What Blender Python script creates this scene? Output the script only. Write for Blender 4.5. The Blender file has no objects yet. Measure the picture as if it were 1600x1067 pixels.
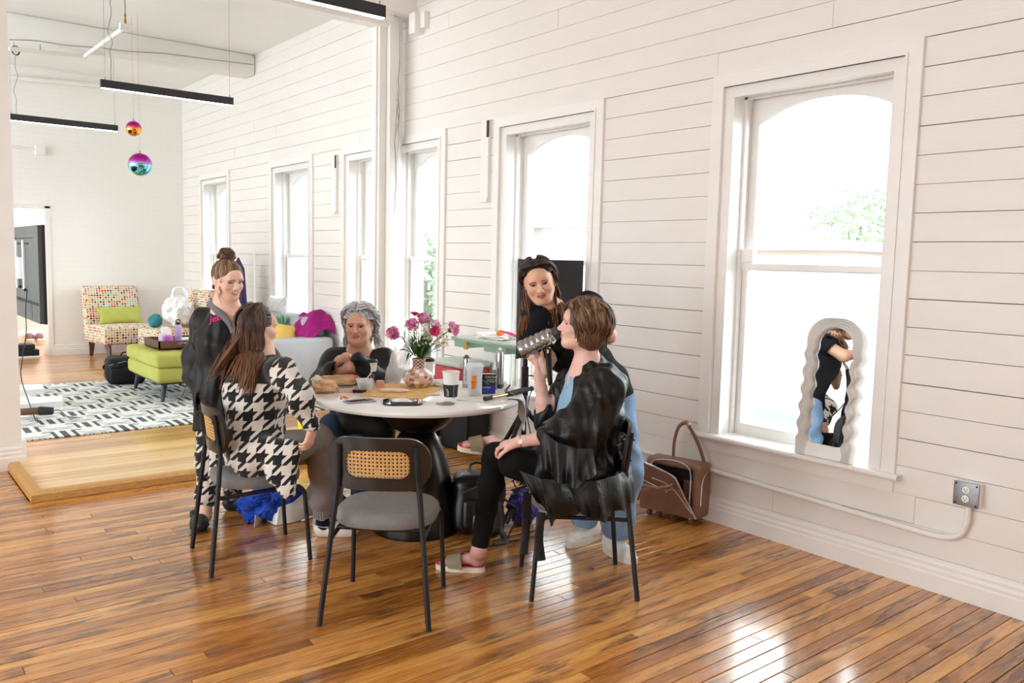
import bpy, bmesh, math, random
import numpy as np
from mathutils import Vector, Matrix, Euler
random.seed(7); np.random.seed(7)
PI = math.pi
SC = bpy.context.scene
COL = SC.collection
# ---------------------------------------------------------------- camera
F_PX = 1298.05
YAW, PITCH, ROLL = math.radians(38.807), math.radians(-5.5936), math.radians(1.355)
CAM_H = 1.6
def cam_axes():
 cy, sy, cp, sp = math.cos(YAW), math.sin(YAW), math.cos(PITCH), math.sin(PITCH)
 fw = Vector((sy*cp, cy*cp, sp)); r = Vector((cy, -sy, 0)); u = r.cross(fw)
 cr, sr = math.cos(ROLL), math.sin(ROLL)
 return r*cr + u*sr, u*cr - r*sr, fw
CR, CU, CF = cam_axes()
cam_d = bpy.data.cameras.new('camera'); cam = bpy.data.objects.new('camera', cam_d); COL.objects.link(cam)
cam_d.sensor_fit = 'HORIZONTAL'; cam_d.sensor_width = 36.0; cam_d.lens = 36.0*F_PX/1600
cam_d.clip_start = 0.05; cam_d.clip_end = 300
cam.matrix_world = Matrix((( CR.x, CU.x, -CF.x, 0), (CR.y, CU.y, -CF.y, 0), (CR.z, CU.z, -CF.z, CAM_H), (0,0,0,1)))
SC.camera = cam
# ---------------------------------------------------------------- sky, light, exposure
world = bpy.data.worlds.new('overcast_sky'); SC.world = world; world.use_nodes = True
bg = world.node_tree.nodes['Background']
bg.inputs[0].default_value = (0.90, 0.965, 1.0, 1); bg.inputs[1].default_value = 8.5
SC.view_settings.view_transform = 'Standard'; SC.view_settings.look = 'None'
SC.view_settings.gamma = 1.0; SC.view_settings.exposure = 0.38; SC.view_settings.use_curve_mapping = False
SC.cycles.max_bounces = 10; SC.cycles.diffuse_bounces = 6; SC.cycles.glossy_bounces = 4
SC.cycles.transmission_bounces = 6; SC.cycles.transparent_max_bounces = 12
SC.cycles.caustics_reflective = False; SC.cycles.caustics_refractive = False
SC.cycles.sample_clamp_indirect = 6.0
def portal(x, y0, y1, z0, z1, sgn):
 l = bpy.data.lights.new('window_portal', 'AREA'); l.shape = 'RECTANGLE'; l.size = y1-y0; l.size_y = z1-z0; l.cycles.is_portal = True
 o = bpy.data.objects.new('window_portal', l); o.location = (x, (y0+y1)/2, (z0+z1)/2)
 o.rotation_euler = (PI/2, 0, PI/2*sgn); COL.objects.link(o)
for _a, _b in ((2.18, 3.15), (4.39, 5.35), (6.35, 7.03), (7.37, 8.03), (9.03, 9.96), (11.65, 12.57), (-2.4, -1.1)): portal(4.52, _a, _b, 0.6, 2.6, 1)
for _a, _b in ((-0.2, 1.3), (2.2, 3.7), (4.6, 6.1), (7.3, 13.3)): portal(-4.75, _a, _b, 0.7, 3.1, -1)  # unseen openings of the left wall, sized for the light
def area_light(name, loc, rot, sx, sy, power, color=(1,1,1)):
 l = bpy.data.lights.new(name, 'AREA'); l.shape = 'RECTANGLE'; l.size = sx; l.size_y = sy; l.energy = power; l.color = color
 o = bpy.data.objects.new(name, l); o.location = loc; o.rotation_euler = rot; COL.objects.link(o); return o
# ---------------------------------------------------------------- pixel helpers (photo frame 1600x1067)
CP = Vector((0, 0, CAM_H))
def ray(x, y): return CR*((x-800)/F_PX) + CU*(-(y-533.5)/F_PX) + CF
def W(x, y, dep): return CP + ray(x, y)*dep            # world point at a camera depth
def gnd(x, y, z=0.0):
 d = ray(x, y); return CP + d*((z-CAM_H)/d.z)
def onx(x, y, X):
 d = ray(x, y); return CP + d*(X/d.x)
def ony(x, y, Y):
 d = ray(x, y); return CP + d*(Y/d.y)
# ---------------------------------------------------------------- object bookkeeping
def tag(o, label=None, cat=None, group=None, kind=None):
 if label: o['label'] = label
 if cat: o['category'] = cat
 if group: o['group'] = group
 if kind: o['kind'] = kind
 return o
def thing(name, label, cat, loc=(0,0,0), rz=0.0, group=None):
 o = bpy.data.objects.new(name, None); COL.objects.link(o); o.empty_display_size = 0.1
 o.location = loc; o.rotation_euler = (0, 0, rz); return tag(o, label, cat, group)
def struct_root(name, loc=(0,0,0)):
 o = bpy.data.objects.new(name, None); COL.objects.link(o); o.location = loc; o['kind'] = 'structure'; return o
def local_matrix(p):
 m = Matrix.Identity(4)
 while p is not None:
  m = (Matrix.Translation(p.location) @ p.rotation_euler.to_matrix().to_4x4() @ Matrix.Diagonal((*p.scale, 1))) @ m
  p = p.parent
 return m
def link(name, me, mats=None, parent=None, label=None):
 o = bpy.data.objects.new(name, me); COL.objects.link(o)
 if mats is not None:
  for m in (mats if isinstance(mats, (list, tuple)) else [mats]): me.materials.append(m)
 if parent is not None: o.parent = parent
 if label: o['label'] = label
 return o
def copy_tree(o, parent=None):
 c = o.copy(); COL.objects.link(c); c.parent = parent
 for ch in list(o.children): copy_tree(ch, c)
 return c
# ---------------------------------------------------------------- mesh builder
class MB:
 def __init__(s): s.v = []; s.f = []; s.m = []; s.sm = []; s.cur = 0
 def add(s, vs, fs, smooth=False, mat=None):
  b = len(s.v); s.v += [tuple(v) for v in vs]
  for f in fs: s.f.append(tuple(i+b for i in f)); s.m.append(s.cur if mat is None else mat); s.sm.append(smooth)
  return s
 def box(s, c, d, rot=None, mat=None):
  hx, hy, hz = d[0]/2, d[1]/2, d[2]/2
  vs = [Vector((sx*hx, sy*hy, sz*hz)) for sz in (-1,1) for sy in (-1,1) for sx in (-1,1)]
  if rot is not None:
   R = rot if isinstance(rot, Matrix) else Euler(rot).to_matrix(); vs = [R @ v for v in vs]
  vs = [v + Vector(c) for v in vs]
  return s.add(vs, [(0,2,3,1),(4,5,7,6),(0,1,5,4),(2,6,7,3),(0,4,6,2),(1,3,7,5)], False, mat)
 def bb(s, lo, hi, mat=None):
  return s.box([(a+b)/2 for a, b in zip(lo, hi)], [abs(b-a) for a, b in zip(lo, hi)], None, mat)
 def rbox(s, c, d, r=0.01, rot=None, seg=3, mat=None, puff=0.0, n=1):
  bm = bmesh.new(); bmesh.ops.create_cube(bm, size=1.0)
  bmesh.ops.scale(bm, vec=Vector(d), verts=bm.verts)
  bmesh.ops.bevel(bm, geom=list(bm.edges), offset=min(r, min(d)*0.49), segments=seg, affect='EDGES', profile=0.5)
  if n > 1: bmesh.ops.subdivide_edges(bm, edges=[e for e in bm.edges if e.calc_length() > min(d)*0.3], cuts=n, use_grid_fill=True)
  R = None
  if rot is not None: R = rot if isinstance(rot, Matrix) else Euler(rot).to_matrix()
  vs = []
  for v in bm.verts:
   p = v.co.copy()
   if puff:
    ux, uy, uz = p.x/(d[0]/2), p.y/(d[1]/2), p.z/(d[2]/2)
    k = (1-ux*ux)*(1-uy*uy); p.z += puff*max(0, k)*(1 if uz > 0 else -0.3)
   if R is not None: p = R @ p
   vs.append(p + Vector(c))
  bm.verts.index_update(); fs = [[v.index for v in f.verts] for f in bm.faces]; bm.free()
  return s.add(vs, fs, True, mat)
 def tube(s, pts, r, n=8, cap=True, mat=None, flat=1.0, up=None, closed=False):
  pts = [Vector(p) for p in pts]; N = len(pts)
  rr = r if isinstance(r, (list, tuple)) else [r]*N
  vs = []; prev = None
  for i, p in enumerate(pts):
   a = pts[(i-1) % N] if (closed or i > 0) else p
   b = pts[(i+1) % N] if (closed or i < N-1) else p
   t = (b-a); t = t.normalized() if t.length > 1e-9 else Vector((0,0,1))
   if prev is None:
    u = Vector(up) if up is not None else (Vector((0,0,1)) if abs(t.z) < 0.9 else Vector((1,0,0)))
   else: u = prev
   u = (u - t*u.dot(t)); u = u.normalized() if u.length > 1e-6 else t.orthogonal().normalized()
   prev = u; w = t.cross(u)
   for k in range(n):
    an = 2*PI*k/n; vs.append(p + (u*math.cos(an)*flat + w*math.sin(an))*rr[i])
  fs = []
  M = N if closed else N-1
  for i in range(M):
   j = (i+1) % N
   for k in range(n):
    k2 = (k+1) % n; fs.append((i*n+k, i*n+k2, j*n+k2, j*n+k))
  if cap and not closed: fs += [tuple(range(n))[::-1], tuple((N-1)*n+k for k in range(n))]
  return s.add(vs, fs, True, mat)
 def lathe(s, prof, c=(0,0,0), n=24, mat=None, rot=None, squash=(1,1)):
  vs = []; R = None
  if rot is not None: R = rot if isinstance(rot, Matrix) else Euler(rot).to_matrix()
  for r, z in prof:
   for k in range(n):
    a = 2*PI*k/n; p = Vector((r*math.cos(a)*squash[0], r*math.sin(a)*squash[1], z))
    if R is not None: p = R @ p
    vs.append(p + Vector(c))
  fs = []
  for i in range(len(prof)-1):
   for k in range(n):
    k2 = (k+1) % n; fs.append((i*n+k, i*n+k2, (i+1)*n+k2, (i+1)*n+k))
  if prof[0][0] > 1e-5: fs.append(tuple(range(n))[::-1])
  if prof[-1][0] > 1e-5: fs.append(tuple((len(prof)-1)*n+k for k in range(n)))
  return s.add(vs, fs, True, mat)
 def sphere(s, c, r, n=16, m=10, mat=None, rot=None):
  r = r if isinstance(r, (tuple, list, Vector)) else (r, r, r); vs = []
  R = rot if isinstance(rot, Matrix) else (Euler(rot).to_matrix() if rot is not None else None)
  for i in range(m+1):
   t = PI*i/m
   for k in range(n):
    a = 2*PI*k/n; p = Vector((r[0]*math.sin(t)*math.cos(a), r[1]*math.sin(t)*math.sin(a), r[2]*math.cos(t)))
    if R is not None: p = R @ p
    vs.append(p + Vector(c))
  fs = [(i*n+k, (i+1)*n+k, (i+1)*n+(k+1) % n, i*n+(k+1) % n) for i in range(m) for k in range(n)]
  return s.add(vs, fs, True, mat)
 def prism(s, poly, z0, z1, axis='z', mat=None, smooth=False):
  def P(a, b, h): return {'z': (a, b, h), 'x': (h, a, b), 'y': (a, h, b)}[axis]
  n = len(poly); vs = [P(a, b, z0) for a, b in poly] + [P(a, b, z1) for a, b in poly]
  fs = [tuple(range(n))[::-1], tuple(range(n, 2*n))] + [(i, (i+1) % n, n+(i+1) % n, n+i) for i in range(n)]
  return s.add(vs, fs, smooth, mat)
 def grid(s, fn, nu, nv, mat=None, thick=0.0):
  P = [[Vector(fn(i/nu, j/nv)) for j in range(nv+1)] for i in range(nu+1)]
  W_ = nv+1
  vs = [p for row in P for p in row]
  fs = [(i*W_+j, (i+1)*W_+j, (i+1)*W_+j+1, i*W_+j+1) for i in range(nu) for j in range(nv)]
  if thick:
   ns = []
   for i in range(nu+1):
    for j in range(nv+1):
     du = P[min(i+1, nu)][j]-P[max(i-1, 0)][j]; dv = P[i][min(j+1, nv)]-P[i][max(j-1, 0)]
     nn = du.cross(dv); ns.append(nn.normalized() if nn.length > 1e-12 else Vector((0,0,1)))
   b = len(vs); vs = vs + [v - n_*thick for v, n_ in zip(vs, ns)]
   fs = fs + [tuple(x+b for x in f[::-1]) for f in fs]
   for i in range(nu):
    fs.append((i*W_, i*W_+b, (i+1)*W_+b, (i+1)*W_)); k = nv; fs.append((i*W_+k, (i+1)*W_+k, (i+1)*W_+k+b, i*W_+k+b))
   for j in range(nv):
    fs.append((j, j+1, j+1+b, j+b)); k = nu*W_; fs.append((k+j, k+j+b, k+j+1+b, k+j+1))
  return s.add(vs, fs, True, mat)
 def xform(s, M, start=0):
  for i in range(start, len(s.v)): s.v[i] = tuple(M @ Vector(s.v[i]))
  return s
 def build(s, name, mats=None, parent=None, label=None, world=False, flat_angle=None, fixn=True):
  me = bpy.data.meshes.new(name)
  vs = s.v
  if world and parent is not None:
   Mi = local_matrix(parent).inverted(); vs = [tuple(Mi @ Vector(v)) for v in vs]
  me.from_pydata(vs, [], s.f)
  me.polygons.foreach_set('use_smooth', s.sm); me.polygons.foreach_set('material_index', s.m)
  if fixn:
   bm = bmesh.new(); bm.from_mesh(me); bmesh.ops.recalc_face_normals(bm, faces=bm.faces); bm.to_mesh(me); bm.free()
  o = link(name, me, mats, parent, label)
  if any(s.sm):
   try: me.set_sharp_from_angle(angle=math.radians(flat_angle or 40))
   except Exception: pass
  return o
def catmull(pts, n=6):
 pts = [Vector(p) for p in pts]; out = []
 for i in range(len(pts)-1):
  p0 = pts[max(i-1, 0)]; p1 = pts[i]; p2 = pts[i+1]; p3 = pts[min(i+2, len(pts)-1)]
  for k in range(n):
   t = k/n; out.append(0.5*((2*p1)+(p2-p0)*t+(2*p0-5*p1+4*p2-p3)*t*t+(3*p1-p0-3*p2+p3)*t**3))
 out.append(pts[-1]); return out
def rrect(w, h, r, n=5):
 out = []
 for cx, cy, a0 in ((w/2-r, h/2-r, 0), (-w/2+r, h/2-r, 90), (-w/2+r, -h/2+r, 180), (w/2-r, -h/2+r, 270)):
  for k in range(n+1):
   a = math.radians(a0+90*k/n); out.append((cx+r*math.cos(a), cy+r*math.sin(a)))
 return out
def frame_ring(s, outer, inner, y0, y1, fn, mat=None):
 # ring between two outlines (same count) extruded y0..y1 ; fn maps (a, b, y) -> point
 n = len(outer)
 vs = [fn(a, b, y) for y in (y0, y1) for (a, b) in outer] + [fn(a, b, y) for y in (y0, y1) for (a, b) in inner]
 fs = []
 for i in range(n):
  j = (i+1) % n
  fs += [(i, j, n+j, n+i), (2*n+i, 3*n+i, 3*n+j, 2*n+j), (i, 2*n+i, 2*n+j, j), (n+i, n+j, 3*n+j, 3*n+i)]
 return s.add(vs, fs, False, mat)
# ---------------------------------------------------------------- materials
def lin(c):
 if isinstance(c, str):
  c = c.lstrip('#'); c = [int(c[i:i+2], 16)/255 for i in (0, 2, 4)]
 return tuple((x/12.92 if x <= 0.04045 else ((x+0.055)/1.055)**2.4) for x in c[:3]) + (1.0,)
class NT:
 def __init__(s, name):
  s.m = bpy.data.materials.new(name); s.m.use_nodes = True; s.t = s.m.node_tree
  s.p = s.t.nodes['Principled BSDF']; s.out = s.t.nodes['Material Output']
 def n(s, typ, **kw):
  x = s.t.nodes.new('ShaderNode'+typ)
  for k, v in kw.items(): setattr(x, k, v)
  return x
 def set(s, sock, v):
  if isinstance(v, bpy.types.NodeSocket): s.t.links.new(v, sock)
  elif v is not None: sock.default_value = v
 def math(s, op, a, b=None, c=None):
  x = s.n('Math', operation=op); s.set(x.inputs[0], a)
  if b is not None: s.set(x.inputs[1], b)
  if c is not None: s.set(x.inputs[2], c)
  return x.outputs[0]
 def mix(s, f, a, b, mode='MIX'):
  x = s.n('Mix', data_type='RGBA', blend_type=mode); s.set(x.inputs[0], f); s.set(x.inputs[6], a); s.set(x.inputs[7], b); return x.outputs[2]
 def coord(s, kind='Object'):
  if kind == 'Position': return s.n('NewGeometry').outputs['Position']
  return s.n('TexCoord').outputs[kind]
 def mapping(s, v, scale=(1,1,1), loc=(0,0,0), rot=(0,0,0)):
  x = s.n('Mapping'); s.set(x.inputs[0], v); x.inputs['Scale'].default_value = scale; x.inputs['Location'].default_value = loc; x.inputs['Rotation'].default_value = rot; return x.outputs[0]
 def noise(s, v, scale=5, detail=3, rough=0.5, dist=0.0, out='Fac'):
  x = s.n('TexNoise'); s.set(x.inputs['Vector'], v); x.inputs['Scale'].default_value = scale; x.inputs['Detail'].default_value = detail
  x.inputs['Roughness'].default_value = rough; x.inputs['Distortion'].default_value = dist; return x.outputs[out]
 def ramp(s, f, stops, interp='LINEAR'):
  x = s.n('ValToRGB'); s.set(x.inputs[0], f); r = x.color_ramp; r.interpolation = interp
  while len(r.elements) < len(stops): r.elements.new(0.5)
  for e, (p, c) in zip(r.elements, stops): e.position = p; e.color = c if len(c) == 4 else (*c, 1)
  return x.outputs[0]
 def sep(s, v):
  x = s.n('SeparateXYZ'); s.set(x.inputs[0], v); return x.outputs
 def comb(s, a, b, c):
  x = s.n('CombineXYZ'); s.set(x.inputs[0], a); s.set(x.inputs[1], b); s.set(x.inputs[2], c); return x.outputs[0]
 def bump(s, h, strength=0.3, dist=0.01):
  x = s.n('Bump'); x.inputs['Strength'].default_value = strength; x.inputs['Distance'].default_value = dist; s.set(x.inputs['Height'], h); s.set(s.p.inputs['Normal'], x.outputs[0]); return x
 def base(s, c): s.set(s.p.inputs['Base Color'], c); return s
 def rough(s, r): s.set(s.p.inputs['Roughness'], r); return s
def mat(name, color, rough=0.6, metal=0.0, var=0.06, vscale=8.0, bump=0.0, bscale=60.0, coat=0.0, sheen=0.0, trans=0.0, emit=None, estr=1.0, alpha=None, sss=0.0, aniso=None, spec=None):
 t = NT(name); c = lin(color); co = t.coord('Object')
 if aniso: co = t.mapping(co, scale=aniso)
 if var > 0:
  f = t.noise(co, vscale, 4, 0.6)
  lo = tuple(x*(1-var*2) for x in c[:3])+(1,); hi = tuple(min(1, x*(1+var*2)) for x in c[:3])+(1,)
  t.base(t.ramp(f, [(0.25, lo), (0.75, hi)]))
 else: t.base(c)
 t.rough(rough); t.p.inputs['Metallic'].default_value = metal
 if bump: t.bump(t.noise(co, bscale, 3, 0.6), bump, 0.004)
 if coat: t.p.inputs['Coat Weight'].default_value = coat; t.p.inputs['Coat Roughness'].default_value = 0.08
 if sheen: t.p.inputs['Sheen Weight'].default_value = sheen
 if trans: t.p.inputs['Transmission Weight'].default_value = trans
 if alpha is not None: t.p.inputs['Alpha'].default_value = alpha
 if sss: t.p.inputs['Subsurface Weight'].default_value = sss; t.p.inputs['Subsurface Radius'].default_value = (0.01, 0.004, 0.002)
 if spec is not None: t.p.inputs['Specular IOR Level'].default_value = spec
 if emit: t.p.inputs['Emission Color'].default_value = lin(emit); t.p.inputs['Emission Strength'].default_value = estr
 return t.m
def fabric(name, color, weave=900, rough=0.85, var=0.08, bump=0.25, vscale=6, sheen=0.0, spec=0.25):
 t = NT(name); c = lin(color); co = t.coord('Object')
 f = t.noise(co, vscale, 3, 0.6); g = t.noise(co, weave*0.4, 2, 0.7)
 lo = tuple(x*(1-var) for x in c[:3])+(1,); hi = tuple(min(1, x*(1+var)) for x in c[:3])+(1,)
 a = t.ramp(f, [(0.3, lo), (0.7, hi)]); b = t.mix(0.5, a, t.ramp(g, [(0.3, (0.72,0.72,0.72,1)), (0.7, (1.2,1.2,1.2,1))]), 'MULTIPLY')
 t.base(b); t.rough(rough); t.p.inputs['Sheen Weight'].default_value = sheen; t.p.inputs['Specular IOR Level'].default_value = spec
 t.bump(t.noise(co, weave*0.5, 2, 0.6), bump, 0.002); return t.m
def glass_mat(name, tint=(1,1,1), refl=0.08, rough=0.0):
 t = NT(name); t.t.nodes.remove(t.p)
 tr = t.n('BsdfTransparent'); tr.inputs[0].default_value = (*tint, 1); gl = t.n('BsdfGlossy'); gl.inputs['Roughness'].default_value = rough
 lw = t.n('LayerWeight'); lw.inputs[0].default_value = 0.25
 f = t.math('MULTIPLY_ADD', lw.outputs['Fresnel'], 0.6, refl*0.3)
 mx = t.n('MixShader'); t.set(mx.inputs[0], f); t.set(mx.inputs[1], tr.outputs[0]); t.set(mx.inputs[2], gl.outputs[0]); t.set(t.out.inputs[0], mx.outputs[0]); return t.m
# ================================================================ setting
FZ = 0.06          # raised floor of the far room
CEIL = 4.12
YB = 13.55         # brick end wall
XW = 4.20          # face of the boarded window wall
M = {}
def wood_floor(name, light, mid, dark, stain=0.6, rough=0.22, attr=False):
 t = NT(name); pos = t.coord('Position')
 if attr: rnd = t.n('Attribute', attribute_name='rnd').outputs['Fac']
 else: rnd = t.n('ObjectInfo').outputs['Random']
 off = t.comb(t.math('MULTIPLY', rnd, 37.0), t.math('MULTIPLY', rnd, 91.0), 0)
 va = t.n('VectorMath', operation='ADD'); t.set(va.inputs[0], pos); t.set(va.inputs[1], off); v = va.outputs[0]
 g = t.noise(t.mapping(v, scale=(1.6, 34, 1)), 1.0, 6, 0.65, 0.6)
 g2 = t.noise(t.mapping(v, scale=(5, 150, 1)), 1.0, 4, 0.7)
 big = t.noise(t.mapping(v, scale=(1.3, 7, 1)), 1.0, 5, 0.6, 1.5)
 k = t.math('ADD', t.math('MULTIPLY', g, 0.55), t.math('MULTIPLY', g2, 0.45))
 k = t.math('ADD', k, t.math('MULTIPLY', t.math('SUBTRACT', rnd, 0.5), 0.24))
 c = t.ramp(k, [(0.28, lin(dark)), (0.46, lin(mid)), (0.66, lin(light))])
 sm = t.ramp(t.math('ADD', big, t.math('MULTIPLY', t.math('SUBTRACT', g, 0.5), 0.5)), [(0.50, (0,0,0,1)), (0.66, (1,1,1,1))])
 c = t.mix(t.math('MULTIPLY', sm, stain), c, lin('#4a2a12'))
 sp = t.noise(t.mapping(pos, scale=(20, 34, 1)), 1.0, 3, 0.6)
 c = t.mix(t.math('MULTIPLY', t.ramp(sp, [(0.70, (0,0,0,1)), (0.76, (1,1,1,1))]), 0.7*stain), c, lin('#2a1a10'))
 t.base(c)
 t.rough(t.math('MULTIPLY_ADD', g2, 0.22, rough-0.08))
 t.p.inputs['Coat Weight'].default_value = 0.7; t.p.inputs['Coat Roughness'].default_value = 0.13
 hb = t.math('ADD', t.math('MULTIPLY', g2, 0.25), t.math('MULTIPLY', t.noise(t.mapping(pos, scale=(3, 9, 1)), 1.0, 3, 0.5), 1.0))
 t.bump(hb, 0.22, 0.006); return t.m
M['floor'] = wood_floor('honey_pine_floor', '#e8ab5a', '#bf7a34', '#70421a', 0.8)
M['floor_far'] = wood_floor('far_lit_pine_floor', '#e0ad6c', '#c08846', '#8a5a2c', 0.25, 0.28, True)  # paler than the near boards: bright daylight put into the colour
M['platform'] = wood_floor('pale_lit_pine', '#f0cd90', '#e0b574', '#b98a4c', 0.10, 0.3)  # very light tone, strong daylight on the platform painted in
M['gap'] = mat('dark_gap', '#1c120b', 0.9, var=0)
M['trimwood'] = mat('rough_trim_wood', '#c99a5c', 0.6, var=0.12, vscale=30, bump=0.4, bscale=120, aniso=(1, 4, 4))
def paint(name, col, bump=0.25, rough=0.45):
 t = NT(name); pos = t.coord('Position'); c = lin(col)
 f = t.noise(t.mapping(pos, scale=(2, 2, 5)), 1.2, 4, 0.6)
 t.base(t.ramp(f, [(0.3, tuple(x*0.965 for x in c[:3])+(1,)), (0.7, c)])); t.rough(rough)
 h = t.math('ADD', t.noise(t.mapping(pos, scale=(14, 14, 70)), 1.0, 4, 0.6), t.math('MULTIPLY', t.noise(pos, 9, 2, 0.5), 0.8))
 t.bump(h, bump, 0.004); return t.m
M['board'] = paint('white_painted_boards', '#ece8e4')
M['trim'] = paint('white_painted_trim', '#f0edea', 0.12, 0.35)
M['wallgap'] = mat('dark_board_gap', '#4a4038', 0.9, var=0)  # dark brown backing that shows between the boards
M['ceiling'] = paint('ceiling_paint', '#f1f0ec', 0.05, 0.7)
def brick_mat():
 t = NT('white_painted_brick'); pos = t.coord('Position'); sx, sy, sz = t.sep(pos)
 v = t.comb(sx, sz, 0)
 dn = t.noise(pos, 12, 3, 0.6)
 vv = t.n('VectorMath', operation='ADD'); t.set(vv.inputs[0], v); t.set(vv.inputs[1], t.comb(t.math('MULTIPLY', dn, 0.02), t.math('MULTIPLY', dn, 0.014), 0))
 b = t.n('TexBrick'); t.set(b.inputs['Vector'], vv.outputs[0]); b.inputs['Scale'].default_value = 1.0
 b.inputs['Brick Width'].default_value = 0.21; b.inputs['Row Height'].default_value = 0.072; b.inputs['Mortar Size'].default_value = 0.004; b.inputs['Mortar Smooth'].default_value = 0.5
 c = lin('#f0eeea'); t.base(t.mix(b.outputs['Fac'], c, tuple(x*0.975 for x in c[:3])+(1,))); t.rough(0.55)
 h = t.math('ADD', t.math('MULTIPLY', b.outputs['Fac'], -1.0), t.math('MULTIPLY', t.noise(pos, 26, 4, 0.6), 0.8))
 t.bump(h, 0.35, 0.005); return t.m
M['brick'] = brick_mat()
# ---- floor of the near room
floor = struct_root('floor')
MB().bb((-4.5, -3.5, -0.12), (XW+0.1, 6.9, -0.021), 0).build('sub_floor', [M['gap']], floor)
bw = 0.068
bmq = MB()
g0 = 0.0008
hx, hy = 0.5, (bw-0.0024)/2
bmq.add([(-hx,-hy,-0.019),(hx,-hy,-0.019),(hx,hy,-0.019),(-hx,hy,-0.019),
         (-hx,-hy,-0.0016),(hx,-hy,-0.0016),(hx,hy,-0.0016),(-hx,hy,-0.0016),
         (-hx+0.0008,-hy+0.0016,0),(hx-0.0008,-hy+0.0016,0),(hx-0.0008,hy-0.0016,0),(-hx+0.0008,hy-0.0016,0)],
  [(0,1,5,4),(1,2,6,5),(2,3,7,6),(3,0,4,7),(4,5,9,8),(5,6,10,9),(6,7,11,10),(7,4,8,11),(8,9,10,11)])
b0 = bmq.build('floor_board', [M['floor']], floor)
board_me = b0.data
R = random.Random(3)
first = True; nb = 0
y = 0.75
while y < 6.84:
 xmin = 0.15 if y > 2.2 else 0.75; XE = XW if y < 5.86 else 0.868
 x = xmin - R.uniform(0.0, 1.6)
 while x < XE-0.02:
  L = R.uniform(1.3, 3.1); x1 = min(x+L, XE-0.012)
  if XE - x1 < 0.35: x1 = XE-0.012
  if x1 > xmin:
   o = b0 if first else b0.copy()
   if not first: COL.objects.link(o)
   first = False; nb += 1
   o.location = ((x+x1)/2, y+bw/2, R.uniform(-0.0010, 0.0)); o.scale = (x1-x-0.0022, R.uniform(0.975, 1.0), 1)
   o.rotation_euler = (R.uniform(-.003, .003), 0, 0)
  x = x1
 y += bw
# outside the seen part: one continuous slab
MB().bb((-4.5, -3.5, -0.02), (XW+0.05, 0.745, 0)).bb((-4.5, 0.745, -0.02), (-1.6, 6.86, 0)).build('plain_floor', [M['floor']], floor)
# ---- raised platform in the opening and floor of the far room
plat = struct_root('floor_platform')
MB().bb((0.90, 5.92, -0.0205), (XW, 7.0, FZ-0.02)).build('sub_floor', [M['gap']], plat)
pb = bmq.build('floor_board', [M['platform']], plat); first = True; pw = 0.098
y = 5.95
while y < 6.98:
 x = 0.93 - R.uniform(0, 1.0)
 while x < XW-0.02:
  x1 = min(x+R.uniform(1.4, 2.8), XW-0.012)
  if XW-x1 < 0.4: x1 = XW-0.012
  xs = max(x, 0.93)
  if x1 > xs + 0.05:
   o = pb if first else pb.copy()
   if not first: COL.objects.link(o)
   first = False
   o.location = ((xs+x1)/2, y+pw/2, FZ+R.uniform(-0.001, 0)); o.scale = (x1-xs-0.002, pw/bw*0.99, 1)
  x = x1
 y += pw
def edge_trim(a, b, c, d): # outer a-b, inner c-d  (mitred)
 z0, z1, z2 = 0.002, FZ-0.012, FZ+0.004
 vs = [(*a, z0), (*b, z0), (*b, z1), (*a, z1), (*d, z2), (*c, z2), (*d, z0), (*c, z0)]
 a2 = Vector((*a, 0)).lerp(Vector((*c, 0)), 0.3); b2 = Vector((*b, 0)).lerp(Vector((*d, 0)), 0.3)
 vs += [(a2.x, a2.y, z2), (b2.x, b2.y, z2)]
 return MB().add(vs, [(0,1,2,3), (3,2,9,8), (8,9,4,5), (5,4,6,7), (7,6,1,0), (0,3,8,5,7), (1,6,4,9,2)])
edge_trim((0.86, 5.87), (XW-0.012, 5.87), (0.93, 5.948), (XW-0.012, 5.948)).build('edge_board', [M['trimwood']], plat)
edge_trim((0.86, 6.99), (0.86, 5.87), (0.93, 6.99), (0.93, 5.948)).build('edge_board', [M['trimwood']], plat)
ffar = struct_root('floor_far_room')
MB().bb((-4.6, 7.0, -0.1), (0.6, YB+0.2, FZ)).bb((0.6, 7.0, -0.1), (XW+0.05, YB+0.2, FZ-0.014)).bb((0.3, YB+0.2, -0.1), (5.5, YB+4, FZ-0.001)).build('sub_floor', [M['gap']], ffar)
fm = MB(); rn = []
y = 6.985
while y < YB+3.6:
 x = 0.6 - R.uniform(0, 1.5)
 while x < XW-0.02:
  x1 = min(x+R.uniform(1.3, 3.0), XW-0.005); r = R.random()
  fm.bb((x+0.001, y+0.001, FZ-0.014), (x1-0.001, y+bw-0.001, FZ+R.uniform(-0.0008, 0))); rn += [r]*6; x = x1
 y += bw
fo = fm.build('far_floor_boards', [M['floor_far']], ffar); fo['kind'] = 'stuff'
at = fo.data.attributes.new('rnd', 'FLOAT', 'FACE'); at.data.foreach_set('value', rn[:len(fo.data.polygons)])
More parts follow.
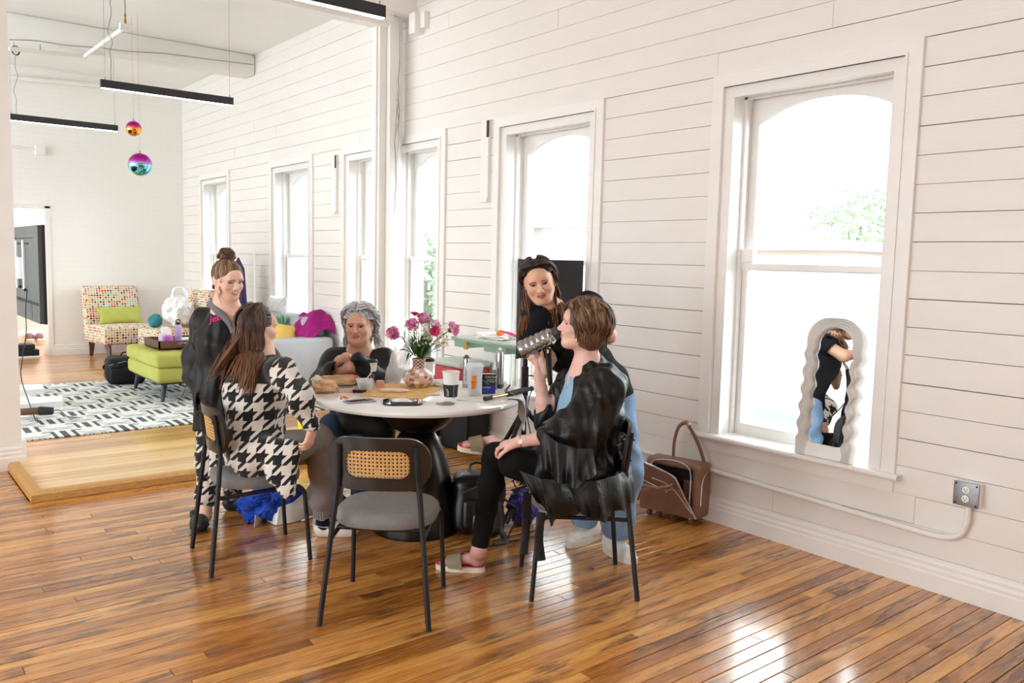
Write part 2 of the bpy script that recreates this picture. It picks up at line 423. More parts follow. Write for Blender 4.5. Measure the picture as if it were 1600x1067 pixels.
# ---- boarded window wall
WIN = [(2.03, 3.30), (4.24, 5.50), (6.20, 7.18), (7.22, 8.18), (8.88, 10.11), (11.50, 12.72)]
ZB, ZS, ZT = 0.452, 0.552, 2.738
wall = struct_root('wall_right')
wb = MB(); XI, XO = XW+0.022, XW+0.34
wb.bb((XI, -0.6, -0.1), (XO, YB+0.3, ZB)); wb.bb((XI, -0.6, ZT), (XO, YB+0.3, CEIL+0.1))
ys = [-0.6] + [v for w in WIN for v in (w[0]+0.03, w[1]-0.03)] + [YB+0.3]
for i in range(0, len(ys), 2): wb.bb((XI, ys[i], ZB), (XO, ys[i+1], ZT))
wb.build('wall_core', [M['wallgap']], wall)
sb = MB()
hz = 0.072
sb.add([(0.02,-.5,-hz),(0.02,.5,-hz),(0.02,.5,hz),(0.02,-.5,hz),(0.002,-.5,-hz+0.0006),(0.002,.5,-hz+0.0006),(0.002,.5,hz-0.0006),(0.002,-.5,hz-0.0006),
  (0,-.5+.0006,-hz+0.0016),(0,.5-.0006,-hz+0.0016),(0,.5-.0006,hz-0.0016),(0,-.5+.0006,hz-0.0016)],
       [(0,1,5,4),(1,2,6,5),(2,3,7,6),(3,0,4,7),(4,5,9,8),(5,6,10,9),(6,7,11,10),(7,4,8,11),(8,9,10,11),(0,3,2,1)])
w0 = sb.build('wall_board', [M['board']], wall); first = True; nwb = 0
for k in range(-1, 28):
 z0 = 0.166+0.1429*k; zc = z0+0.07145
 if z0 > CEIL: break
 segs = []; cur = -0.6
 if z0+0.02 >= ZB and z0 < ZT-0.02:
  for a, b in WIN: segs.append((cur, a+0.02)); cur = b-0.02
 segs.append((cur, YB))
 gapz = R.choice([0.0001, 0.0004, 0.0008, 0.0016, 0.0030])
 for a, b in segs:
  if b-a < 0.02: continue
  cuts = [a]
  if b-a > 5:
   c = a + R.uniform(2.0, 4.5)
   while c < b-1.2: cuts.append(c); c += R.uniform(3.0, 4.8)
  cuts.append(b)
  for p, q in zip(cuts[:-1], cuts[1:]):
   o = w0 if first else w0.copy()
   if not first: COL.objects.link(o)
   first = False; nwb += 1
   g = gapz*R.choice([0.3, 0.8, 1.0, 1.6])
   hh = 0.1429-g if k >= 0 else 0.1429
   o.location = (XW+R.uniform(0, 0.0016), (p+q)/2, zc); o.scale = (1, q-p-0.0012, hh/0.144)
   o.rotation_euler = (R.uniform(-0.0006, 0.0006), 0, 0)
def window(i, y0, y1, lock=False):
 w = struct_root('window_%d' % i); f = XW
 c = MB()   # casing: outer frame boards (mitred)
 cw = 0.075
 yz = lambda a, b, x: (x, a, b)
 def ring(mb, oy0, oy1, oz0, oz1, t, x0, x1, bottom=True):
  for poly in ([(oy0, oz0), (oy0+t, oz0), (oy0+t, oz1-t), (oy0, oz1)], [(oy1-t, oz0), (oy1, oz0), (oy1, oz1), (oy1-t, oz1-t)], [(oy0, oz1), (oy0+t, oz1-t), (oy1-t, oz1-t), (oy1, oz1)]):
   mb.prism(poly, x0, x1, 'x')
  return mb
 ring(c, y0, y1, ZS, ZT, cw, f-0.022, f+0.03, False)
 c.build('casing', [M['trim']], w)
 b = MB(); ring(b, y0+cw-0.004, y1-cw+0.004, ZS, ZT-cw+0.014, 0.014, f-0.030, f+0.02, False); b.build('bead', [M['trim']], w)
 m = MB(); ring(m, y0+cw, y1-cw, ZS, ZT-0.063, 0.075, f-0.004, f+0.05, False); m.build('inner_casing', [M['trim']], w)
 a0, a1, az = y0+0.15, y1-0.15, 2.613
 r = MB(); ring(r, a0-0.03, a1+0.03, ZS, az+0.03, 0.03, f+0.051, f+0.30, False); r.build('reveal', [M['trim']], w)
 s = MB(); s.bb((f-0.055, y0-0.035, ZS-0.032), (f+0.02, y1+0.035, ZS)); s.bb((f+0.02, a0-0.02, ZS-0.03), (f+0.32, a1+0.02, ZS))
 s.tube([(f-0.052, y0-0.035, ZS-0.016), (f-0.052, y1+0.035, ZS-0.016)], 0.0155, 10); s.build('sill', [M['trim']], w)
 s = MB(); s.bb((f-0.018, y0+0.005, ZB), (f+0.02, y1-0.005, ZS-0.03)); s.bb((f-0.024, y0, ZS-0.045), (f+0.02, y1, ZS-0.03)); s.build('apron', [M['trim']], w)
 # sashes
 lx0, lx1 = f+0.135, f+0.17; ux0, ux1 = f+0.18, f+0.215
 zm = 1.60; st = 0.055
 lo = MB(); lo.bb((lx0, a0, ZS), (lx1, a0+st, zm)); lo.bb((lx0, a1-st, ZS), (lx1, a1, zm)); lo.bb((lx0, a0+st, ZS), (lx1, a1-st, ZS+0.07)); lo.bb((lx0-0.006, a0, zm-0.022), (lx1+0.01, a1, zm+0.012)); lo.build('lower_sash', [M['trim']], w)
 up = MB(); up.bb((ux0, a0, zm-0.03), (ux1, a0+st, az)); up.bb((ux0, a1-st, zm-0.03), (ux1, a1, az)); up.bb((ux0, a0+st, zm-0.03), (ux1, a1-st, zm+0.01))
 ya, yb2 = a0+st, a1-st; n = 14; spring, crown = 2.455, 2.565
 arc = [(ya+(yb2-ya)*k/n, spring+(crown-spring)*math.sqrt(max(0, 1-(2*k/n-1)**2*0.98))) for k in range(n+1)]
 arc = [(yy, spring+(crown-spring)*(1-abs(2*k/n-1)**2.2)) for k, (yy, zz) in enumerate(arc)]
 for k in range(n):
  (p, q), (p2, q2) = arc[k], arc[k+1]
  up.prism([(p, q), (p2, q2), (p2, az), (p, az)], ux0, ux1, 'x')
 up.build('arched_upper_sash', [M['trim']], w)
 p = MB(); p.bb((lx0+0.015, a0+st-0.005, ZS+0.065), (lx0+0.019, a1-st+0.005, zm-0.018)); p.build('pane', [M['glass']], w)
 p = MB(); p.bb((ux0+0.015, a0+st-0.005, zm), (ux0+0.019, a1-st+0.005, az-0.02)); p.build('pane', [M['glass']], w)
 st2 = MB(); st2.bb((f+0.10, a0, ZS), (f+0.13, a0+0.016, az)); st2.bb((f+0.10, a1-0.016, ZS), (f+0.13, a1, az)); st2.bb((f+0.10, a0, az-0.016), (f+0.13, a1, az)); st2.build('stop', [M['trim']], w)
 if lock:
  q = MB(); q.rbox((f+0.125, a1-0.055, zm+0.06), (0.03, 0.09, 0.085), 0.006); q.build('sash_bracket', [M['trim']], w)
 return w
M['glass'] = glass_mat('window_glass', (0.97, 0.99, 0.985), 0.12)
for i, (a, b) in enumerate(WIN): window(i+1, a, b, i == 0)
# baseboards
def baseboard(name, pts, h=0.155, flip=1):
 prof = [(-0.004, 0.0), (0.026, 0.0), (0.026, 0.085), (0.020, 0.095), (0.022, 0.110), (0.014, 0.125), (0.016, 0.14), (0.008, h), (-0.004, h)]
 return prof
def base_x(name, x, ya, yb, z, sgn=-1, h=0.155):
 p = [(x+sgn*(a+(0.0005 if b > 0.15 else 0)), z+b*h/0.155) for a, b in baseboard('', None)]
 m = MB(); n = len(p); vs = [(a, ya, b) for a, b in p]+[(a, yb, b) for a, b in p]
 m.add(vs, [tuple(range(n)), tuple(range(n, 2*n))[::-1]]+[(i, (i+1) % n, n+(i+1) % n, n+i) for i in range(n)])
 return tag(m.build(name, [M['trim']]), kind='structure')
def base_y(name, y, xa, xb, z, sgn=-1, h=0.155):
 p = [(y+sgn*a, z+b*h/0.155) for a, b in baseboard('', None)]
 m = MB(); n = len(p); vs = [(xa, a, b) for a, b in p]+[(xb, a, b) for a, b in p]
 m.add(vs, [tuple(range(n)), tuple(range(n, 2*n))[::-1]]+[(i, (i+1) % n, n+(i+1) % n, n+i) for i in range(n)])
 return tag(m.build(name, [M['trim']]), kind='structure')
base_x('baseboard_right', XW, -0.6, 5.86, 0.0)
base_x('baseboard_right_far', XW, 7.05, YB, FZ)
# ---- brick end wall with a doorway, room beyond
DX0, DX1, DZ = 1.45, 2.30, 2.19
wf = struct_root('wall_far')
MB().bb((-4.9, YB, 0), (DX0, YB+0.32, CEIL)).bb((DX1, YB, 0), (XW+0.3, YB+0.32, CEIL)).bb((DX0, YB, DZ), (DX1, YB+0.32, CEIL)).build('brickwork', [M['brick']], wf)
base_y('baseboard_far', YB, DX1+0.02, XW-0.03, FZ)
dr = struct_root('door_1')
m = MB(); m.bb((DX1-0.03, YB-0.012, FZ), (DX1+0.035, YB+0.33, DZ+0.02)); m.bb((DX0-0.035, YB-0.012, FZ), (DX0+0.03, YB+0.33, DZ+0.02)); m.bb((DX0-0.035, YB-0.012, DZ-0.01), (DX1+0.035, YB+0.33, DZ+0.03)); m.build('door_frame', [M['trim']], dr)
tag(MB().bb((0.0, YB+0.3, 0), (0.1, YB+2.7, 3.4)).bb((5.6, YB+0.3, 0), (5.7, YB+1.9, 3.4)).build('wall_pink_side_unseen', [M['trim']]), kind='structure')  # unseen side walls, added to dim the room beyond the doorway
M['pinkwall'] = mat('pale_pink_wall', '#e6d6d0', 0.7, var=0.02)
tag(MB().bb((0.0, YB+2.6, 0), (6, YB+2.7, 3.4)).build('wall_pink_room', [M['pinkwall']]), kind='structure')
base_y('baseboard_pink_room', YB+2.6, 0.2, 5.5, FZ)
# ---- wall between the rooms, post, beam
wm = struct_root('wall_middle')
MB().bb((-4.5, 6.86, 0), (0.955, 7.02, CEIL)).build('plaster', [M['trim']], wm)
base_y('baseboard_middle', 6.86, -3.0, 0.975, 0.0, -1, 0.17)
tag(MB().bb((0.955, 6.84, FZ), (0.985, 7.04, 0.21)).build('baseboard_jamb', [M['trim']]), kind='structure')
tag(MB().bb((-4.5, 6.72, 3.80), (XW, 7.10, CEIL)).bb((0.9, 6.80, 3.735), (4.0, 7.06, 3.80)).bb((0.9, 6.86, 3.70), (4.0, 7.0, 3.735)).build('ceiling_beam', [M['trim']]), kind='structure')
M['oldwood'] = paint('painted_old_timber', '#eeebe7', 0.9, 0.5)
po = struct_root('wooden_post')
m = MB(); m.rbox((4.045, 6.91, (3.80+FZ)/2), (0.115, 0.14, 3.80-FZ), 0.006, seg=1); m.build('post', [M['oldwood']], po)
m = MB(); m.bb((3.915, 6.90, FZ), (3.985, 7.03, 3.735)); m.bb((3.895, 6.93, FZ), (3.92, 7.0, 3.72)); m.build('jamb_board', [M['trim']], po)
m = MB(); m.bb((4.118, 6.885, FZ), (4.150, 6.95, 3.80)); m.build('side_strip', [M['trim']], po)
rc = random.Random(5); m = MB()   # drying cracks down the post face
for (cx, za, zb_) in ((4.055, 1.9, 3.25), (4.085, 2.5, 3.79), (4.075, 2.75, 3.1)):
 pts = []; n = 14
 for k in range(n+1):
  z = zb_+(za-zb_)*k/n; pts.append((cx+rc.uniform(-.006, .006)+0.006*math.sin(k*0.8), 6.8385, z))
 m.tube(pts, [0.0003+0.0018*math.sin(PI*k/n) for k in range(n+1)], 4)
m.build('crack', [M['wallgap']], po)
m = MB(); m.bb((4.10, 6.60, 3.62), (XW, 6.70, 3.80)); m.bb((4.15, 6.52, 3.66), (XW, 6.60, 3.80)); tag(m.build('trim_1', [M['trim']]), kind='structure')
# ---- ceiling with exposed beam and pipes
ce = struct_root('ceiling')
MB().bb((-4.5, -3.5, CEIL), (XW+0.3, YB+0.3, CEIL+0.1)).build('plaster', [M['ceiling']], ce)
MB().rbox((2.25, 10.72, CEIL-0.13), (3.9, 0.30, 0.26), 0.03, seg=2).build('cross_beam', [M['ceiling']], ce)
tag(MB().bb((0.3, YB, CEIL), (6, YB+2.9, CEIL+0.1)).build('ceiling_pink_room', [M['ceiling']]), kind='structure')
wl = struct_root('wall_left_unseen')
m = MB(); XL = -4.6
ops = [(-0.2, 1.3), (2.2, 3.7), (4.6, 6.1), (7.3, 13.3)]  # openings out of view, shaped for light; far one widened to brighten
m.bb((XL-0.3, -3.6, -0.1), (XL, YB, 0.7)); m.bb((XL-0.3, -3.6, 3.1), (XL, YB, CEIL))
cur = -3.6
for a, b in ops: m.bb((XL-0.3, cur, 0.7), (XL, a, 3.1)); cur = b
m.bb((XL-0.3, cur, 0.7), (XL, YB, 3.1)); m.build('plaster', [M['trim']], wl)
tag(MB().bb((XL-0.3, -3.8, -0.1), (XW+0.3, -3.5, CEIL)).build('wall_behind_unseen', [M['trim']]), kind='structure')  # unseen rear wall, added to limit the light in the near room
tag(MB().bb((XW, -3.6, -0.1), (XW+0.3, -0.6, 0.5)).bb((XW, -3.6, 2.75), (XW+0.3, -0.6, CEIL)).bb((XW, -1.1, 0.4), (XW+0.3, -0.6, 2.8)).bb((XW, -3.6, 0.4), (XW+0.3, -2.4, 2.8)).build('wall_right_near', [M['trim']]), kind='structure')
M['whitepipe'] = mat('white_pipe', '#ecebe6', 0.4, var=0.02)
M['brass'] = mat('brass', '#a9853c', 0.35, 0.9, var=0.1)
M['darkmetal'] = mat('dark_metal', '#26231f', 0.45, 0.5, var=0.1)
sp = thing('sprinkler_pipe', 'white sprinkler pipe hung below the far ceiling with brass sprinkler head', 'pipe', (1.2, 8.9, 3.9))
pA, pB = W(196, 42, 7.9), W(132, 88, 9.6); pC = W(14, 76, 9.0)
for a, b in ((pA, pB), (pB, pC)):
 MB().tube([a, b], 0.022, 10).build('pipe', [M['whitepipe']], sp, world=True)
MB().sphere(pB, 0.034, 10, 8).build('fitting', [M['whitepipe']], sp, world=True); MB().tube([pA-Vector((0.05, 0, 0.0)), pA+Vector((0.05, 0, 0))], 0.034, 10).build('fitting', [M['whitepipe']], sp, world=True)
q = MB(); q.lathe([(0.010, 0), (0.013, 0.03), (0.006, 0.05), (0.012, 0.075), (0.004, 0.10)], pA+Vector((0, 0, 0.03)), 10); q.build('sprinkler_head', [M['brass']], sp, world=True)
MB().tube([pA+Vector((0, 0, 0.10)), Vector((pA.x, pA.y, CEIL))], 0.003, 5).build('hanger', [M['darkmetal']], sp, world=True); MB().tube([pB*0.4+pC*0.6, Vector(((pB*0.4+pC*0.6).x, (pB*0.4+pC*0.6).y, CEIL))], 0.003, 5).build('hanger', [M['darkmetal']], sp, world=True)
sp2 = thing('ceiling_cable', 'thin grey cable looping along the far ceiling beam', 'cable', (2.5, 10.5, 3.95))
pts = [ony(x, y, 10.55) for x, y in ((14, 62), (60, 64), (105, 71), (150, 74), (200, 80), (260, 84), (330, 93), (396, 101))]
MB().tube(catmull(pts, 5), 0.006, 6).build('cable', [mat('grey_cable', '#a8a8a4', 0.6, var=0)], sp2, world=True)
sp3 = thing('heating_pipe', 'thick white horizontal pipe high on the far brick wall', 'pipe', (2.2, YB-0.06, 3.75))
MB().tube([ony(14, 121, YB-0.07), ony(155, 134, YB-0.07)], 0.035, 12).build('pipe', [M['whitepipe']], sp3, world=True)
jb = thing('junction_box', 'small white junction box with conduit stub on the far brick wall', 'junction box', (2.2, YB-0.04, 3.1))
c0 = ony(63, 235, YB-0.03)
MB().rbox(c0, (0.13, 0.06, 0.13), 0.008).build('box', [M['whitepipe']], jb, world=True)
MB().tube([c0+Vector((-0.06, 0, 0)), ony(14, 228, YB-0.03)], 0.018, 8).build('conduit', [M['whitepipe']], jb, world=True)
# wall channels beside the windows (short vertical trim strips with open ends)
for n, (yy, za, zb_) in enumerate(((5.60, 2.10, 2.74), (8.32, 2.08, 2.68))):
 m = MB(); m.bb((XW-0.03, yy-0.045, za), (XW+0.002, yy+0.06, zb_)); m.bb((XW-0.045, yy-0.05, za-0.03), (XW, yy+0.065, za))
 m.bb((XW-0.034, yy-0.05, zb_-0.14), (XW-0.029, yy-0.02, zb_-0.005), 1)
 tag(m.build('trim_%d' % (n+2), [M['trim'], M['wallgap']]), kind='structure')
# ---- conduit and outlets on the window wall
c_ = MB(); zc = 0.335
ycx = 1.66
pts = [(XW-0.024, 3.90, 0.335), (XW-0.024, 3.2, 0.325), (XW-0.024, 2.5, 0.305), (XW-0.024, 1.86, 0.285), (XW-0.026, 1.76, 0.29), (XW-0.03, 1.69, 0.32), (XW-0.03, ycx, 0.38), (XW-0.03, ycx-0.005, 0.45), (XW-0.03, ycx-0.005, 0.49)]
pts = [pts[0], pts[1], pts[2]] + catmull(pts[3:], 5)
co = thing('conduit_pipe', 'white painted conduit pipe along the wall below the nearest window, bending up to the outlet', 'pipe', (XW-0.024, 2.6, 0.3))
c_.tube([Vector(p) for p in pts], 0.0155, 10); c_.build('pipe', [M['trim']], co, world=True)
MB().tube([(XW-0.024, 2.35, 0.3012), (XW-0.024, 2.30, 0.2997)], 0.019, 10).build('coupling', [M['trim']], co, world=True); cc = MB(); cc.tube([(XW-0.024, 3.9, 0.335), (XW-0.024, 4.0, 0.345), (XW-0.03, 4.05, 0.40), (XW-0.03, 4.06, 0.5)], 0.0155, 10); cc.build('pipe_bend', [M['trim']], co, world=True)
M['greybox'] = mat('grey_metal_plate', '#8f9195', 0.35, 0.6, var=0.05)
M['whiteplastic'] = mat('white_plastic', '#eeeeea', 0.35, var=0)
M['black'] = mat('black_slot', '#0c0c0c', 0.6, var=0)
ob = thing('outlet_box', 'grey metal outlet box with two white sockets on the boarded wall', 'outlet', (XW, 1.66, 0.53), 0)
MB().rbox((XW-0.025, 1.66, 0.535), (0.05, 0.115, 0.115), 0.004).build('back_box', [M['trim']], ob, world=True)
MB().rbox((XW-0.052, 1.66, 0.535), (0.008, 0.118, 0.118), 0.004).build('cover_plate', [M['greybox']], ob, world=True)
for s_ in (1, -1):
 zc = 0.535+s_*0.0215
 d = MB(); d.lathe([(0.0175, 0), (0.0175, 0.006), (0.015, 0.008)], (XW-0.055, 1.66, zc), 20, rot=(0, -PI/2, 0)); so = d.build('socket', [M['whiteplastic']], ob, world=True)
 e = MB(); e.bb((XW-0.0645, 1.66+0.005, zc+0.0), (XW-0.0625, 1.66+0.0072, zc+0.008)); e.bb((XW-0.0645, 1.66-0.0072, zc+0.0), (XW-0.0625, 1.66-0.005, zc+0.008)); e.lathe([(0.0025, 0), (0.0025, 0.002)], (XW-0.0625, 1.66, zc-0.006), 8, rot=(0, -PI/2, 0)); e.build('slot', [M['black']], so, world=True)
for a in (-1, 1):
 for b in (-1, 1):
  MB().lathe([(0.005, 0), (0.005, 0.002), (0.002, 0.003)], (XW-0.056, 1.66+a*0.047, 0.535+b*0.047), 8, rot=(0, -PI/2, 0)).build('screw', [M['darkmetal']], ob, world=True)
ob2 = thing('outlet_box', 'small grey outlet box on the wall behind the seated woman in the black satin robe', 'outlet', (XW-0.02, 4.06, 0.54))
MB().rbox((XW-0.03, 4.06, 0.55), (0.06, 0.11, 0.12), 0.004).build('back_box', [M['greybox']], ob2, world=True)
# ---- outdoors
M['extwall'] = mat('pale_brick_house', '#9a857c', 0.8, var=0.05, vscale=3)
M['extwall2'] = mat('pale_grey_house', '#8b9396', 0.8, var=0.05, vscale=3)
M['extroof'] = mat('roof_edge', '#7d7470', 0.8, var=0.05)
M['extground'] = mat('street_ground', '#858582', 0.9, var=0.05, vscale=1)
M['extglass'] = mat('far_window_glass', '#8a959e', 0.3, var=0.0)
tag(MB().bb((XW+0.6, -40, -4.6), (90, 90, -4.5)).build('ground_outside', [M['extground']]), kind='structure')
def far_building(name, label, mt, x, p0, p1, ztop, wins, depth=8, zbase=-4.5):
 a = onx(p0[0], p0[1], x); b = onx(p1[0], p1[1], x)
 y0, y1 = sorted((a.y, b.y))
 t = thing(name, label, 'building', (x+depth/2, (y0+y1)/2, zbase))
 MB().bb((x, y0, zbase), (x+depth, y1, ztop)).build('wall', [mt], t, world=True)
 MB().bb((x-0.25, y0-0.2, ztop), (x+depth+0.2, y1+0.2, ztop+0.22)).build('roof', [M['extroof']], t, world=True)
 for (fy, z0, w, h) in wins:
  yc = y0+(y1-y0)*fy
  f = MB(); f.bb((x-0.06, yc-w/2-0.08, z0-0.08), (x+0.02, yc+w/2+0.08, z0+h+0.08)); fo_ = f.build('window', [M['trim']], t, world=True)
  MB().bb((x-0.068, yc-w/2, z0), (x-0.0605, yc+w/2, z0+h)).build('pane', [M['extglass']], fo_, world=True)
 return t
far_building('brick_house', 'pale brick building outside the nearest window', M['extwall'], 16.0, (1150, 380), (1308, 380), 1.95, [(0.7, -1.2, 0.9, 1.9)], 6)
far_building('grey_house', 'pale grey building far outside behind the nearest window', M['extwall2'], 30.0, (1290, 400), (1420, 400), 2.6, [(0.45, 0.6, 1.4, 1.0), (0.2, 0.6, 1.4, 1.0)], 9)
far_building('low_shed', 'low white shed roof below the tree outside the nearest window', M['extwall2'], 10.0, (1180, 600), (1290, 600), -0.35, [], 3)
far_building('street_block', 'pale block with cornice outside the second window', M['extwall'], 22.0, (800, 380), (925, 380), 2.9, [(0.3, 0.2, 1.0, 1.8), (0.55, 0.2, 1.0, 1.8), (0.8, 0.2, 1.0, 1.8)], 6)
def leaf_mat(name, a, b):
 t = NT(name); o = t.n('ObjectInfo').outputs['Random']; f = t.noise(t.coord('Position'), 1.5, 3, 0.6)
 t.base(t.ramp(f, [(0.35, lin(a)), (0.65, lin(b))])); t.rough(0.8); return t.m
M['leaf'] = leaf_mat('tree_leaves', '#35552c', '#5f8048')
M['bark'] = mat('bark', '#5c4a3c', 0.9, var=0.2)
def tree(c, r, label, seed):
 t = thing('tree', label, 'tree', (c.x, c.y, -4.5)); rr = random.Random(seed)
 MB().tube([(c.x, c.y, -4.5), (c.x+0.1, c.y, (c.z-4.5)/2), (c.x, c.y, c.z)], [0.25, 0.18, 0.08], 8).build('trunk', [M['bark']], t, world=True)
 m = MB(); vs = []; fs = []
 for k in range(1600):
  d = Vector((rr.gauss(0, 1), rr.gauss(0, 1), rr.gauss(0, 1))).normalized()*r*rr.uniform(0.45, 1.0)
  d.z *= 0.85; d += Vector((0, math.sin(d.z*3)*0.2*r, 0))
  p = c+d; s = rr.uniform(0.10, 0.22); u = Vector((rr.gauss(0, 1), rr.gauss(0, 1), rr.gauss(0, 1))).normalized(); w = u.orthogonal().normalized()*s*0.6; u = u*s
  m.add([p-u, p+w, p+u, p-w], [(0, 1, 2, 3)])
 o = m.build('foliage', [M['leaf']], t, world=True, fixn=False); o['kind'] = 'stuff'
tree(onx(1372, 440, 29.0)+Vector((-2.6, 0, 0)), 2.0, 'green tree right of the brick building outside the nearest window', 1)
tree(onx(1345, 352, 52.0)+Vector((0, 0, 0)), 3.4, 'pale distant tree above the roofs outside the nearest window', 2)
tree(onx(665, 440, 18.0), 2.4, 'green tree outside the window behind the vase', 3)
# ================================================================ shared materials
M['blackwood'] = mat('black_stained_wood', '#1b1512', 0.38, var=0.15, vscale=20, aniso=(1, 6, 6), coat=0.3)
M['blacktube'] = mat('black_steel_tube', '#1d1d20', 0.4, 0.3, var=0.05)
M['greyseat'] = fabric('grey_tweed', '#7d7a78', 700, 0.9, 0.06, 0.4, 40)
M['cane'] = mat('woven_cane', '#c99d62', 0.55, var=0.12, vscale=60)
M['tabletop'] = mat('white_table_top', '#efeeec', 0.18, var=0.02, vscale=3, coat=0.4)
M['bronze'] = mat('dark_bronze_base', '#2a241d', 0.28, 0.75, var=0.25, vscale=5, bump=0.15, bscale=14)
M['lime'] = fabric('lime_fabric', '#bcbc62', 500, 0.85, 0.08)
M['limelight'] = fabric('lime_pillow', '#b4bb5c', 500, 0.85, 0.05)
M['walnut'] = mat('walnut_legs', '#4a2015', 0.35, var=0.2, vscale=12, aniso=(6, 6, 1), coat=0.3)
M['greyleg'] = mat('charcoal_wood_leg', '#35343a', 0.5, var=0.15)
M['sofa'] = fabric('pale_grey_sofa', '#b4b6ba', 400, 0.9, 0.04)
M['blackcloth'] = fabric('black_nylon', '#141416', 500, 0.6, 0.15, 0.3)
M['blackleather'] = mat('black_leather', '#111114', 0.3, var=0.2, bump=0.4, bscale=140, coat=0.25)
M['white'] = mat('matte_white', '#efefef', 0.6, var=0.02)
M['paper'] = mat('white_paper', '#f2f0ee', 0.8, var=0.02)
M['silver'] = mat('brushed_silver', '#b7babd', 0.25, 0.9, var=0.05)
M['chrome'] = mat('chrome', '#d8d8da', 0.12, 1.0, var=0)
M['gold'] = mat('gold_metal', '#c2a070', 0.25, 1.0, var=0.03)
M['clear'] = glass_mat('clear_plastic', (0.93, 0.95, 0.96), 0.35, 0.08)
M['rubber'] = mat('black_rubber', '#17171a', 0.55, var=0.05)
M['mirror'] = mat('mirror_glass', '#f4f6f6', 0.0, 1.0, var=0)
ZT_ = 0.808
# ================================================================ dining chairs
def make_chair(loc, rz, label):
 t = thing('dining_chair', label, 'chair', loc, rz, 'cane back dining chairs around the table')
 s = MB(); n = 40; prof = [(0.0, 0.412), (0.86, 0.412), (0.97, 0.420), (1.0, 0.440), (0.985, 0.462), (0.92, 0.477), (0.7, 0.484), (0.35, 0.487), (0, 0.488)]
 vs = []
 for (k, z) in prof:
  for i in range(n):
   a = 2*PI*i/n; e = 2/2.6
   x = 0.232*math.copysign(abs(math.cos(a))**e, math.cos(a)); y = 0.222*math.copysign(abs(math.sin(a))**e, math.sin(a))
   vs.append((x*k, y*k+0.015, z))
 fs = [(i*n+k, i*n+(k+1) % n, (i+1)*n+(k+1) % n, (i+1)*n+k) for i in range(len(prof)-1) for k in range(n)]
 s.add(vs, fs, True); s.build('seat', [M['greyseat']], t)
 H_ = 0.118; zc = 0.715; tilt = 0.12
 def P(a, b, y): return (a, -0.178-0.045*(1-(a/0.23)**2)+0.0-tilt*b+y, zc+b)
 outer = rrect(0.455, 2*H_, 0.10, 7); inner = rrect(0.285, 0.128, 0.045, 7)
 # extra resolution along the straight sides
 def dens(o):
  out = []
  for i in range(len(o)):
   a, b = o[i], o[(i+1) % len(o)]; d = math.hypot(a[0]-b[0], a[1]-b[1]); k = 6 if d > 0.05 else 1
   for j in range(k): out.append((a[0]+(b[0]-a[0])*j/k, a[1]+(b[1]-a[1])*j/k))
  return out
 o_, i_ = dens(outer), dens(inner)
 m = MB(); L_ = len(o_)
 if len(i_) == L_:
  frame_ring(m, o_, i_, -0.009, 0.009, P)
 m.sm = [True]*len(m.sm); m.build('backrest', [M['blackwood']], t, flat_angle=50)
 # cane panel: cells with round holes
 c = MB(); nx, nz = 17, 8; w_, h_ = 0.292/nx, 0.134/nz
 for i in range(nx):
  for j in range(nz):
   cx, cz = -0.146+w_*(i+0.5), -0.067+h_*(j+0.5)
   if (abs(cx) > 0.142-0.03 and abs(cz) > 0.064-0.02) and ((abs(cx)-0.112)**2+(abs(cz)-0.044)**2) > 0.0016: continue
   sq = [(w_/2, 0), (w_/2, h_/2), (0, h_/2), (-w_/2, h_/2), (-w_/2, 0), (-w_/2, -h_/2), (0, -h_/2), (w_/2, -h_/2)]
   ho = [(0.0042*math.cos(PI/4*k), 0.0042*math.sin(PI/4*k)) for k in range(8)]
   vs = [P(cx+a, cz+b, -0.001) for a, b in sq]+[P(cx+a, cz+b, 0.0005) for a, b in ho]
   c.add(vs, [(k, (k+1) % 8, 8+(k+1) % 8, 8+k) for k in range(8)])
 co_ = c.build('cane_panel', [M['cane']], t, fixn=False); co_['kind'] = 'stuff'
 m = MB(); frame_ring(m, rrect(0.292, 0.135, 0.048, 7), rrect(0.279, 0.122, 0.042, 7), -0.011, 0.011, P); m.build('cane_rim', [M['blackwood']], t)
 for sx in (-1, 1):
  pts = [(sx*0.240, -0.262, 0.004), (sx*0.205, -0.222, 0.36), (sx*0.183, -0.200, 0.57)]
  top = [(sx*0.176, -0.199, 0.62), (sx*0.172, -0.208, 0.68), (sx*0.168, -0.222, 0.80)]
  l = MB(); l.tube([Vector(p) for p in pts+top], 0.0125, 12)
  for zz, yy in ((0.665, -0.2215), (0.765, -0.234)): l.sphere((sx*0.170, yy, zz), (0.006, 0.004, 0.006), 8, 6)
  l.build('leg', [M['blacktube']], t)
  l = MB(); l.tube(catmull([(sx*0.226, 0.243, 0.004), (sx*0.215, 0.222, 0.30), (sx*0.211, 0.214, 0.37), (sx*0.207, 0.185, 0.402), (sx*0.204, 0.15, 0.405)], 4), 0.0115, 12)
  l.build('leg', [M['blacktube']], t)
  l = MB(); l.tube([(sx*0.204, 0.15, 0.405), (sx*0.198, -0.218, 0.385)], 0.0105, 10); l.build('side_rail', [M['blacktube']], t)
 l = MB(); l.tube([(-0.204, 0.10, 0.402), (0.204, 0.10, 0.402)], 0.010, 8); l.build('cross_rail', [M['blacktube']], t)
 l = MB(); l.tube([(-0.203, -0.12, 0.398), (0.203, -0.12, 0.398)], 0.010, 8); l.build('cross_rail', [M['blacktube']], t)
 return t
def face(a, b):  # z-rotation so that local +y points along a->b
 return math.atan2(-(b[0]-a[0]), b[1]-a[1])
CH_F = ((1.897, 3.236, 0), face((1.732, 3.057), (2.063, 3.415)))
ch0 = make_chair(CH_F[0], CH_F[1], 'empty black dining chair in the foreground with woven cane back and grey seat')
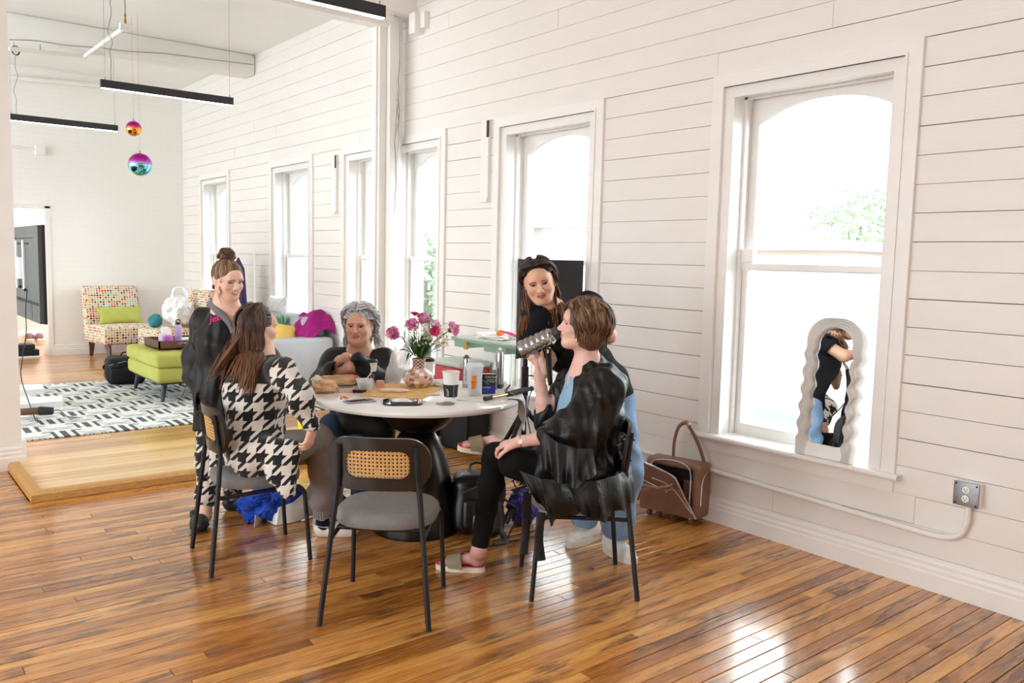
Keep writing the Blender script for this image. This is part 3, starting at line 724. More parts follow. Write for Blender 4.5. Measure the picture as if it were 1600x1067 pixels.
def chair_copy(loc, rz, label):
 c = copy_tree(ch0); c.location = loc; c.rotation_euler = (0, 0, rz); c['label'] = label; return c
CL = ((1.413+1.389+1.866+1.896)/4, (4.471+4.017+3.976+4.39)/4)
RL = face(((1.413+1.389)/2, (4.471+4.017)/2), ((1.866+1.896)/2, (3.976+4.39)/2))
CRt = ((2.471+2.849+3.125+2.70)/4, (2.863+2.566+3.012+3.243)/4)
RR = face(((2.849+3.125)/2, (2.566+3.012)/2), ((2.471+2.70)/2, (2.863+3.243)/2))
chair_copy((CL[0], CL[1], 0), RL, 'black cane back dining chair under the woman in the houndstooth cardigan')
chair_copy((CRt[0], CRt[1], 0), RR, 'black cane back dining chair under the woman in the black satin robe')
# ================================================================ table
TC = Vector((2.60, 4.10, 0))
tb = thing('dining_table', 'round white table on a dark bronze hourglass pedestal', 'table', TC)
R_ = 0.605
MB().lathe([(0, 0.772), (R_-0.02, 0.772), (R_-0.006, 0.777), (R_, 0.790), (R_-0.004, 0.802), (R_-0.014, ZT_), (0, ZT_)], (0, 0, 0), 96).build('tabletop', [M['tabletop']], tb)
MB().lathe([(0.0, 0.772), (0.245, 0.772), (0.242, 0.745), (0.228, 0.70), (0.20, 0.655), (0.16, 0.615), (0.115, 0.59), (0.09, 0.578), (0.0, 0.575)], (0, 0, 0), 64).build('pedestal_bowl', [M['bronze']], tb)
MB().lathe([(0.0, 0.584), (0.088, 0.582), (0.105, 0.572), (0.125, 0.54), (0.155, 0.47), (0.185, 0.38), (0.212, 0.28), (0.235, 0.17), (0.252, 0.08), (0.262, 0.02), (0.260, 0.0), (0, 0.0)], (0, 0, 0), 64).build('pedestal_cone', [M['bronze']], tb)
# ================================================================ linear lights
M['lightbody'] = mat('black_light_body', '#2b2c31', 0.5, var=0.03)
M['diffuser'] = mat('light_diffuser', '#ffffff', 0.5, var=0, emit='#fff6ea', estr=9.0)
M['wire'] = mat('thin_steel_wire', '#9c9c98', 0.4, 0.5, var=0)
M['cordgrey'] = mat('grey_cord', '#8f8f8b', 0.6, var=0)
def lin_light(x0, x1, y, z, label, curl=False):
 t = thing('linear_light', label, 'ceiling light', ((x0+x1)/2, y, z), 0, 'black linear ceiling lights')
 MB().bb((x0, y-0.022, z+0.004), (x1, y+0.022, z+0.075)).build('housing', [M['lightbody']], t, world=True)
 MB().bb((x0+0.006, y-0.019, z), (x1-0.006, y+0.019, z+0.006)).build('diffuser', [M['diffuser']], t, world=True)
 for xx in (x0+0.04, x1-0.03):
  MB().tube([(xx, y, z+0.075), (xx, y, CEIL)], 0.0015, 5).tube([(xx, y, z+0.073), (xx, y, z+0.10)], 0.005, 6).build('suspension_wire', [M['wire']], t, world=True)
 rr = random.Random(int(y*10)); pts = []
 for k in range(13):
  zz = z+0.075+(CEIL-z-0.075)*k/12; pts.append((x0+0.09+rr.uniform(-0.025, 0.025)*(0 < k < 12), y, zz))
 MB().tube(catmull(pts, 4), 0.0032, 6).build('power_cord', [M['cordgrey']], t, world=True)
 if curl:
  c = (x0+curl[0], y+0.01, z+curl[1]); q = MB()
  for k in range(4):
   q.tube([(c[0]+0.035*math.cos(a)+0.004*k, c[1]+0.006*k, c[2]+0.05*math.sin(a)) for a in [2*PI*i/14 for i in range(15)]], 0.004, 5)
  q.build('coiled_cord', [M['rubber']], t, world=True)
 return t
A = gnd(156, 138, 3.03); B = gnd(365, 165, 3.03); lin_light(A.x, B.x, (A.y+B.y)/2, 3.03, 'black linear light hanging in the middle, longest whole bar in view')
A = gnd(15, 188, 3.03); B = gnd(184, 206, 3.03); lin_light(A.x-0.02, B.x, (A.y+B.y)/2, 3.03, 'farthest black linear light, cut off by the left wall edge', (0.10, 0.78))
A = gnd(600, 30, 3.03); lin_light(A.x-1.18, A.x, A.y, 3.03, 'nearest black linear light at the top edge, in front of the ceiling beam')
# ================================================================ hanging metallic balls
def ball_mat(name, stops):
 t = NT(name); z = t.sep(t.coord('Generated'))[2]; t.base(t.ramp(z, [(p, lin(c)) for p, c in stops])); t.rough(0.06); t.p.inputs['Metallic'].default_value = 1.0; return t.m
def ball(px, py, dep, dia, stops, label):
 c = W(px, py, dep); t = thing('hanging_ball', label, 'ornament', c, 0, 'shiny ombre balls hanging in the far room')
 MB().sphere((0, 0, 0), dia/2, 32, 20).build('ball', [ball_mat('ombre_chrome', stops)], t)
 MB().lathe([(0.012, 0), (0.012, 0.02), (0.004, 0.03)], (0, 0, dia/2-0.003), 10).build('cap', [M['silver']], t)
 MB().tube([(0, 0, dia/2), (0, 0, CEIL-c.z)], 0.0012, 4).build('string', [mat('pink_string', '#d98a80', 0.7, var=0)], t)
ball(219, 257, 9.0, 0.245, [(0.0, '#6ed3d6'), (0.45, '#7cc9dd'), (0.62, '#c84fb8'), (0.8, '#b8189c'), (1, '#b8189c')], 'large shiny ball fading from magenta to turquoise')
ball(209, 201, 9.1, 0.165, [(0.0, '#f0b653'), (0.45, '#efa552'), (0.62, '#d8437c'), (0.8, '#b8189c'), (1, '#b8189c')], 'small shiny ball fading from magenta to orange')
# ================================================================ rug (flat woven print)
def rug_mat():
 t = NT('geometric_rug'); sx, sy, sz = t.sep(t.coord('Position'))
 m = lambda op, a, b=None, c=None: t.math(op, a, b, c)
 U, V = 0.46, 0.30
 v = m('DIVIDE', sy, V); row = m('FLOOR', v); fv = m('SUBTRACT', v, row)
 odd = m('MODULO', m('ABSOLUTE', row), 2.0)
 u = m('ADD', m('DIVIDE', sx, U), m('MULTIPLY', odd, 0.5)); fu = m('SUBTRACT', u, m('FLOOR', u))
 a = m('ABSOLUTE', m('SUBTRACT', fu, 0.5))                       # 0 at motif centre .. .5
 def band(x, c, w): return m('LESS_THAN', m('ABSOLUTE', m('SUBTRACT', x, c)), w)
 inside = m('LESS_THAN', m('ABSOLUTE', m('SUBTRACT', fv, 0.5)), 0.40)
 bars = m('MULTIPLY', m('ADD', m('LESS_THAN', a, 0.055), band(a, 0.17, 0.035)), inside)
 cap = m('MULTIPLY', band(fv, 0.86, 0.05), m('MULTIPLY', m('GREATER_THAN', a, 0.14), m('LESS_THAN', a, 0.33)))
 cap2 = m('MULTIPLY', band(fv, 0.14, 0.05), m('LESS_THAN', a, 0.0))
 d1 = m('ADD', m('MULTIPLY', a, 1.7), fv); d2 = m('SUBTRACT', fv, m('MULTIPLY', a, 1.7))
 lines = m('ADD', band(d1, 1.02, 0.022), m('ADD', band(d1, 0.86, 0.018), m('ADD', band(d2, -0.35, 0.02), band(d2, -0.5, 0.018))))
 lines = m('MULTIPLY', lines, m('GREATER_THAN', a, 0.22))
 k = m('MINIMUM', m('ADD', bars, m('ADD', cap, lines)), 1.0)
 n = t.noise(t.coord('Position'), 90, 3, 0.7)
 c = t.mix(k, lin('#e9eae6'), lin('#3d454c')); c = t.mix(t.math('MULTIPLY', n, 0.22), c, lin('#9aa19f'))
 t.base(c); t.rough(0.95); t.bump(n, 0.4, 0.004); return t.m
ru = MB()
x0, x1, y0, y1 = 0.3, 3.9, 7.52, 10.55
ru.grid(lambda u, v: (x0+(x1-x0)*u, y0+(y1-y0)*v+0.05*u, FZ+0.011+0.0015*math.sin(u*23)*math.sin(v*17)), 36, 30, thick=0.010)
tag(ru.build('area_rug', [rug_mat()]), 'large pale rug with black geometric pattern in the far room', 'rug')
# ================================================================ slipper chairs
def dots_mat():
 t = NT('petal_dot_fabric'); co = t.coord('Object'); nrm = t.n('NewGeometry').outputs['Normal']
 x, y, z = t.sep(co); m = lambda op, a, b=None, c=None: t.math(op, a, b, c)
 S = 26.0
 u = m('MULTIPLY', m('ADD', x, 0.0), S); v = m('MULTIPLY', m('ADD', z, m('MULTIPLY', y, 1.0)), S)
 ax = m('ABSOLUTE', t.sep(t.coord('Normal'))[0]); side = m('GREATER_THAN', ax, 0.75)
 u = m('ADD', m('MULTIPLY', u, m('SUBTRACT', 1.0, side)), m('MULTIPLY', m('MULTIPLY', y, S), side)); v2 = m('MULTIPLY', z, S)
 v = m('ADD', m('MULTIPLY', v, m('SUBTRACT', 1.0, side)), m('MULTIPLY', v2, side))
 iu, iv = m('FLOOR', u), m('FLOOR', v); fu, fv = m('SUBTRACT', m('SUBTRACT', u, iu), 0.5), m('SUBTRACT', m('SUBTRACT', v, iv), 0.5)
 d = m('SQRT', m('ADD', m('MULTIPLY', fu, fu), m('MULTIPLY', fv, fv)))
 w = t.n('TexWhiteNoise', noise_dimensions='2D'); t.set(w.inputs['Vector'], t.comb(iu, iv, 0))
 col = t.ramp(w.outputs['Value'], [(0.0, lin('#a82a2e')), (0.14, lin('#d9694a')), (0.28, lin('#e8a987')), (0.40, lin('#8fc0bb')), (0.54, lin('#b9c48a')), (0.68, lin('#8a7fb0')), (0.76, lin('#5c1e2b')), (0.86, lin('#a8cfd0')), (0.94, lin('#c9765e'))], 'CONSTANT')
 t.base(t.mix(m('LESS_THAN', d, 0.40), lin('#eadcc0'), col)); t.rough(0.9); return t.m
M['dots'] = dots_mat()
def slipper_chair(loc, rz, label):
 t = thing('slipper_chair', label, 'armchair', loc, rz, 'dotted slipper chairs')
 MB().rbox((0, -0.04, 0.345), (0.80, 0.74, 0.26), 0.05, seg=4, puff=0.02, n=3).build('seat', [M['dots']], t)
 b = MB(); b.rbox((0, 0, 0), (0.78, 0.17, 0.72), 0.05, seg=4, n=3)
 for i, v in enumerate(b.v):
  x, y, z = v; b.v[i] = (x*(1-0.02*z), y+0.28+0.10*max(0.0, (z+0.36)/0.72)**1.6+0.02, z+0.66)
 b.build('backrest', [M['dots']], t)
 for sx in (-1, 1):
  l = MB(); l.tube([(sx*0.31, -0.31, 0.23), (sx*0.305, -0.33, 0.12), (sx*0.29, -0.34, 0.0)], [0.045, 0.038, 0.027], 4); l.build('leg', [M['walnut']], t)
  l = MB(); l.tube([(sx*0.31, 0.27, 0.23), (sx*0.30, 0.30, 0.12), (sx*0.285, 0.37, 0.0)], [0.045, 0.036, 0.026], 4); l.build('leg', [M['walnut']], t)
 return t
sc1 = slipper_chair((3.12, 13.00, FZ), math.radians(8), 'armless chair in multicoloured dotted fabric with a lime pillow, by the doorway')
def pillow(name, c, size, mt, label, rot=(0, 0, 0), group=None, cat='pillow', seed=0, crease=0.006):
 m = MB(); n = 18; w, h, d = size; R = Euler(rot).to_matrix(); rr = random.Random(seed); ph = rr.uniform(0, 6)
 def S(u, v, s):
  a, b = 2*u-1, 2*v-1; th = max(0, (1-abs(a)**2.6)*(1-abs(b)**2.6))**0.5
  pin = 1-0.10*(1-abs(a))*abs(b)**3; pin2 = 1-0.10*(1-abs(b))*abs(a)**3
  wob = crease*math.sin(9*a+4*b+ph)*th
  return R @ Vector((a*w/2*pin2, s*(th*d/2+wob), b*h/2*pin))+Vector(c)
 m.grid(lambda u, v: S(u, v, 1), n, n); m.grid(lambda u, v: S(u, v, -1), n, n)
 bm = MB(); o = m.build(name, [mt]); b2 = bmesh.new(); b2.from_mesh(o.data); bmesh.ops.remove_doubles(b2, verts=b2.verts, dist=0.0008); bmesh.ops.recalc_face_normals(b2, faces=b2.faces); b2.to_mesh(o.data); b2.free()
 for p in o.data.polygons: p.use_smooth = True
 return tag(o, label, cat, group)
pillow('lumbar_pillow', (3.12, 13.04, FZ+0.60), (0.62, 0.26, 0.15), M['limelight'], 'lime green lumbar pillow on the dotted armless chair', (math.radians(-14), 0, math.radians(8)), seed=2)
sc2 = slipper_chair((3.62, 12.02, FZ), math.radians(-86), 'second dotted armless chair in the corner, mostly hidden behind the standing woman')
# ---- things around the far corner
M['plasticbag'] = mat('white_translucent_bag', '#f2f2f2', 0.35, var=0.03, vscale=20)
def crumple(name, c, size, mt, seed, sub=4, amp=0.25, freq=3.0, flat=0.0, parent=None, sharp=25, world=True):
 bm = bmesh.new(); bmesh.ops.create_icosphere(bm, subdivisions=sub, radius=1.0)
 from mathutils import noise as nz
 off = Vector((seed*7.3, seed*3.1, seed*1.7))
 for v in bm.verts:
  p = v.co.copy(); k = 1+amp*(nz.noise(p*freq+off)+0.6*abs(nz.noise(p*freq*2.3+off)))
  q = Vector((p.x*size[0], p.y*size[1], p.z*size[2]))*k
  if flat: q.z = max(q.z, -size[2]*flat)
  v.co = q+Vector(c)
 me = bpy.data.meshes.new(name); 
 if parent is not None:
  Mi = local_matrix(parent).inverted()
  for v in bm.verts: v.co = Mi @ v.co
 bm.to_mesh(me); bm.free()
 for p in me.polygons: p.use_smooth = True
 try: me.set_sharp_from_angle(angle=math.radians(sharp))
 except Exception: pass
 return link(name, me, [mt] if not isinstance(mt, list) else mt, parent)
bagc = (3.66, 12.06, FZ+0.70)
pb_ = thing('plastic_bag', 'white plastic shopping bag standing on the second dotted chair', 'bag', (bagc[0], bagc[1], bagc[2]-0.24))
crumple('bag_body', bagc, (0.20, 0.19, 0.21), M['plasticbag'], 1, 4, 0.22, 2.5, 0.93, pb_)
for s_ in (-1, 1):
 MB().tube(catmull([(bagc[0]-0.10, bagc[1]+0.04*s_, bagc[2]+0.18), (bagc[0]-0.06+0.02*s_, bagc[1]+0.04*s_, bagc[2]+0.33), (bagc[0]+0.06, bagc[1]+0.04*s_, bagc[2]+0.33), (bagc[0]+0.12, bagc[1]+0.04*s_, bagc[2]+0.17)], 6), 0.022, 8, flat=0.35).build('handle', [M['plasticbag']], pb_, world=True)
M['teal'] = fabric('teal_cloth', '#3f8c96', 300)
M['patch'] = fabric('patterned_tote', '#b98a6a', 60, 0.9, 0.5, 0.3, 30)
c_ = crumple('teal_bag', (3.36, 12.14, FZ+0.575), (0.09, 0.08, 0.10), M['teal'], 4, 3, 0.2, 3, 0.9); tag(c_, 'small teal cloth pouch beside the white plastic bag', 'pouch')
M['lilac'] = mat('lilac_gift_bag', '#a98ad0', 0.5, var=0.05)
gb = thing('gift_bag', 'lilac gift bag standing on the floor right of the dotted chair', 'bag', (3.0, 11.42, FZ))
g = MB(); g.rbox((3.0, 11.42, FZ+0.17), (0.20, 0.12, 0.34), 0.012, (0, 0, 0.2), seg=2); g.build('bag_body', [M['lilac']], gb, world=True)
MB().tube(catmull([(2.94, 11.40, FZ+0.33), (2.96, 11.40, FZ+0.42), (3.04, 11.42, FZ+0.42), (3.06, 11.42, FZ+0.33)], 5), 0.006, 6).build('handle', [M['lilac']], gb, world=True)
# ================================================================ lime ottoman with tray
ot = thing('ottoman', 'lime green two-tier ottoman on charcoal legs', 'ottoman', (2.72, 9.27, FZ+0.011))
OX0, OX1, OY0, OY1 = 2.42, 3.04, 8.72, 9.86; oc = ((OX0+OX1)/2, (OY0+OY1)/2)
MB().rbox((oc[0], oc[1], FZ+0.285), (OX1-OX0, OY1-OY0, 0.16), 0.045, seg=4, n=2).build('base_cushion', [M['lime']], ot, world=True)
MB().rbox((oc[0], oc[1], FZ+0.435), (OX1-OX0+0.02, OY1-OY0+0.02, 0.15), 0.045, seg=4, n=4, puff=0.02).build('top_cushion', [M['lime']], ot, world=True)
MB().bb((OX0+0.05, OY0+0.05, FZ+0.185), (OX1-0.05, OY1-0.05, FZ+0.215)).build('base_frame', [M['greyleg']], ot, world=True)
for sx, sy in ((OX0+0.10, OY0+0.09), (OX1-0.10, OY0+0.09), (OX0+0.10, OY1-0.10), (OX1-0.10, OY1-0.10)):
 dx = -0.035 if sx < oc[0] else 0.035; dy = -0.035 if sy < oc[1] else 0.035
 MB().tube([(sx, sy, FZ+0.21), (sx+dx, sy+dy, FZ+0.011)], [0.033, 0.017], 12).build('leg', [M['greyleg']], ot, world=True)
M['traywood'] = mat('tray_wood', '#6b4637', 0.55, var=0.2, vscale=16, aniso=(1, 5, 5))
tz = FZ+0.535
tr = thing('serving_tray', 'brown wooden tray with cut-out handles on the lime ottoman', 'tray', (2.82, 9.15, tz))
TX0, TX1, TY0, TY1 = 2.50, 2.98, 8.92, 9.45
MB().bb((TX0, TY0, tz-0.002), (TX1, TY1, tz+0.010)).build('tray_base', [M['traywood']], tr, world=True)
for lo, hi in (((TX0, TY0, tz), (TX0+0.014, TY1, tz+0.085)), ((TX1-0.014, TY0, tz), (TX1, TY1, tz+0.085))): MB().bb(lo, hi).build('side', [M['traywood']], tr, world=True)
for yy in (TY0, TY1-0.014):
 m = MB(); o_ = [(TX0, tz), (TX1, tz), (TX1, tz+0.085), (TX0, tz+0.085)]; mx_ = (TX0+TX1)/2; i_ = [(mx_-0.05, tz+0.04), (mx_+0.05, tz+0.04), (mx_+0.05, tz+0.065), (mx_-0.05, tz+0.065)]
 frame_ring(m, o_, i_, yy, yy+0.014, lambda a, b, y: (a, y, b)); m.build('side', [M['traywood']], tr, world=True)
def grad_mat(name, stops, axis=0, rough=0.5):
 t = NT(name); t.base(t.ramp(t.sep(t.coord('Generated'))[axis], [(p, lin(c)) for p, c in stops])); t.rough(rough); return t.m
tis = thing('tissue_box', 'pink and purple tissue box with white tissue in the wooden tray', 'tissue box', (2.60, 9.02, tz+0.012))
MB().rbox((2.60, 9.02, tz+0.07), (0.12, 0.12, 0.115), 0.004).build('box', [grad_mat('tissue_box_print', [(0, '#e9c9e6'), (0.35, '#8a5fc7'), (0.6, '#d94fb0'), (1, '#b98adf')])], tis, world=True)
crumple('tissue', (2.60, 9.02, tz+0.165), (0.05, 0.03, 0.055), M['paper'], 9, 3, 0.5, 2.5, 0, tis)
bo = thing('water_bottle', 'lilac steel water bottle with black loop lid on the tray', 'bottle', (2.75, 9.10, tz+0.012))
M['lilacbottle'] = mat('lilac_powder_coat', '#c9aede', 0.4, var=0.02)
MB().lathe([(0.0, 0), (0.034, 0), (0.036, 0.004), (0.036, 0.19), (0.030, 0.215), (0.022, 0.228), (0.0, 0.228)], (0, 0, 0), 24).build('body', [M['lilacbottle']], bo)
MB().lathe([(0.0, 0.226), (0.023, 0.226), (0.023, 0.25), (0, 0.252)], (0, 0, 0), 20).build('lid', [M['rubber']], bo)
MB().tube([(0.022*math.cos(a), 0, 0.258+0.022*math.sin(a)) for a in [PI*k/10-0.2 for k in range(13)]], 0.005, 6).build('loop', [M['rubber']], bo)
o = MB().rbox((2.90, 9.30, tz+0.045), (0.17, 0.22, 0.05), 0.003, (0, 0, 0.15)).build('paper_stack', [M['paper']]); tag(o, 'stack of white paper beside the lilac bottle in the tray', 'papers')
ph = MB(); ph.rbox((2.80, 8.86, tz+0.004), (0.15, 0.075, 0.009), 0.004, (0, 0, -0.1)); o = ph.build('phone', [M['rubber']]); tag(o, 'black phone charging on the lime ottoman in front of the tray', 'phone')
cb = MB()
cb.tube(catmull([(2.76, 8.86, tz+0.006), (2.74, 8.79, tz+0.004), (2.735, 8.70, tz-0.05), (2.72, 8.695, FZ+0.25), (2.66, 8.66, FZ+0.1), (2.60, 8.60, FZ+0.016), (2.8, 8.5, FZ+0.016)], 6), 0.003, 5)
cb.tube(catmull([(2.84, 8.86, tz+0.006), (2.86, 8.79, tz+0.004), (2.87, 8.70, tz-0.05), (2.87, 8.695, FZ+0.25), (2.88, 8.66, FZ+0.1), (2.9, 8.55, FZ+0.016)], 6), 0.003, 5)
tag(cb.build('charging_cable', [mat('dark_green_cable', '#2e4038', 0.6, var=0)]), 'dark charging cables hanging down the lime ottoman', 'cable')
# ================================================================ sofa (L-shaped, back towards the camera)
so = thing('sofa', 'pale grey L-shaped sofa below the far windows', 'sofa', (3.7, 9.8, FZ))
def sofa_part(name, lo, hi, r=0.05, puff=0.0):
 c = [(a+b)/2 for a, b in zip(lo, hi)]; d = [abs(b-a) for a, b in zip(lo, hi)]
 return MB().rbox(c, d, r, seg=4, puff=puff, n=2).build(name, [M['sofa']], so, world=True)
sofa_part('end_panel', (3.16, 8.20, FZ+0.06), (4.12, 8.44, 0.72), 0.045)
sofa_part('seat_base', (3.20, 8.42, FZ+0.06), (4.12, 9.70, 0.36), 0.03)
sofa_part('seat_cushion', (3.20, 8.44, 0.34), (3.86, 9.06, 0.50), 0.05, 0.015)
sofa_part('seat_cushion', (3.20, 9.08, 0.34), (3.86, 9.68, 0.50), 0.05, 0.015)
sofa_part('backrest', (3.88, 8.42, 0.30), (4.13, 9.70, 0.93), 0.07)
sofa_part('arm', (3.20, 9.68, FZ+0.06), (4.12, 9.84, 0.66), 0.05)
m = MB(); m.rbox((4.0, 8.62, 0.68), (0.24, 0.30, 0.40), 0.12, (0.0, 0.1, 0), seg=5, n=2); m.build('corner_cushion', [M['sofa']], so, world=True)
for sx, sy in ((3.24, 8.26), (4.05, 8.26), (3.26, 9.78), (4.05, 9.78)): MB().tube([(sx, sy, FZ+0.07), (sx, sy, FZ)], [0.025, 0.018], 8).build('leg', [M['greyleg']], so, world=True)
M['yellowp'] = fabric('pale_yellow_velvet', '#ecc766', 300, 0.7, 0.06)
M['mustard'] = fabric('mustard_velvet', '#c98f1e', 300, 0.7, 0.12, 0.3, 20)
M['emerald'] = fabric('emerald_velvet', '#0f5a4c', 300, 0.6, 0.1)
M['magenta'] = fabric('magenta_velvet', '#a3157a', 300, 0.6, 0.15, 0.4, 14)
M['whitep'] = fabric('white_cotton', '#e9ebee', 300, 0.9, 0.03)
G_ = 'pillows on the grey sofa'
pillow('throw_pillow', (3.80, 8.56, 0.67), (0.50, 0.36, 0.16), M['yellowp'], 'pale yellow pillow leaning at the near end of the grey sofa', (math.radians(-18), math.radians(8), math.radians(20)), G_, seed=5)
pillow('throw_pillow', (3.66, 9.0, 0.70), (0.42, 0.42, 0.16), M['mustard'], 'dark mustard velvet pillow behind the pale yellow pillow on the sofa', (math.radians(-12), math.radians(6), math.radians(25)), G_, seed=6)
pillow('throw_pillow', (3.46, 8.86, 0.66), (0.38, 0.34, 0.14), M['emerald'], 'emerald green pillow beside the mustard pillow on the sofa', (math.radians(-12), math.radians(-8), math.radians(5)), G_, seed=7)
pillow('throw_pillow', (4.0, 9.42, 1.01), (0.5, 0.20, 0.16), M['whitep'], 'white pillow on the back of the grey sofa near the far windows', (0, 0, math.radians(88)), G_, seed=8)
# pineapple crown shaped cushion
pn = thing('pineapple_plush', 'pineapple-shaped plush with a green crown between the sofa pillows', 'cushion', (3.80, 8.84, 0.52))
MB().sphere((3.80, 8.84, 0.66), (0.10, 0.07, 0.15), 16, 10).build('fruit', [M['mustard']], pn, world=True)
m = MB(); M['mint'] = fabric('mint_green_felt', '#7fb79b', 300, 0.9, 0.08)
for k in range(9):
 a = -0.9+0.225*k; b0_ = Vector((3.80, 8.84, 0.78)); tip = b0_+Vector((0.13*math.sin(a)*0.8, -0.03*math.cos(k*2.1), 0.17*math.cos(a*0.8)))
 m.tube([b0_, b0_.lerp(tip, 0.5)+Vector((0.015*math.sin(a), 0, 0)), tip], [0.016, 0.026, 0.004], 8, flat=0.5)
m.build('crown', [M['mint']], pn, world=True)
# magenta throw draped over the corner of the sofa
def throw(u, v):
 y = 8.84-0.56*u; x = 3.80+0.38*v
 z = 0.895-0.04*(1-math.sin(PI*min(1, u*1.1)))-0.32*max(0, 0.45-v)**1.3*2.0-0.30*max(0, u-0.75)
 z += 0.0+0.05*math.exp(-((u-0.55)/0.3)**2)+0.022*math.sin(14*u+9*v)+0.012*math.sin(31*u-7*v)
 return (x, y, z+0.03*math.sin(PI*u))
m = MB(); m.grid(throw, 40, 24, thick=0.012); tag(m.build('throw_blanket', [M['magenta']]), 'magenta velvet throw draped over the near corner of the grey sofa', 'blanket')
# yellow block seen low beside the seated older woman
o = crumple('yellow_bag', W(476, 596, 7.2)-Vector((0, 0, 0.24)), (0.06, 0.08, 0.27), mat('yellow_plastic', '#f0d400', 0.5, var=0.03), 2, 3, 0.08, 2, 0.9); tag(o, 'bright yellow bag on the floor behind the houndstooth sleeve', 'bag')
# ================================================================ garment rack with purple cloth
rk = thing('garment_rack', 'white garment rack by the far windows with a purple cape on it', 'clothes rack', (3.6, 10.2, FZ))
p1, p2 = W(338, 395, 10.75), W(397, 396, 10.35)
MB().tube([p1, p2], 0.013, 8).build('rail', [M['whitepipe']], rk, world=True)
for p in (p1, p2): MB().tube([p, (p.x, p.y, FZ+0.03)], 0.013, 8).build('upright', [M['whitepipe']], rk, world=True)
for p in (p1, p2): MB().rbox((p.x, p.y, FZ+0.02), (0.30, 0.05, 0.035), 0.01).build('foot', [M['whitepipe']], rk, world=True)
M['purple'] = fabric('deep_purple_satin', '#35195c', 200, 0.5, 0.2)
m = MB()
def cape(u, v):
 a = p1.lerp(p2, 0.35+0.5*u); top = p1.z-0.05; w = 0.6+0.5*v
 c = p1.lerp(p2, 0.6); q = c.lerp(a, w); z = top-0.14*abs(u-0.5)*2-(1.05)*v
 return (q.x, q.y+0.03*math.sin(u*24)*v, z)
m.grid(cape, 40, 20, thick=0.012); tag(m.build('cape', [M['purple']]), 'deep purple satin cape hanging from the white garment rack', 'cape')
# ================================================================ television, seen from behind
tv = thing('television', 'large television seen from behind with white bracket, beside the doorway', 'television', (1.1, 9.0, FZ))
M['tvback'] = mat('dark_grey_plastic', '#4a4b4c', 0.4, var=0.1, vscale=4)
pr = W(68, 430, 7.95); nrm_dir = Vector((math.cos(math.radians(200)), math.sin(math.radians(200)), 0))
# screen plane runs from its right edge (pr) away to the left
ux = Vector((0, 1, 0)); un = Vector((-1, 0, 0))
def TVP(a, b, n): return pr+ux*a+un*n+Vector((0, 0, b))
def tvbox(m, a0, a1, b0, b1, n0, n1, mt=None):
 vs = [TVP(a, b, n) for n in (n0, n1) for b in (b0, b1) for a in (a0, a1)]
 m.add(vs, [(0, 1, 3, 2), (4, 6, 7, 5), (0, 4, 5, 1), (2, 3, 7, 6), (0, 2, 6, 4), (1, 5, 7, 3)], False, mt)
zt = (W(68, 352, 7.95).z-pr.z); zb_ = (W(70, 507, 7.95).z-pr.z)
m = MB(); tvbox(m, 0.0, 1.62, zb_, zt, 0.0, 0.04); m.build('back_panel', [M['tvback']], tv, world=True)
m = MB(); tvbox(m, -0.008, 1.628, zb_-0.004, zt+0.004, -0.022, 0.001); m.build('screen_rim', [mat('blue_black_rim', '#141a28', 0.3, var=0)], tv, world=True)
m = MB(); tvbox(m, 0.28, 1.5, zt-0.125, zt-0.115, 0.038, 0.043); tvbox(m, 0.05, 1.55, zb_+0.17, zb_+0.20, 0.038, 0.044); tvbox(m, 0.42, 0.43, zb_+0.02, zb_+0.17, 0.038, 0.042); m.build('groove', [M['black']], tv, world=True)
m = MB(); tvbox(m, 0.52, 0.74, zt-0.185, zt-0.165, 0.038, 0.046); tvbox(m, 1.0, 1.18, zt-0.185, zt-0.165, 0.038, 0.046); m.build('vent_slot', [M['black']], tv, world=True)
for a in (0.76, 1.20):
 m = MB(); tvbox(m, a, a+0.07, zb_+0.30, zt-0.14, 0.03, 0.055); m.build('bracket_rail', [M['white']], tv, world=True)
m = MB(); tvbox(m, 0.84, 1.25, -0.06, 0.16, 0.05, 0.085); m.build('bracket_plate', [M['white']], tv, world=True)
m = MB(); m.tube([TVP(1.02, zb_+0.32, 0.05), TVP(1.03, -0.02, 0.055)], 0.004, 5); m.sphere(TVP(1.02, zb_+0.32, 0.055), 0.016, 8, 6); m.build('pull_cord', [M['rubber']], tv, world=True)
m = MB(); m.sphere(TVP(0.70, zb_+0.30, 0.055), 0.016, 8, 6); m.build('pull_knob', [M['rubber']], tv, world=True)
m = MB(); m.tube([TVP(1.05, 0.05, 0.08), TVP(1.25, 0.05, 0.42), (TVP(1.25, 0, 0.42).x, TVP(1.25, 0, 0.42).y, FZ+0.03)], 0.03, 12); m.build('stand_pole', [M['white']], tv, world=True)
q = TVP(1.25, 0, 0.42); MB().rbox((q.x, q.y, FZ+0.026), (0.45, 0.7, 0.028), 0.012).build('stand_base', [M['white']], tv, world=True)
pts = [TVP(0.62, zb_+0.30, 0.05), TVP(0.60, zb_+0.10, 0.07), W(41, 520, 7.9), W(35, 560, 7.75), W(33, 590, 7.65), W(44, 625, 7.6), gnd(55, 655, FZ+0.018), gnd(59, 657, FZ+0.016), gnd(50, 632, FZ+0.016), gnd(42, 628, FZ+0.016)]
MB().tube(catmull(pts, 6), 0.0045, 6).build('power_cord', [M['rubber']], tv, world=True)
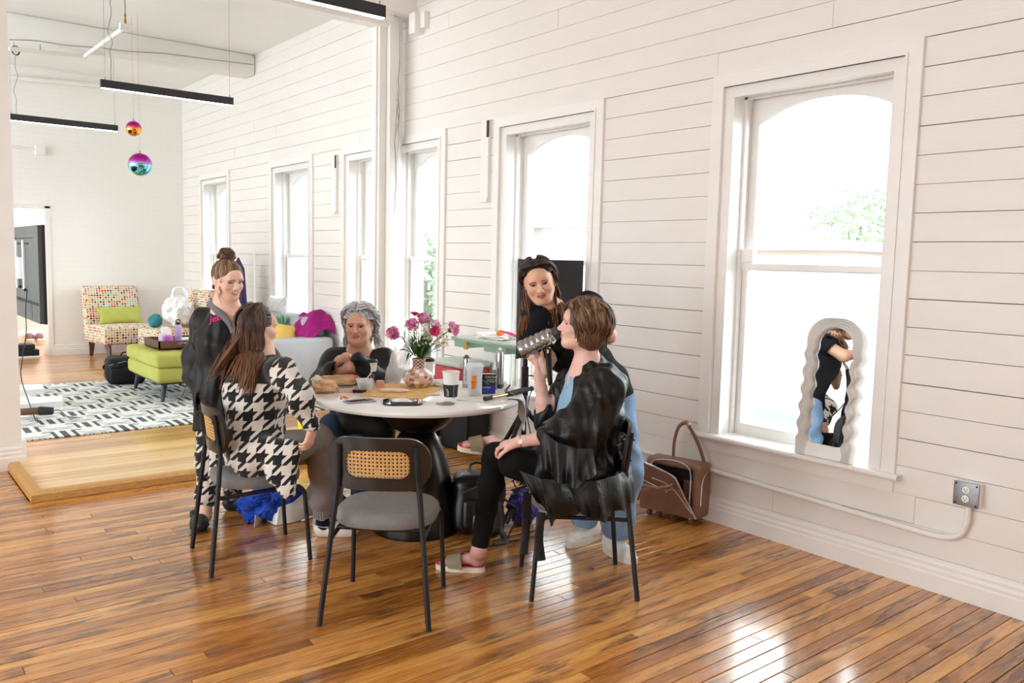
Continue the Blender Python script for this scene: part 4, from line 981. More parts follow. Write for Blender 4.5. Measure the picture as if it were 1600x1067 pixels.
# ---- boxes and boards on the rug at the left
def quad_on(z, pts, h, name, mt, label, cat):
 ps = [gnd(x, y, z) for x, y in pts]; m = MB(); m.prism([(p.x, p.y) for p in ps], z, z+h); return tag(m.build(name, [mt]), label, cat)
z = FZ+0.012
quad_on(z, [(-10, 609), (66, 607), (70, 615), (-10, 620)], 0.05, 'foam_board', M['white'], 'white foam block on the rug, farthest of the three', 'foam block')
quad_on(z, [(-10, 633), (97, 627), (99, 636), (-10, 645)], 0.06, 'foam_board', M['white'], 'white foam block on the rug, widest of the three', 'foam block')
quad_on(z, [(-10, 652), (72, 647), (74, 652), (-10, 662)], 0.03, 'foam_board', M['white'], 'low white foam block on the rug, nearest of the three', 'foam block')
bl = thing('garden_blower', 'brown and black stick tool lying on the rug beside the white foam blocks', 'tool', gnd(50, 643, z))
a = gnd(-6, 646, z+0.10); b = gnd(62, 642, z+0.10); c = gnd(82, 642, z+0.10)
M['brownwood'] = mat('brown_wood', '#6e5138', 0.5, var=0.2, vscale=10)
MB().tube([a, b], [0.025, 0.035], 12).build('shaft', [M['brownwood']], bl, world=True); MB().tube([b, c], [0.040, 0.034], 14).build('head', [M['rubber']], bl, world=True)
m = MB()
for k in range(5):
 m.tube(catmull([c, c+Vector((0.06, 0.02*k-0.04, 0.0)), c+Vector((0.12, 0.05*k-0.1, -0.07)), c+Vector((0.17+0.02*k, 0.04, -0.09))], 5), 0.003, 5)
m.build('loose_wires', [M['cordgrey']], bl, world=True)
# low black boxes in the doorway, white unit, slippers beyond
mb = thing('media_box', 'stacked black media boxes on a white board in the far doorway', 'box', gnd(45, 560, FZ))
p = gnd(20, 560, FZ); q = gnd(64, 559, FZ)
MB().bb((p.x-0.3, p.y, FZ), (q.x+0.02, p.y+0.35, FZ+0.02)).build('board', [M['white']], mb, world=True)
MB().rbox(((p.x+q.x)/2-0.15, p.y+0.16, FZ+0.065), (q.x-p.x+0.30, 0.28, 0.085), 0.006).build('lower_box', [M['rubber']], mb, world=True)
MB().rbox(((p.x+q.x)/2-0.18, p.y+0.16, FZ+0.148), (q.x-p.x+0.26, 0.27, 0.07), 0.006).build('upper_box', [M['rubber']], mb, world=True)
MB().rbox(((p.x+q.x)/2-0.23, p.y+0.16, FZ+0.29), (0.30, 0.2, 0.21), 0.006).build('white_box', [M['white']], mb, world=True)
M['slipper'] = fabric('pink_brown_slipper', '#8a6a68', 200)
for k, (px, py) in enumerate(((47, 531), (62, 531))):
 g = gnd(px, py, FZ); t = thing('slipper', ('left' if k == 0 else 'right')+' one of the two mauve slippers on the floor of the pink room', 'slipper', g, 0, 'mauve slippers')
 MB().rbox((0, 0, 0.012), (0.10, 0.26, 0.02), 0.01).build('sole', [M['whitep']], t)
 m = MB(); m.sphere((0, 0.03, 0.055), (0.065, 0.10, 0.06), 14, 8); m.build('upper', [M['slipper']], t)
# black backpack behind the ottoman
def backpack(name, label, c, s, rz, mt, seed, group=None):
 t = thing(name, label, 'backpack', c, rz, group); 
 bm = MB(); bm.rbox((0, 0, s[2]/2), s, min(s)*0.32, seg=5, n=3)
 rr = random.Random(seed)
 from mathutils import noise as nz
 for i, v in enumerate(bm.v):
  p = Vector(v); k = 1+0.22*nz.noise(p*6+Vector((seed, 0, 0))); bm.v[i] = (p.x*k, p.y*k, max(0.0, p.z*(1+0.1*nz.noise(p*5+Vector((0, seed, 0))))))
 bm.build('body', [mt], t)
 m = MB(); m.rbox((0, -s[1]*0.47, s[2]*0.38), (s[0]*0.7, s[1]*0.35, s[2]*0.5), 0.03, seg=4); m.build('front_pocket', [mt], t)
 m = MB(); m.tube([(-s[0]*0.36, -s[1]*0.50, s[2]*0.72), (0, -s[1]*0.53, s[2]*0.86), (s[0]*0.36, -s[1]*0.50, s[2]*0.72)], 0.003, 5); m.build('zip', [M['silver']], t)
 m = MB(); m.tube(catmull([(-0.05, s[1]*0.3, s[2]*0.93), (-0.03, s[1]*0.35, s[2]*1.08), (0.03, s[1]*0.35, s[2]*1.08), (0.05, s[1]*0.3, s[2]*0.93)], 6), 0.008, 8); m.build('handle', [mt], t)
 for sx in (-1, 1):
  m = MB(); m.tube(catmull([(sx*s[0]*0.25, s[1]*0.45, s[2]*0.9), (sx*s[0]*0.5, s[1]*0.85, s[2]*0.55), (sx*s[0]*0.45, s[1]*0.75, 0.12), (sx*s[0]*0.4, s[1]*0.45, 0.06)], 6), 0.022, 8, flat=0.3); m.build('strap', [mt], t)
 return t
backpack('backpack', 'black backpack slumped on the rug behind the lime ottoman', (2.50, 10.25, FZ+0.011), (0.46, 0.30, 0.32), -0.25, M['blackcloth'], 3)
# ================================================================ things on the table
T = ZT_
def tp(x, y, dz=0.0): return gnd(x, y, T+dz)
def text_mesh(name, s, size, mt, loc, rot, parent, font_shear=0.0, extrude=0.0004, align='CENTER'):
 cu = bpy.data.curves.new(name, 'FONT'); cu.body = s; cu.size = size; cu.extrude = extrude; cu.shear = font_shear; cu.align_x = align; cu.align_y = 'CENTER'; cu.resolution_u = 3
 o = bpy.data.objects.new(name, cu); COL.objects.link(o); bpy.context.view_layer.update()
 me = bpy.data.meshes.new_from_object(o); bpy.data.objects.remove(o); bpy.data.curves.remove(cu)
 Mx = Matrix.Translation(Vector(loc)) @ (rot if isinstance(rot, Matrix) else Euler(rot).to_matrix()).to_4x4()
 if parent is not None: Mx = local_matrix(parent).inverted() @ Mx
 me.transform(Mx); return link(name, me, [mt], parent)
def face_cam(p):  # z-rotation turning local -y towards the camera
 d = Vector((p[0], p[1])); return math.atan2(-d.x, d.y)
M['cupwhite'] = mat('paper_cup', '#ecebe7', 0.6, var=0.01)
M['sleeve'] = mat('black_cup_sleeve', '#232323', 0.7, var=0.1, vscale=30)
M['lidblack'] = mat('black_plastic_lid', '#121316', 0.35, var=0)
def cyl_text(s, size, mt, r, z, ang, parent, vertical=False):
 # text on a cylinder facing local angle ang
 p = Vector((r*math.cos(ang), r*math.sin(ang), z))
 Rm = Matrix.Rotation(ang+PI/2, 3, 'Z') @ Matrix.Rotation(PI/2, 3, 'X')
 if vertical: Rm = Rm @ Matrix.Rotation(PI/2, 3, 'Z')
 return text_mesh('lettering', s, size, mt, parent.location+p, Rm, parent)
def paper_cup(c, h, rb, rt, label, lid=False, sleeve=(0.28, 0.72), plug=False):
 t = thing('paper_cup', label, 'cup', c)
 rad = lambda z: rb+(rt-rb)*z/h
 MB().lathe([(0, 0.003), (rb-0.001, 0.003), (rb, 0.0), (rt, h), (rt+0.0025, h), (rt+0.0025, h+0.003), (rt-0.001, h+0.002), (rb+0.0, 0.01), (0, 0.01)], (0, 0, 0), 36).build('cup_body', [M['cupwhite']], t)
 if sleeve: MB().lathe([(rad(h*sleeve[0])+0.0004, h*sleeve[0]), (rad(h*sleeve[0])+0.0018, h*sleeve[0]), (rad(h*sleeve[1])+0.0018, h*sleeve[1]), (rad(h*sleeve[1])+0.0004, h*sleeve[1])], (0, 0, 0), 36).build('sleeve', [M['sleeve']], t)
 if lid:
  MB().lathe([(rt+0.0035, h-0.002), (rt+0.0045, h), (rt+0.004, h+0.006), (rt-0.001, h+0.008), (rt-0.003, h+0.016), (rt-0.006, h+0.018), (rt-0.01, h+0.014), (0, h+0.013)], (0, 0, 0), 36).build('lid', [M['lidblack']], t)
  if plug: MB().tube([(-rt*0.4, 0, h+0.012), (-rt*0.4, 0, h+0.034)], [0.005, 0.004], 8).build('lid_plug', [M['lidblack']], t)
 return t, rad
p = tp(704, 627); t, rad = paper_cup(p, 0.165, 0.033, 0.047, 'open white paper cup with black sleeve at the front of the table', sleeve=(0.17, 0.59))
a0 = math.atan2(-p.y, -p.x)
cyl_text('BREWING', 0.016, mat('grey_print', '#9a9a98', 0.7, var=0), 0.0425, 0.062, a0+0.42, t, True)
m = MB()
for k in range(3): m.tube(catmull([(0.0425*math.cos(a0-0.55+0.13*k), 0.0425*math.sin(a0-0.55+0.13*k), 0.035), (0.0435*math.cos(a0-0.45+0.1*k), 0.0435*math.sin(a0-0.45+0.1*k), 0.055), (0.0445*math.cos(a0-0.62+0.1*k), 0.0445*math.sin(a0-0.62+0.1*k), 0.075)], 5), 0.0009, 4)
m.build('sleeve_emblem', [M['cupwhite']], t)
p = tp(578, 598); t, rad = paper_cup(p, 0.135, 0.030, 0.045, 'white paper cup with black lid and black sleeve beside the white tube', True, (0.12, 0.56), True)
a0 = math.atan2(-p.y, -p.x)
m = MB(); m.tube([(0.0425*math.cos(a0+0.35+0.28*math.cos(q)), 0.0425*math.sin(a0+0.35+0.28*math.cos(q)), 0.05+0.012*math.sin(q)) for q in [2*PI*k/16 for k in range(17)]], 0.001, 4); m.build('sleeve_emblem', [M['cupwhite']], t)
paper_cup(tp(668, 596), 0.135, 0.029, 0.042, 'white paper cup with black lid standing behind the vase', True, (0.05, 0.35))
# coaster
p = tp(696, 631); t = thing('coaster', 'clear round coaster with brown pattern in front of the paper cup', 'coaster', p)
MB().lathe([(0, 0), (0.052, 0), (0.053, 0.002), (0.052, 0.004), (0, 0.004)], (0, 0, 0), 32).build('disc', [M['clear']], t)
MB().lathe([(0, 0.0042), (0.03, 0.0042), (0.03, 0.0052), (0, 0.0052)], (0.018, 0.01, 0), 24).build('printed_centre', [mat('brown_print', '#9b8465', 0.6, var=0.3, vscale=60)], t)
# iced drink cup with orange label
p = tp(741, 619); t = thing('iced_drink_cup', 'clear plastic iced drink cup with orange label and amber dregs', 'cup', p)
M['cupclear'] = NT('frosted_cup'); _t = M['cupclear']; _t.base(lin('#e6e9ee')); _t.rough(0.25); _t.p.inputs['Alpha'].default_value = 0.55; _t.p.inputs['Transmission Weight'].default_value = 0.0; M['cupclear'] = _t.m
hh = 0.175
MB().lathe([(0, 0.002), (0.030, 0.002), (0.032, 0.0), (0.034, 0.004), (0.050, hh), (0.0525, hh), (0.0525, hh+0.003), (0.0490, hh+0.002), (0.0325, 0.006), (0, 0.006)], (0, 0, 0), 40).build('cup_body', [M['cupclear']], t)
MB().lathe([(0, 0.007), (0.0315, 0.007), (0.0335, 0.026), (0, 0.026)], (0, 0, 0), 32).build('amber_drink', [mat('amber_liquid', '#b9712c', 0.1, var=0.1)], t)
MB().lathe([(0.0535, hh-0.004), (0.0545, hh), (0.054, hh+0.006), (0.050, hh+0.008), (0.048, hh+0.016), (0.02, hh+0.022), (0, hh+0.023)], (0, 0, 0), 36).build('lid', [M['cupclear']], t)
a0 = math.atan2(-p.y, -p.x); M['orangelabel'] = mat('orange_label', '#ff8a12', 0.6, var=0)
m = MB(); ra = lambda z: 0.034+(0.05-0.034)*z/hh+0.0008
m.grid(lambda u, v: (ra(0.05+0.075*v)*math.cos(a0+0.18-0.62*(1-u)+0.12*v-0.0), ra(0.05+0.075*v)*math.sin(a0+0.18-0.62*(1-u)+0.12*v), 0.05+0.075*v+0.006*(u-0.5)), 8, 3, thick=0.0005)
m.build('orange_label', [M['orangelabel']], t)
cyl_text('BEETFUL', 0.0095, M['lidblack'], 0.0425, 0.088, a0-0.07, t)
# skincare box + bottles
def label_box(c, w, d, h, rz, label):
 t = thing('product_box', label, 'box', c, rz)
 MB().bb((-w/2, -d/2, 0), (w/2, d/2, h)).build('carton', [mat('carton_side', '#c9b4a6', 0.5, var=0.03)], t)
 MB().bb((-w/2-0.0004, -d/2-0.0008, h*0.47), (w/2+0.0004, -d/2+0.0002, h+0.0002)).build('black_print', [mat('black_print', '#17181c', 0.4, var=0)], t)
 MB().bb((-w/2-0.0004, -d/2-0.0008, 0), (w/2+0.0004, -d/2+0.0002, h*0.47)).build('blue_print', [mat('blue_print', '#262b93', 0.4, var=0)], t)
 Rm = Matrix.Rotation(rz, 3, 'Z') @ Matrix.Rotation(PI/2, 3, 'X'); wm = M['white']
 def P(x, z): return t.location+Matrix.Rotation(rz, 3, 'Z') @ Vector((x, -d/2-0.0012, z))
 text_mesh('lettering', 'ColorCare', w*0.21, wm, P(w*0.12, h*0.88), Rm, t, 0.25)
 text_mesh('lettering', 'orCare', w*0.20, wm, P(-w*0.16, h*0.37), Rm, t, 0.25)
 for k in range(3): text_mesh('small_lettering', ['Natural Keratin Total', 'smoothing treatment', 'for coloured hair'][k], w*0.085, wm, P(w*0.18, h*(0.76-0.065*k)), Rm, t)
 m = MB()
 for k in range(3): m.tube([P(-w*0.46+k*0.006, h*0.72), P(-w*0.1+k*0.006, h*0.50)], 0.0005, 4)
 m.tube([P(-w*0.46, h*0.16), P(w*0.0, h*0.27)], 0.0005, 4); m.tube([P(-w*0.1, h*0.06), P(w*0.45, h*0.06)], 0.0007, 4); m.build('printed_lines', [mat('pale_print_line', '#9fb0e0', 0.5, var=0)], t, world=True)
 return t
p = tp(763, 616); label_box(Vector(p)+Vector((0, 0.0, 0)), 0.078, 0.05, 0.122, face_cam(p)+0.06, 'small black and blue product box beside the iced drink cup')
p = tp(772, 609); t = thing('dropper_bottle', 'small bottle with white nozzle behind the black and blue box', 'bottle', p)
MB().lathe([(0, 0), (0.018, 0), (0.019, 0.003), (0.019, 0.105), (0.014, 0.125), (0, 0.125)], (0, 0, 0), 20).build('body', [mat('smoky_plastic', '#76737c', 0.3, var=0)], t)
MB().lathe([(0, 0.124), (0.012, 0.124), (0.012, 0.14), (0.009, 0.143), (0.007, 0.172), (0, 0.173)], (0, 0, 0), 16).build('nozzle', [M['whiteplastic']], t)
def spray(px, py, r, h, cap, label, capcol, base=None):
 p = tp(px, py); t = thing('spray_can', label, 'spray can', p)
 MB().lathe([(0, 0), (r-0.001, 0), (r, 0.003), (r, h*0.86), (r*0.9, h*0.9), (r*0.55, h*0.94), (r*0.5, h*0.945), (0, h*0.945)], (0, 0, 0), 32).build('can', [M['silver']], t)
 MB().lathe([(0, h*0.93), (r*0.5, h*0.93), (r*0.42, h*0.97), (r*0.25, h*0.985), (r*0.22, h), (0, h)] if cap == 'nozzle' else [(0, h*0.90), (r*0.85, h*0.90), (r*0.85, h*0.95), (r*0.5, h*0.96), (r*0.48, h), (0, h)], (0, 0, 0), 24).build('cap', [capcol], t)
 if base: MB().lathe([(r+0.0005, 0.0), (r+0.0015, 0.002), (r+0.0015, 0.03), (r+0.0003, 0.03)], (0, 0, 0), 32).build('base_band', [base], t)
 return t
M['greycap'] = mat('grey_cap', '#4c5360', 0.4, var=0)
spray(780, 607, 0.026, 0.255, 'nozzle', 'tall silver spray can with white nozzle near the right edge of the table', M['whiteplastic'], mat('charcoal_band', '#3c4348', 0.5, var=0))
t = spray(728, 606, 0.022, 0.205, 'btn', 'slim silver spray can with dark grey cap behind the iced drink cup', M['greycap'])
p = t.location; a0 = math.atan2(-p.y, -p.x)
m = MB(); m.grid(lambda u, v: (0.0226*math.cos(a0-0.7+1.2*u), 0.0226*math.sin(a0-0.7+1.2*u), 0.03+0.11*v), 8, 2, thick=0.0004); m.build('printed_panel', [mat('pale_label', '#d7dadf', 0.4, var=0.3, vscale=120)], t)
cyl_text('TEXTURE SPRAY', 0.011, M['greycap'], 0.0236, 0.085, a0-0.1, t, True)
# curling iron and towel
ci = thing('curling_iron', 'black and gold curling iron lying across the right edge of the table', 'curling iron', tp(790, 617, 0.02))
a = tp(757, 623, 0.018); a2 = tp(768, 621, 0.02); b = tp(792, 616, 0.026); c = tp(829, 607, 0.022)
MB().tube([a, a2], [0.0135, 0.0125], 14).build('cool_tip', [M['rubber']], ci, world=True)
MB().tube([a2, b], 0.0095, 14).build('barrel', [M['gold']], ci, world=True)
MB().tube([a2+Vector((0, 0, 0.012)), a2.lerp(b, 0.6)+Vector((0, 0, 0.0145)), b+Vector((0, 0, 0.02))], 0.0055, 8, flat=0.5).build('clamp', [M['chrome']], ci, world=True)
MB().tube([b, b.lerp(c, 0.2), b.lerp(c, 0.7), c], [0.014, 0.0165, 0.0165, 0.012], 14).build('handle', [M['rubber']], ci, world=True)
MB().tube([b.lerp(a, 0.1)+Vector((0, 0, 0.016)), b.lerp(c, 0.12)+Vector((0, 0, 0.05))], [0.006, 0.0045], 8).build('clamp_lever', [M['rubber']], ci, world=True)
MB().tube([b.lerp(a, 0.02)+Vector((0, 0, 0.0)), b+Vector((0, 0, 0.028))], 0.005, 8).tube([b.lerp(c, 0.1)+Vector((-0.01, -0.01, -0.015)), b+Vector((0.005, -0.02, 0.012)), b.lerp(c, 0.3)+Vector((0, -0.02, -0.015))], 0.0022, 6).build('gold_spring', [M['gold']], ci, world=True)
MB().sphere(c+Vector((0.005, -0.003, 0)), 0.015, 12, 8).build('swivel_knob', [M['rubber']], ci, world=True)
pts = [c+Vector((0.004, -0.006, -0.01)), W(826, 625, c.y*0.78+c.x*0.62), W(824, 650, 4.62), W(829, 680, 4.7), W(830, 720, 4.8), gnd(826, 775, 0.01), gnd(800, 800, 0.006)]
MB().tube(catmull(pts, 6), 0.0032, 6).build('power_cord', [M['rubber']], ci, world=True)
o = quad_on(T+0.0012, [(694, 624), (722, 600), (790, 596), (802, 618), (786, 629)], 0.003, 'place_mat', mat('cream_board', '#e6e3da', 0.6, var=0.03), 'cream flat mat under the iced drink cup and curling iron', 'mat')
M['towel'] = fabric('white_towel', '#dfdee0', 500, 0.95, 0.05, 0.8)
e0 = tp(786, 622, 0.006); e1 = tp(812, 606, 0.006); ctr = (e0+e1)/2
out_d = Vector((ctr.x-TC.x, ctr.y-TC.y, 0)).normalized()
def towel(u, v):
 p = e0.lerp(e1, u); r = (Vector((p.x, p.y, 0))-TC).length
 # v 0..0.35 on the table, then over the rim and down, pointed hem
 q = Vector((p.x, p.y, 0))
 d = (q-TC).normalized()
 if v < 0.35:
  s = R_+0.004-(0.35-v)*0.22; return (TC.x+d.x*s, TC.y+d.y*s, T+0.006+0.0015*math.sin(u*20))
 k = (v-0.35)/0.65; hang = (0.20 if 0.15 < u < 0.9 else 0.12)*(1.0-0.5*abs(u-0.5)*2)
 w = 1-0.45*k; u2 = 0.5+(u-0.5)*w; p2 = e0.lerp(e1, u2); d2 = (Vector((p2.x, p2.y, 0))-TC).normalized()
 s = R_+0.006+0.014*min(1, k*6)+0.012*math.sin(u*13)*k
 return (TC.x+d2.x*s, TC.y+d2.y*s, T+0.004-hang*k*1.15)
m = MB(); m.grid(towel, 18, 26, thick=0.005); tag(m.build('towel', [M['towel']]), 'white towel hanging over the right edge of the table', 'towel')
# tube, tub, phone, tray
p = tp(552, 593); t = thing('cream_tube', 'white squeeze tube standing on its cap near the older woman', 'tube', p, face_cam(p))
M['tubewhite'] = mat('tube_plastic', '#e9ecdf', 0.35, var=0.02)
m = MB(); n = 20; vs = []
for k in range(9):
 z = 0.022+0.118*k/8; e = k/8; rx = 0.018+0.008*e; ry = 0.018*(1-e)+0.001
 vs += [(rx*math.cos(2*PI*i/n), ry*math.sin(2*PI*i/n), z) for i in range(n)]
m.add(vs, [(k*n+i, k*n+(i+1) % n, (k+1)*n+(i+1) % n, (k+1)*n+i) for k in range(8) for i in range(n)]+[tuple(8*n+i for i in range(n))], True); m.build('tube_body', [M['tubewhite']], t)
MB().lathe([(0, 0), (0.017, 0), (0.0175, 0.002), (0.0175, 0.021), (0, 0.022)], (0, 0, 0), 20).build('cap', [M['whiteplastic']], t)
text_mesh('lettering', 'purely gentle', 0.013, mat('faint_green_print', '#a9b8a0', 0.5, var=0), t.location+Matrix.Rotation(t.rotation_euler.z, 3, 'Z') @ Vector((0.004, -0.0165, 0.09)), Matrix.Rotation(t.rotation_euler.z, 3, 'Z') @ Matrix.Rotation(PI/2, 3, 'X') @ Matrix.Rotation(PI/2, 3, 'Z'), t)
p = tp(570, 609); t = thing('plastic_tub', 'clear plastic tub with white cream and a white stick', 'tub', p)
MB().lathe([(0, 0.001), (0.036, 0.001), (0.038, 0), (0.050, 0.062), (0.052, 0.062), (0.052, 0.065), (0.0485, 0.064), (0.0365, 0.004), (0, 0.004)], (0, 0, 0), 32).build('tub_body', [M['cupclear']], t)
MB().lathe([(0, 0.006), (0.036, 0.006), (0.044, 0.045), (0.02, 0.053), (0, 0.05)], (0, 0, 0), 24).build('cream', [M['white']], t)
MB().tube([(-0.02, 0.0, 0.03), (0.055, 0.0, 0.115)], 0.003, 6).build('stick', [M['whiteplastic']], t)
p = tp(562, 628); t = thing('phone', 'phone in a clear case lying near the front edge of the table', 'phone', p, face_cam(p)+0.42)
MB().rbox((0, 0, 0.0045), (0.165, 0.080, 0.009), 0.004).build('case', [mat('clear_blue_case', '#9aa4b4', 0.2, var=0.1)], t)
MB().rbox((0, 0, 0.0088), (0.152, 0.070, 0.002), 0.0009).build('screen', [mat('dark_glass', '#15181d', 0.05, var=0)], t)
p = tp(629, 629.5); t = thing('mirror_tray', 'black rounded square tray with a flat mirror at the front of the table', 'tray', p, face_cam(p)+0.02)
def slab(mb, w, h, r, z0, z1, c=(0, 0)):
 o = rrect(w, h, r, 8); mb.prism([(a+c[0], b+c[1]) for a, b in o], z0, z1); return mb
M['traytop'] = mat('glossy_dark_tray', '#3b3f46', 0.12, 0.4, var=0)
slab(MB(), 0.215, 0.19, 0.05, 0.0, 0.010).build('tray_body', [M['lidblack']], t)
slab(MB(), 0.207, 0.182, 0.047, 0.0098, 0.0112).build('tray_surface', [M['mirror']], t)
slab(slab(MB(), 0.15, 0.115, 0.03, 0.0112, 0.016, (0.008, -0.012)), 0.14, 0.105, 0.027, 0.016, 0.0165, (0.008, -0.012)).build('compact', [M['lidblack']], t)
slab(MB(), 0.138, 0.103, 0.027, 0.0165, 0.0172, (0.008, -0.012)).build('compact_mirror', [M['mirror']], t)
# gold mat
M['goldmat'] = mat('gold_woven_mat', '#d9b06a', 0.6, var=0.12, vscale=25)
quad_on(T+0.0008, [(562, 619), (578, 606), (600, 600), (690, 598), (695, 603), (664, 622), (655, 624)], 0.004, 'gold_mat', M['goldmat'], 'gold coloured flat mat under the vase', 'mat')
M['kraft'] = mat('crumpled_kraft_paper', '#d9b28a', 0.85, var=0.1, vscale=14)
def bag_on(px, py, size, seed, label, mt=None, rz=0.0, name='paper_bag', cat='paper bag', amp=0.35, dz=None):
 p = tp(px, py); c = (p.x, p.y, T+(size[2]*0.85 if dz is None else dz))
 bm = bmesh.new(); bmesh.ops.create_icosphere(bm, subdivisions=4, radius=1.0)
 from mathutils import noise as nz
 Rz = Matrix.Rotation(rz, 3, 'Z'); off = Vector((seed*5.1, seed*2.3, seed))
 for v in bm.verts:
  q = v.co.copy(); cell = nz.cell(q*3.0+off); k = 1+amp*(nz.noise(q*1.6+off)+0.7*abs(nz.noise(q*4.1+off))-0.15)
  q = Vector((math.copysign(abs(q.x)**0.75, q.x)*size[0], math.copysign(abs(q.y)**0.8, q.y)*size[1], q.z*size[2]))*k
  q.z = max(q.z, -size[2]*0.84); v.co = Rz @ q+Vector(c)
 me = bpy.data.meshes.new(name); bm.to_mesh(me); bm.free()
 for f in me.polygons: f.use_smooth = True
 me.set_sharp_from_angle(angle=math.radians(18))
 return tag(link(name, me, [mt or M['kraft']]), label, cat)
th = face_cam(tp(540, 590))
bag_on(531, 601, (0.12, 0.055, 0.034), 3, 'crumpled kraft paper bag on the table in front of the older woman', rz=th)
bag_on(507, 613, (0.065, 0.05, 0.038), 8, 'smaller crumpled kraft paper bag at the left edge of the table', rz=th+0.3)
bag_on(496, 601, (0.035, 0.03, 0.03), 5, 'crumpled white napkin at the left edge of the table', M['paper'], name='napkin', cat='napkin')
bag_on(604, 612, (0.018, 0.012, 0.004), 5, 'folded orange wrapper on the gold mat', mat('orange_wrapper', '#e8643c', 0.5, var=0), name='wrapper', cat='wrapper')
bag_on(556, 603, (0.012, 0.009, 0.012), 6, 'small orange wrapper on the larger kraft paper bag', mat('orange_wrapper2', '#f07a3c', 0.5, var=0), name='wrapper', cat='wrapper', dz=0.055)
M['pinkpaper'] = mat('pink_wrapping_paper', '#e8cfc4', 0.7, var=0.08, vscale=30)
bag_on(616, 613, (0.085, 0.04, 0.013), 11, 'flat folded white and pink paper packet in front of the vase', M['pinkpaper'], rz=th-0.1, name='paper_packet', cat='paper', amp=0.15)
bag_on(676, 617, (0.045, 0.022, 0.004), 12, 'flattened pale pink napkin right of the gold mat', M['pinkpaper'], rz=th, name='napkin', cat='napkin', amp=0.2)
bag_on(690, 603, (0.055, 0.045, 0.022), 14, 'crumpled white cloth with blue marks behind the front paper cup', mat('white_blue_cloth', '#e9eef2', 0.8, var=0.12, vscale=40), rz=0.3, name='cloth', cat='cloth')
def palette(px, py, w, d, h, rz, c1, c2, label):
 p = tp(px, py); t = thing('makeup_palette', label, 'palette', p, rz)
 MB().rbox((0, 0, h/2), (w, d, h), 0.002, seg=1).build('case', [c1], t); MB().rbox((0, 0.0, h+0.0004), (w*0.86, d*0.8, 0.001), 0.0004, seg=1).build('pans', [c2], t); return t
M['tancase'] = mat('tan_case', '#d6b7a4', 0.5, var=0.03); M['darkpan'] = mat('dark_green_pan', '#3b4a40', 0.5, var=0.3, vscale=60)
palette(541, 612, 0.095, 0.055, 0.026, th+0.15, M['tancase'], M['darkpan'], 'tan makeup palette with dark top beside the small kraft bag')
palette(562, 613, 0.075, 0.05, 0.018, th-0.15, M['darkmetal'], mat('nude_pan', '#b08b78', 0.5, var=0.2, vscale=60), 'dark makeup palette with nude pans left of the gold mat')
palette(577, 614, 0.03, 0.028, 0.022, th, M['tancase'], M['tancase'], 'tiny tan box on the left corner of the gold mat')
palette(594, 606, 0.045, 0.035, 0.045, th+0.2, mat('peach_box', '#d9a58c', 0.5, var=0.03), M['tancase'], 'peach coloured small box beside the plastic bag')
rr = random.Random(4)
for k in range(11):
 p = tp(538+rr.uniform(-9, 9), 622+rr.uniform(-2.0, 2.0)); m = MB(); m.rbox((p.x, p.y, T+0.004), (rr.uniform(0.008, 0.016), rr.uniform(0.007, 0.012), 0.006), 0.002, (rr.uniform(-.4, .4), rr.uniform(-.3, .3), rr.uniform(0, 3)), seg=2)
 tag(m.build('orange_peel', [M.setdefault('peel', mat('orange_peel', '#e08a2c', 0.6, var=0.1))]), 'small orange cracker crumb near the left front of the table', 'crumb', 'orange crumbs on the table')
# plastic carrier bag on table: tall, thin, translucent
_t = NT('thin_plastic_film'); _t.base(lin('#f3f1f2')); _t.rough(0.3); _t.p.inputs['Alpha'].default_value = 0.42; _t.bump(_t.noise(_t.coord('Object'), 40, 3), 0.6, 0.01); M['film'] = _t.m
from mathutils import noise as _nz
pb = tp(622, 596)
def film(u, v, back=0):
 a = 2*PI*u; k = 0.095*(1-0.50*v**1.2)+0.012*_nz.noise(Vector((math.cos(a)*2, math.sin(a)*2, v*4)))
 return (pb.x+k*math.cos(a)*1.0+0.03*v, pb.y+k*0.6*math.sin(a)+0.01*v, T+0.003+0.21*v+0.02*math.sin(a*3)*v+0.015*_nz.noise(Vector((a, v*3, 5))))
m = MB(); m.grid(film, 48, 22); tag(m.build('plastic_bag', [M['film']], fixn=False), 'thin translucent plastic bag standing on the table left of the vase', 'bag')
# ================================================================ vase with flowers
pv = tp(654, 605); vz = thing('vase', 'round vase with pink, green and white checkered mosaic', 'vase', pv)
def mosaic_mat():
 t = NT('pink_checker_mosaic'); x, y, z = t.sep(t.coord('Object')); m = lambda op, a, b=None, c=None: t.math(op, a, b, c)
 ang = m('MULTIPLY', m('ARCTAN2', y, x), 18/(2*PI)); neck = m('GREATER_THAN', z, 0.118)
 u = m('ADD', ang, 0.0); v = m('DIVIDE', z, m('ADD', m('MULTIPLY', neck, -0.0055), 0.0165))
 chk = m('MODULO', m('ABSOLUTE', m('ADD', m('FLOOR', u), m('FLOOR', v))), 2.0)
 w = t.n('TexWhiteNoise', noise_dimensions='2D'); t.set(w.inputs['Vector'], t.comb(m('FLOOR', u), m('FLOOR', v), 0))
 other = t.mix(neck, t.ramp(w.outputs['Value'], [(0, lin('#6b7048')), (0.34, lin('#f1ecea')), (0.55, lin('#8f8a63')), (0.7, lin('#caa9a0')), (0.85, lin('#f5f2f0'))], 'CONSTANT'), lin('#4a4a38'))
 t.base(t.mix(chk, lin('#e5a596'), other)); t.rough(0.18); t.p.inputs['Coat Weight'].default_value = 0.5
 fu = m('SUBTRACT', u, m('FLOOR', u)); fv = m('SUBTRACT', v, m('FLOOR', v))
 e = m('MINIMUM', m('MINIMUM', fu, m('SUBTRACT', 1.0, fu)), m('MINIMUM', fv, m('SUBTRACT', 1.0, fv)))
 t.bump(m('MINIMUM', m('MULTIPLY', e, 8.0), 1.0), 0.5, 0.002); return t.m
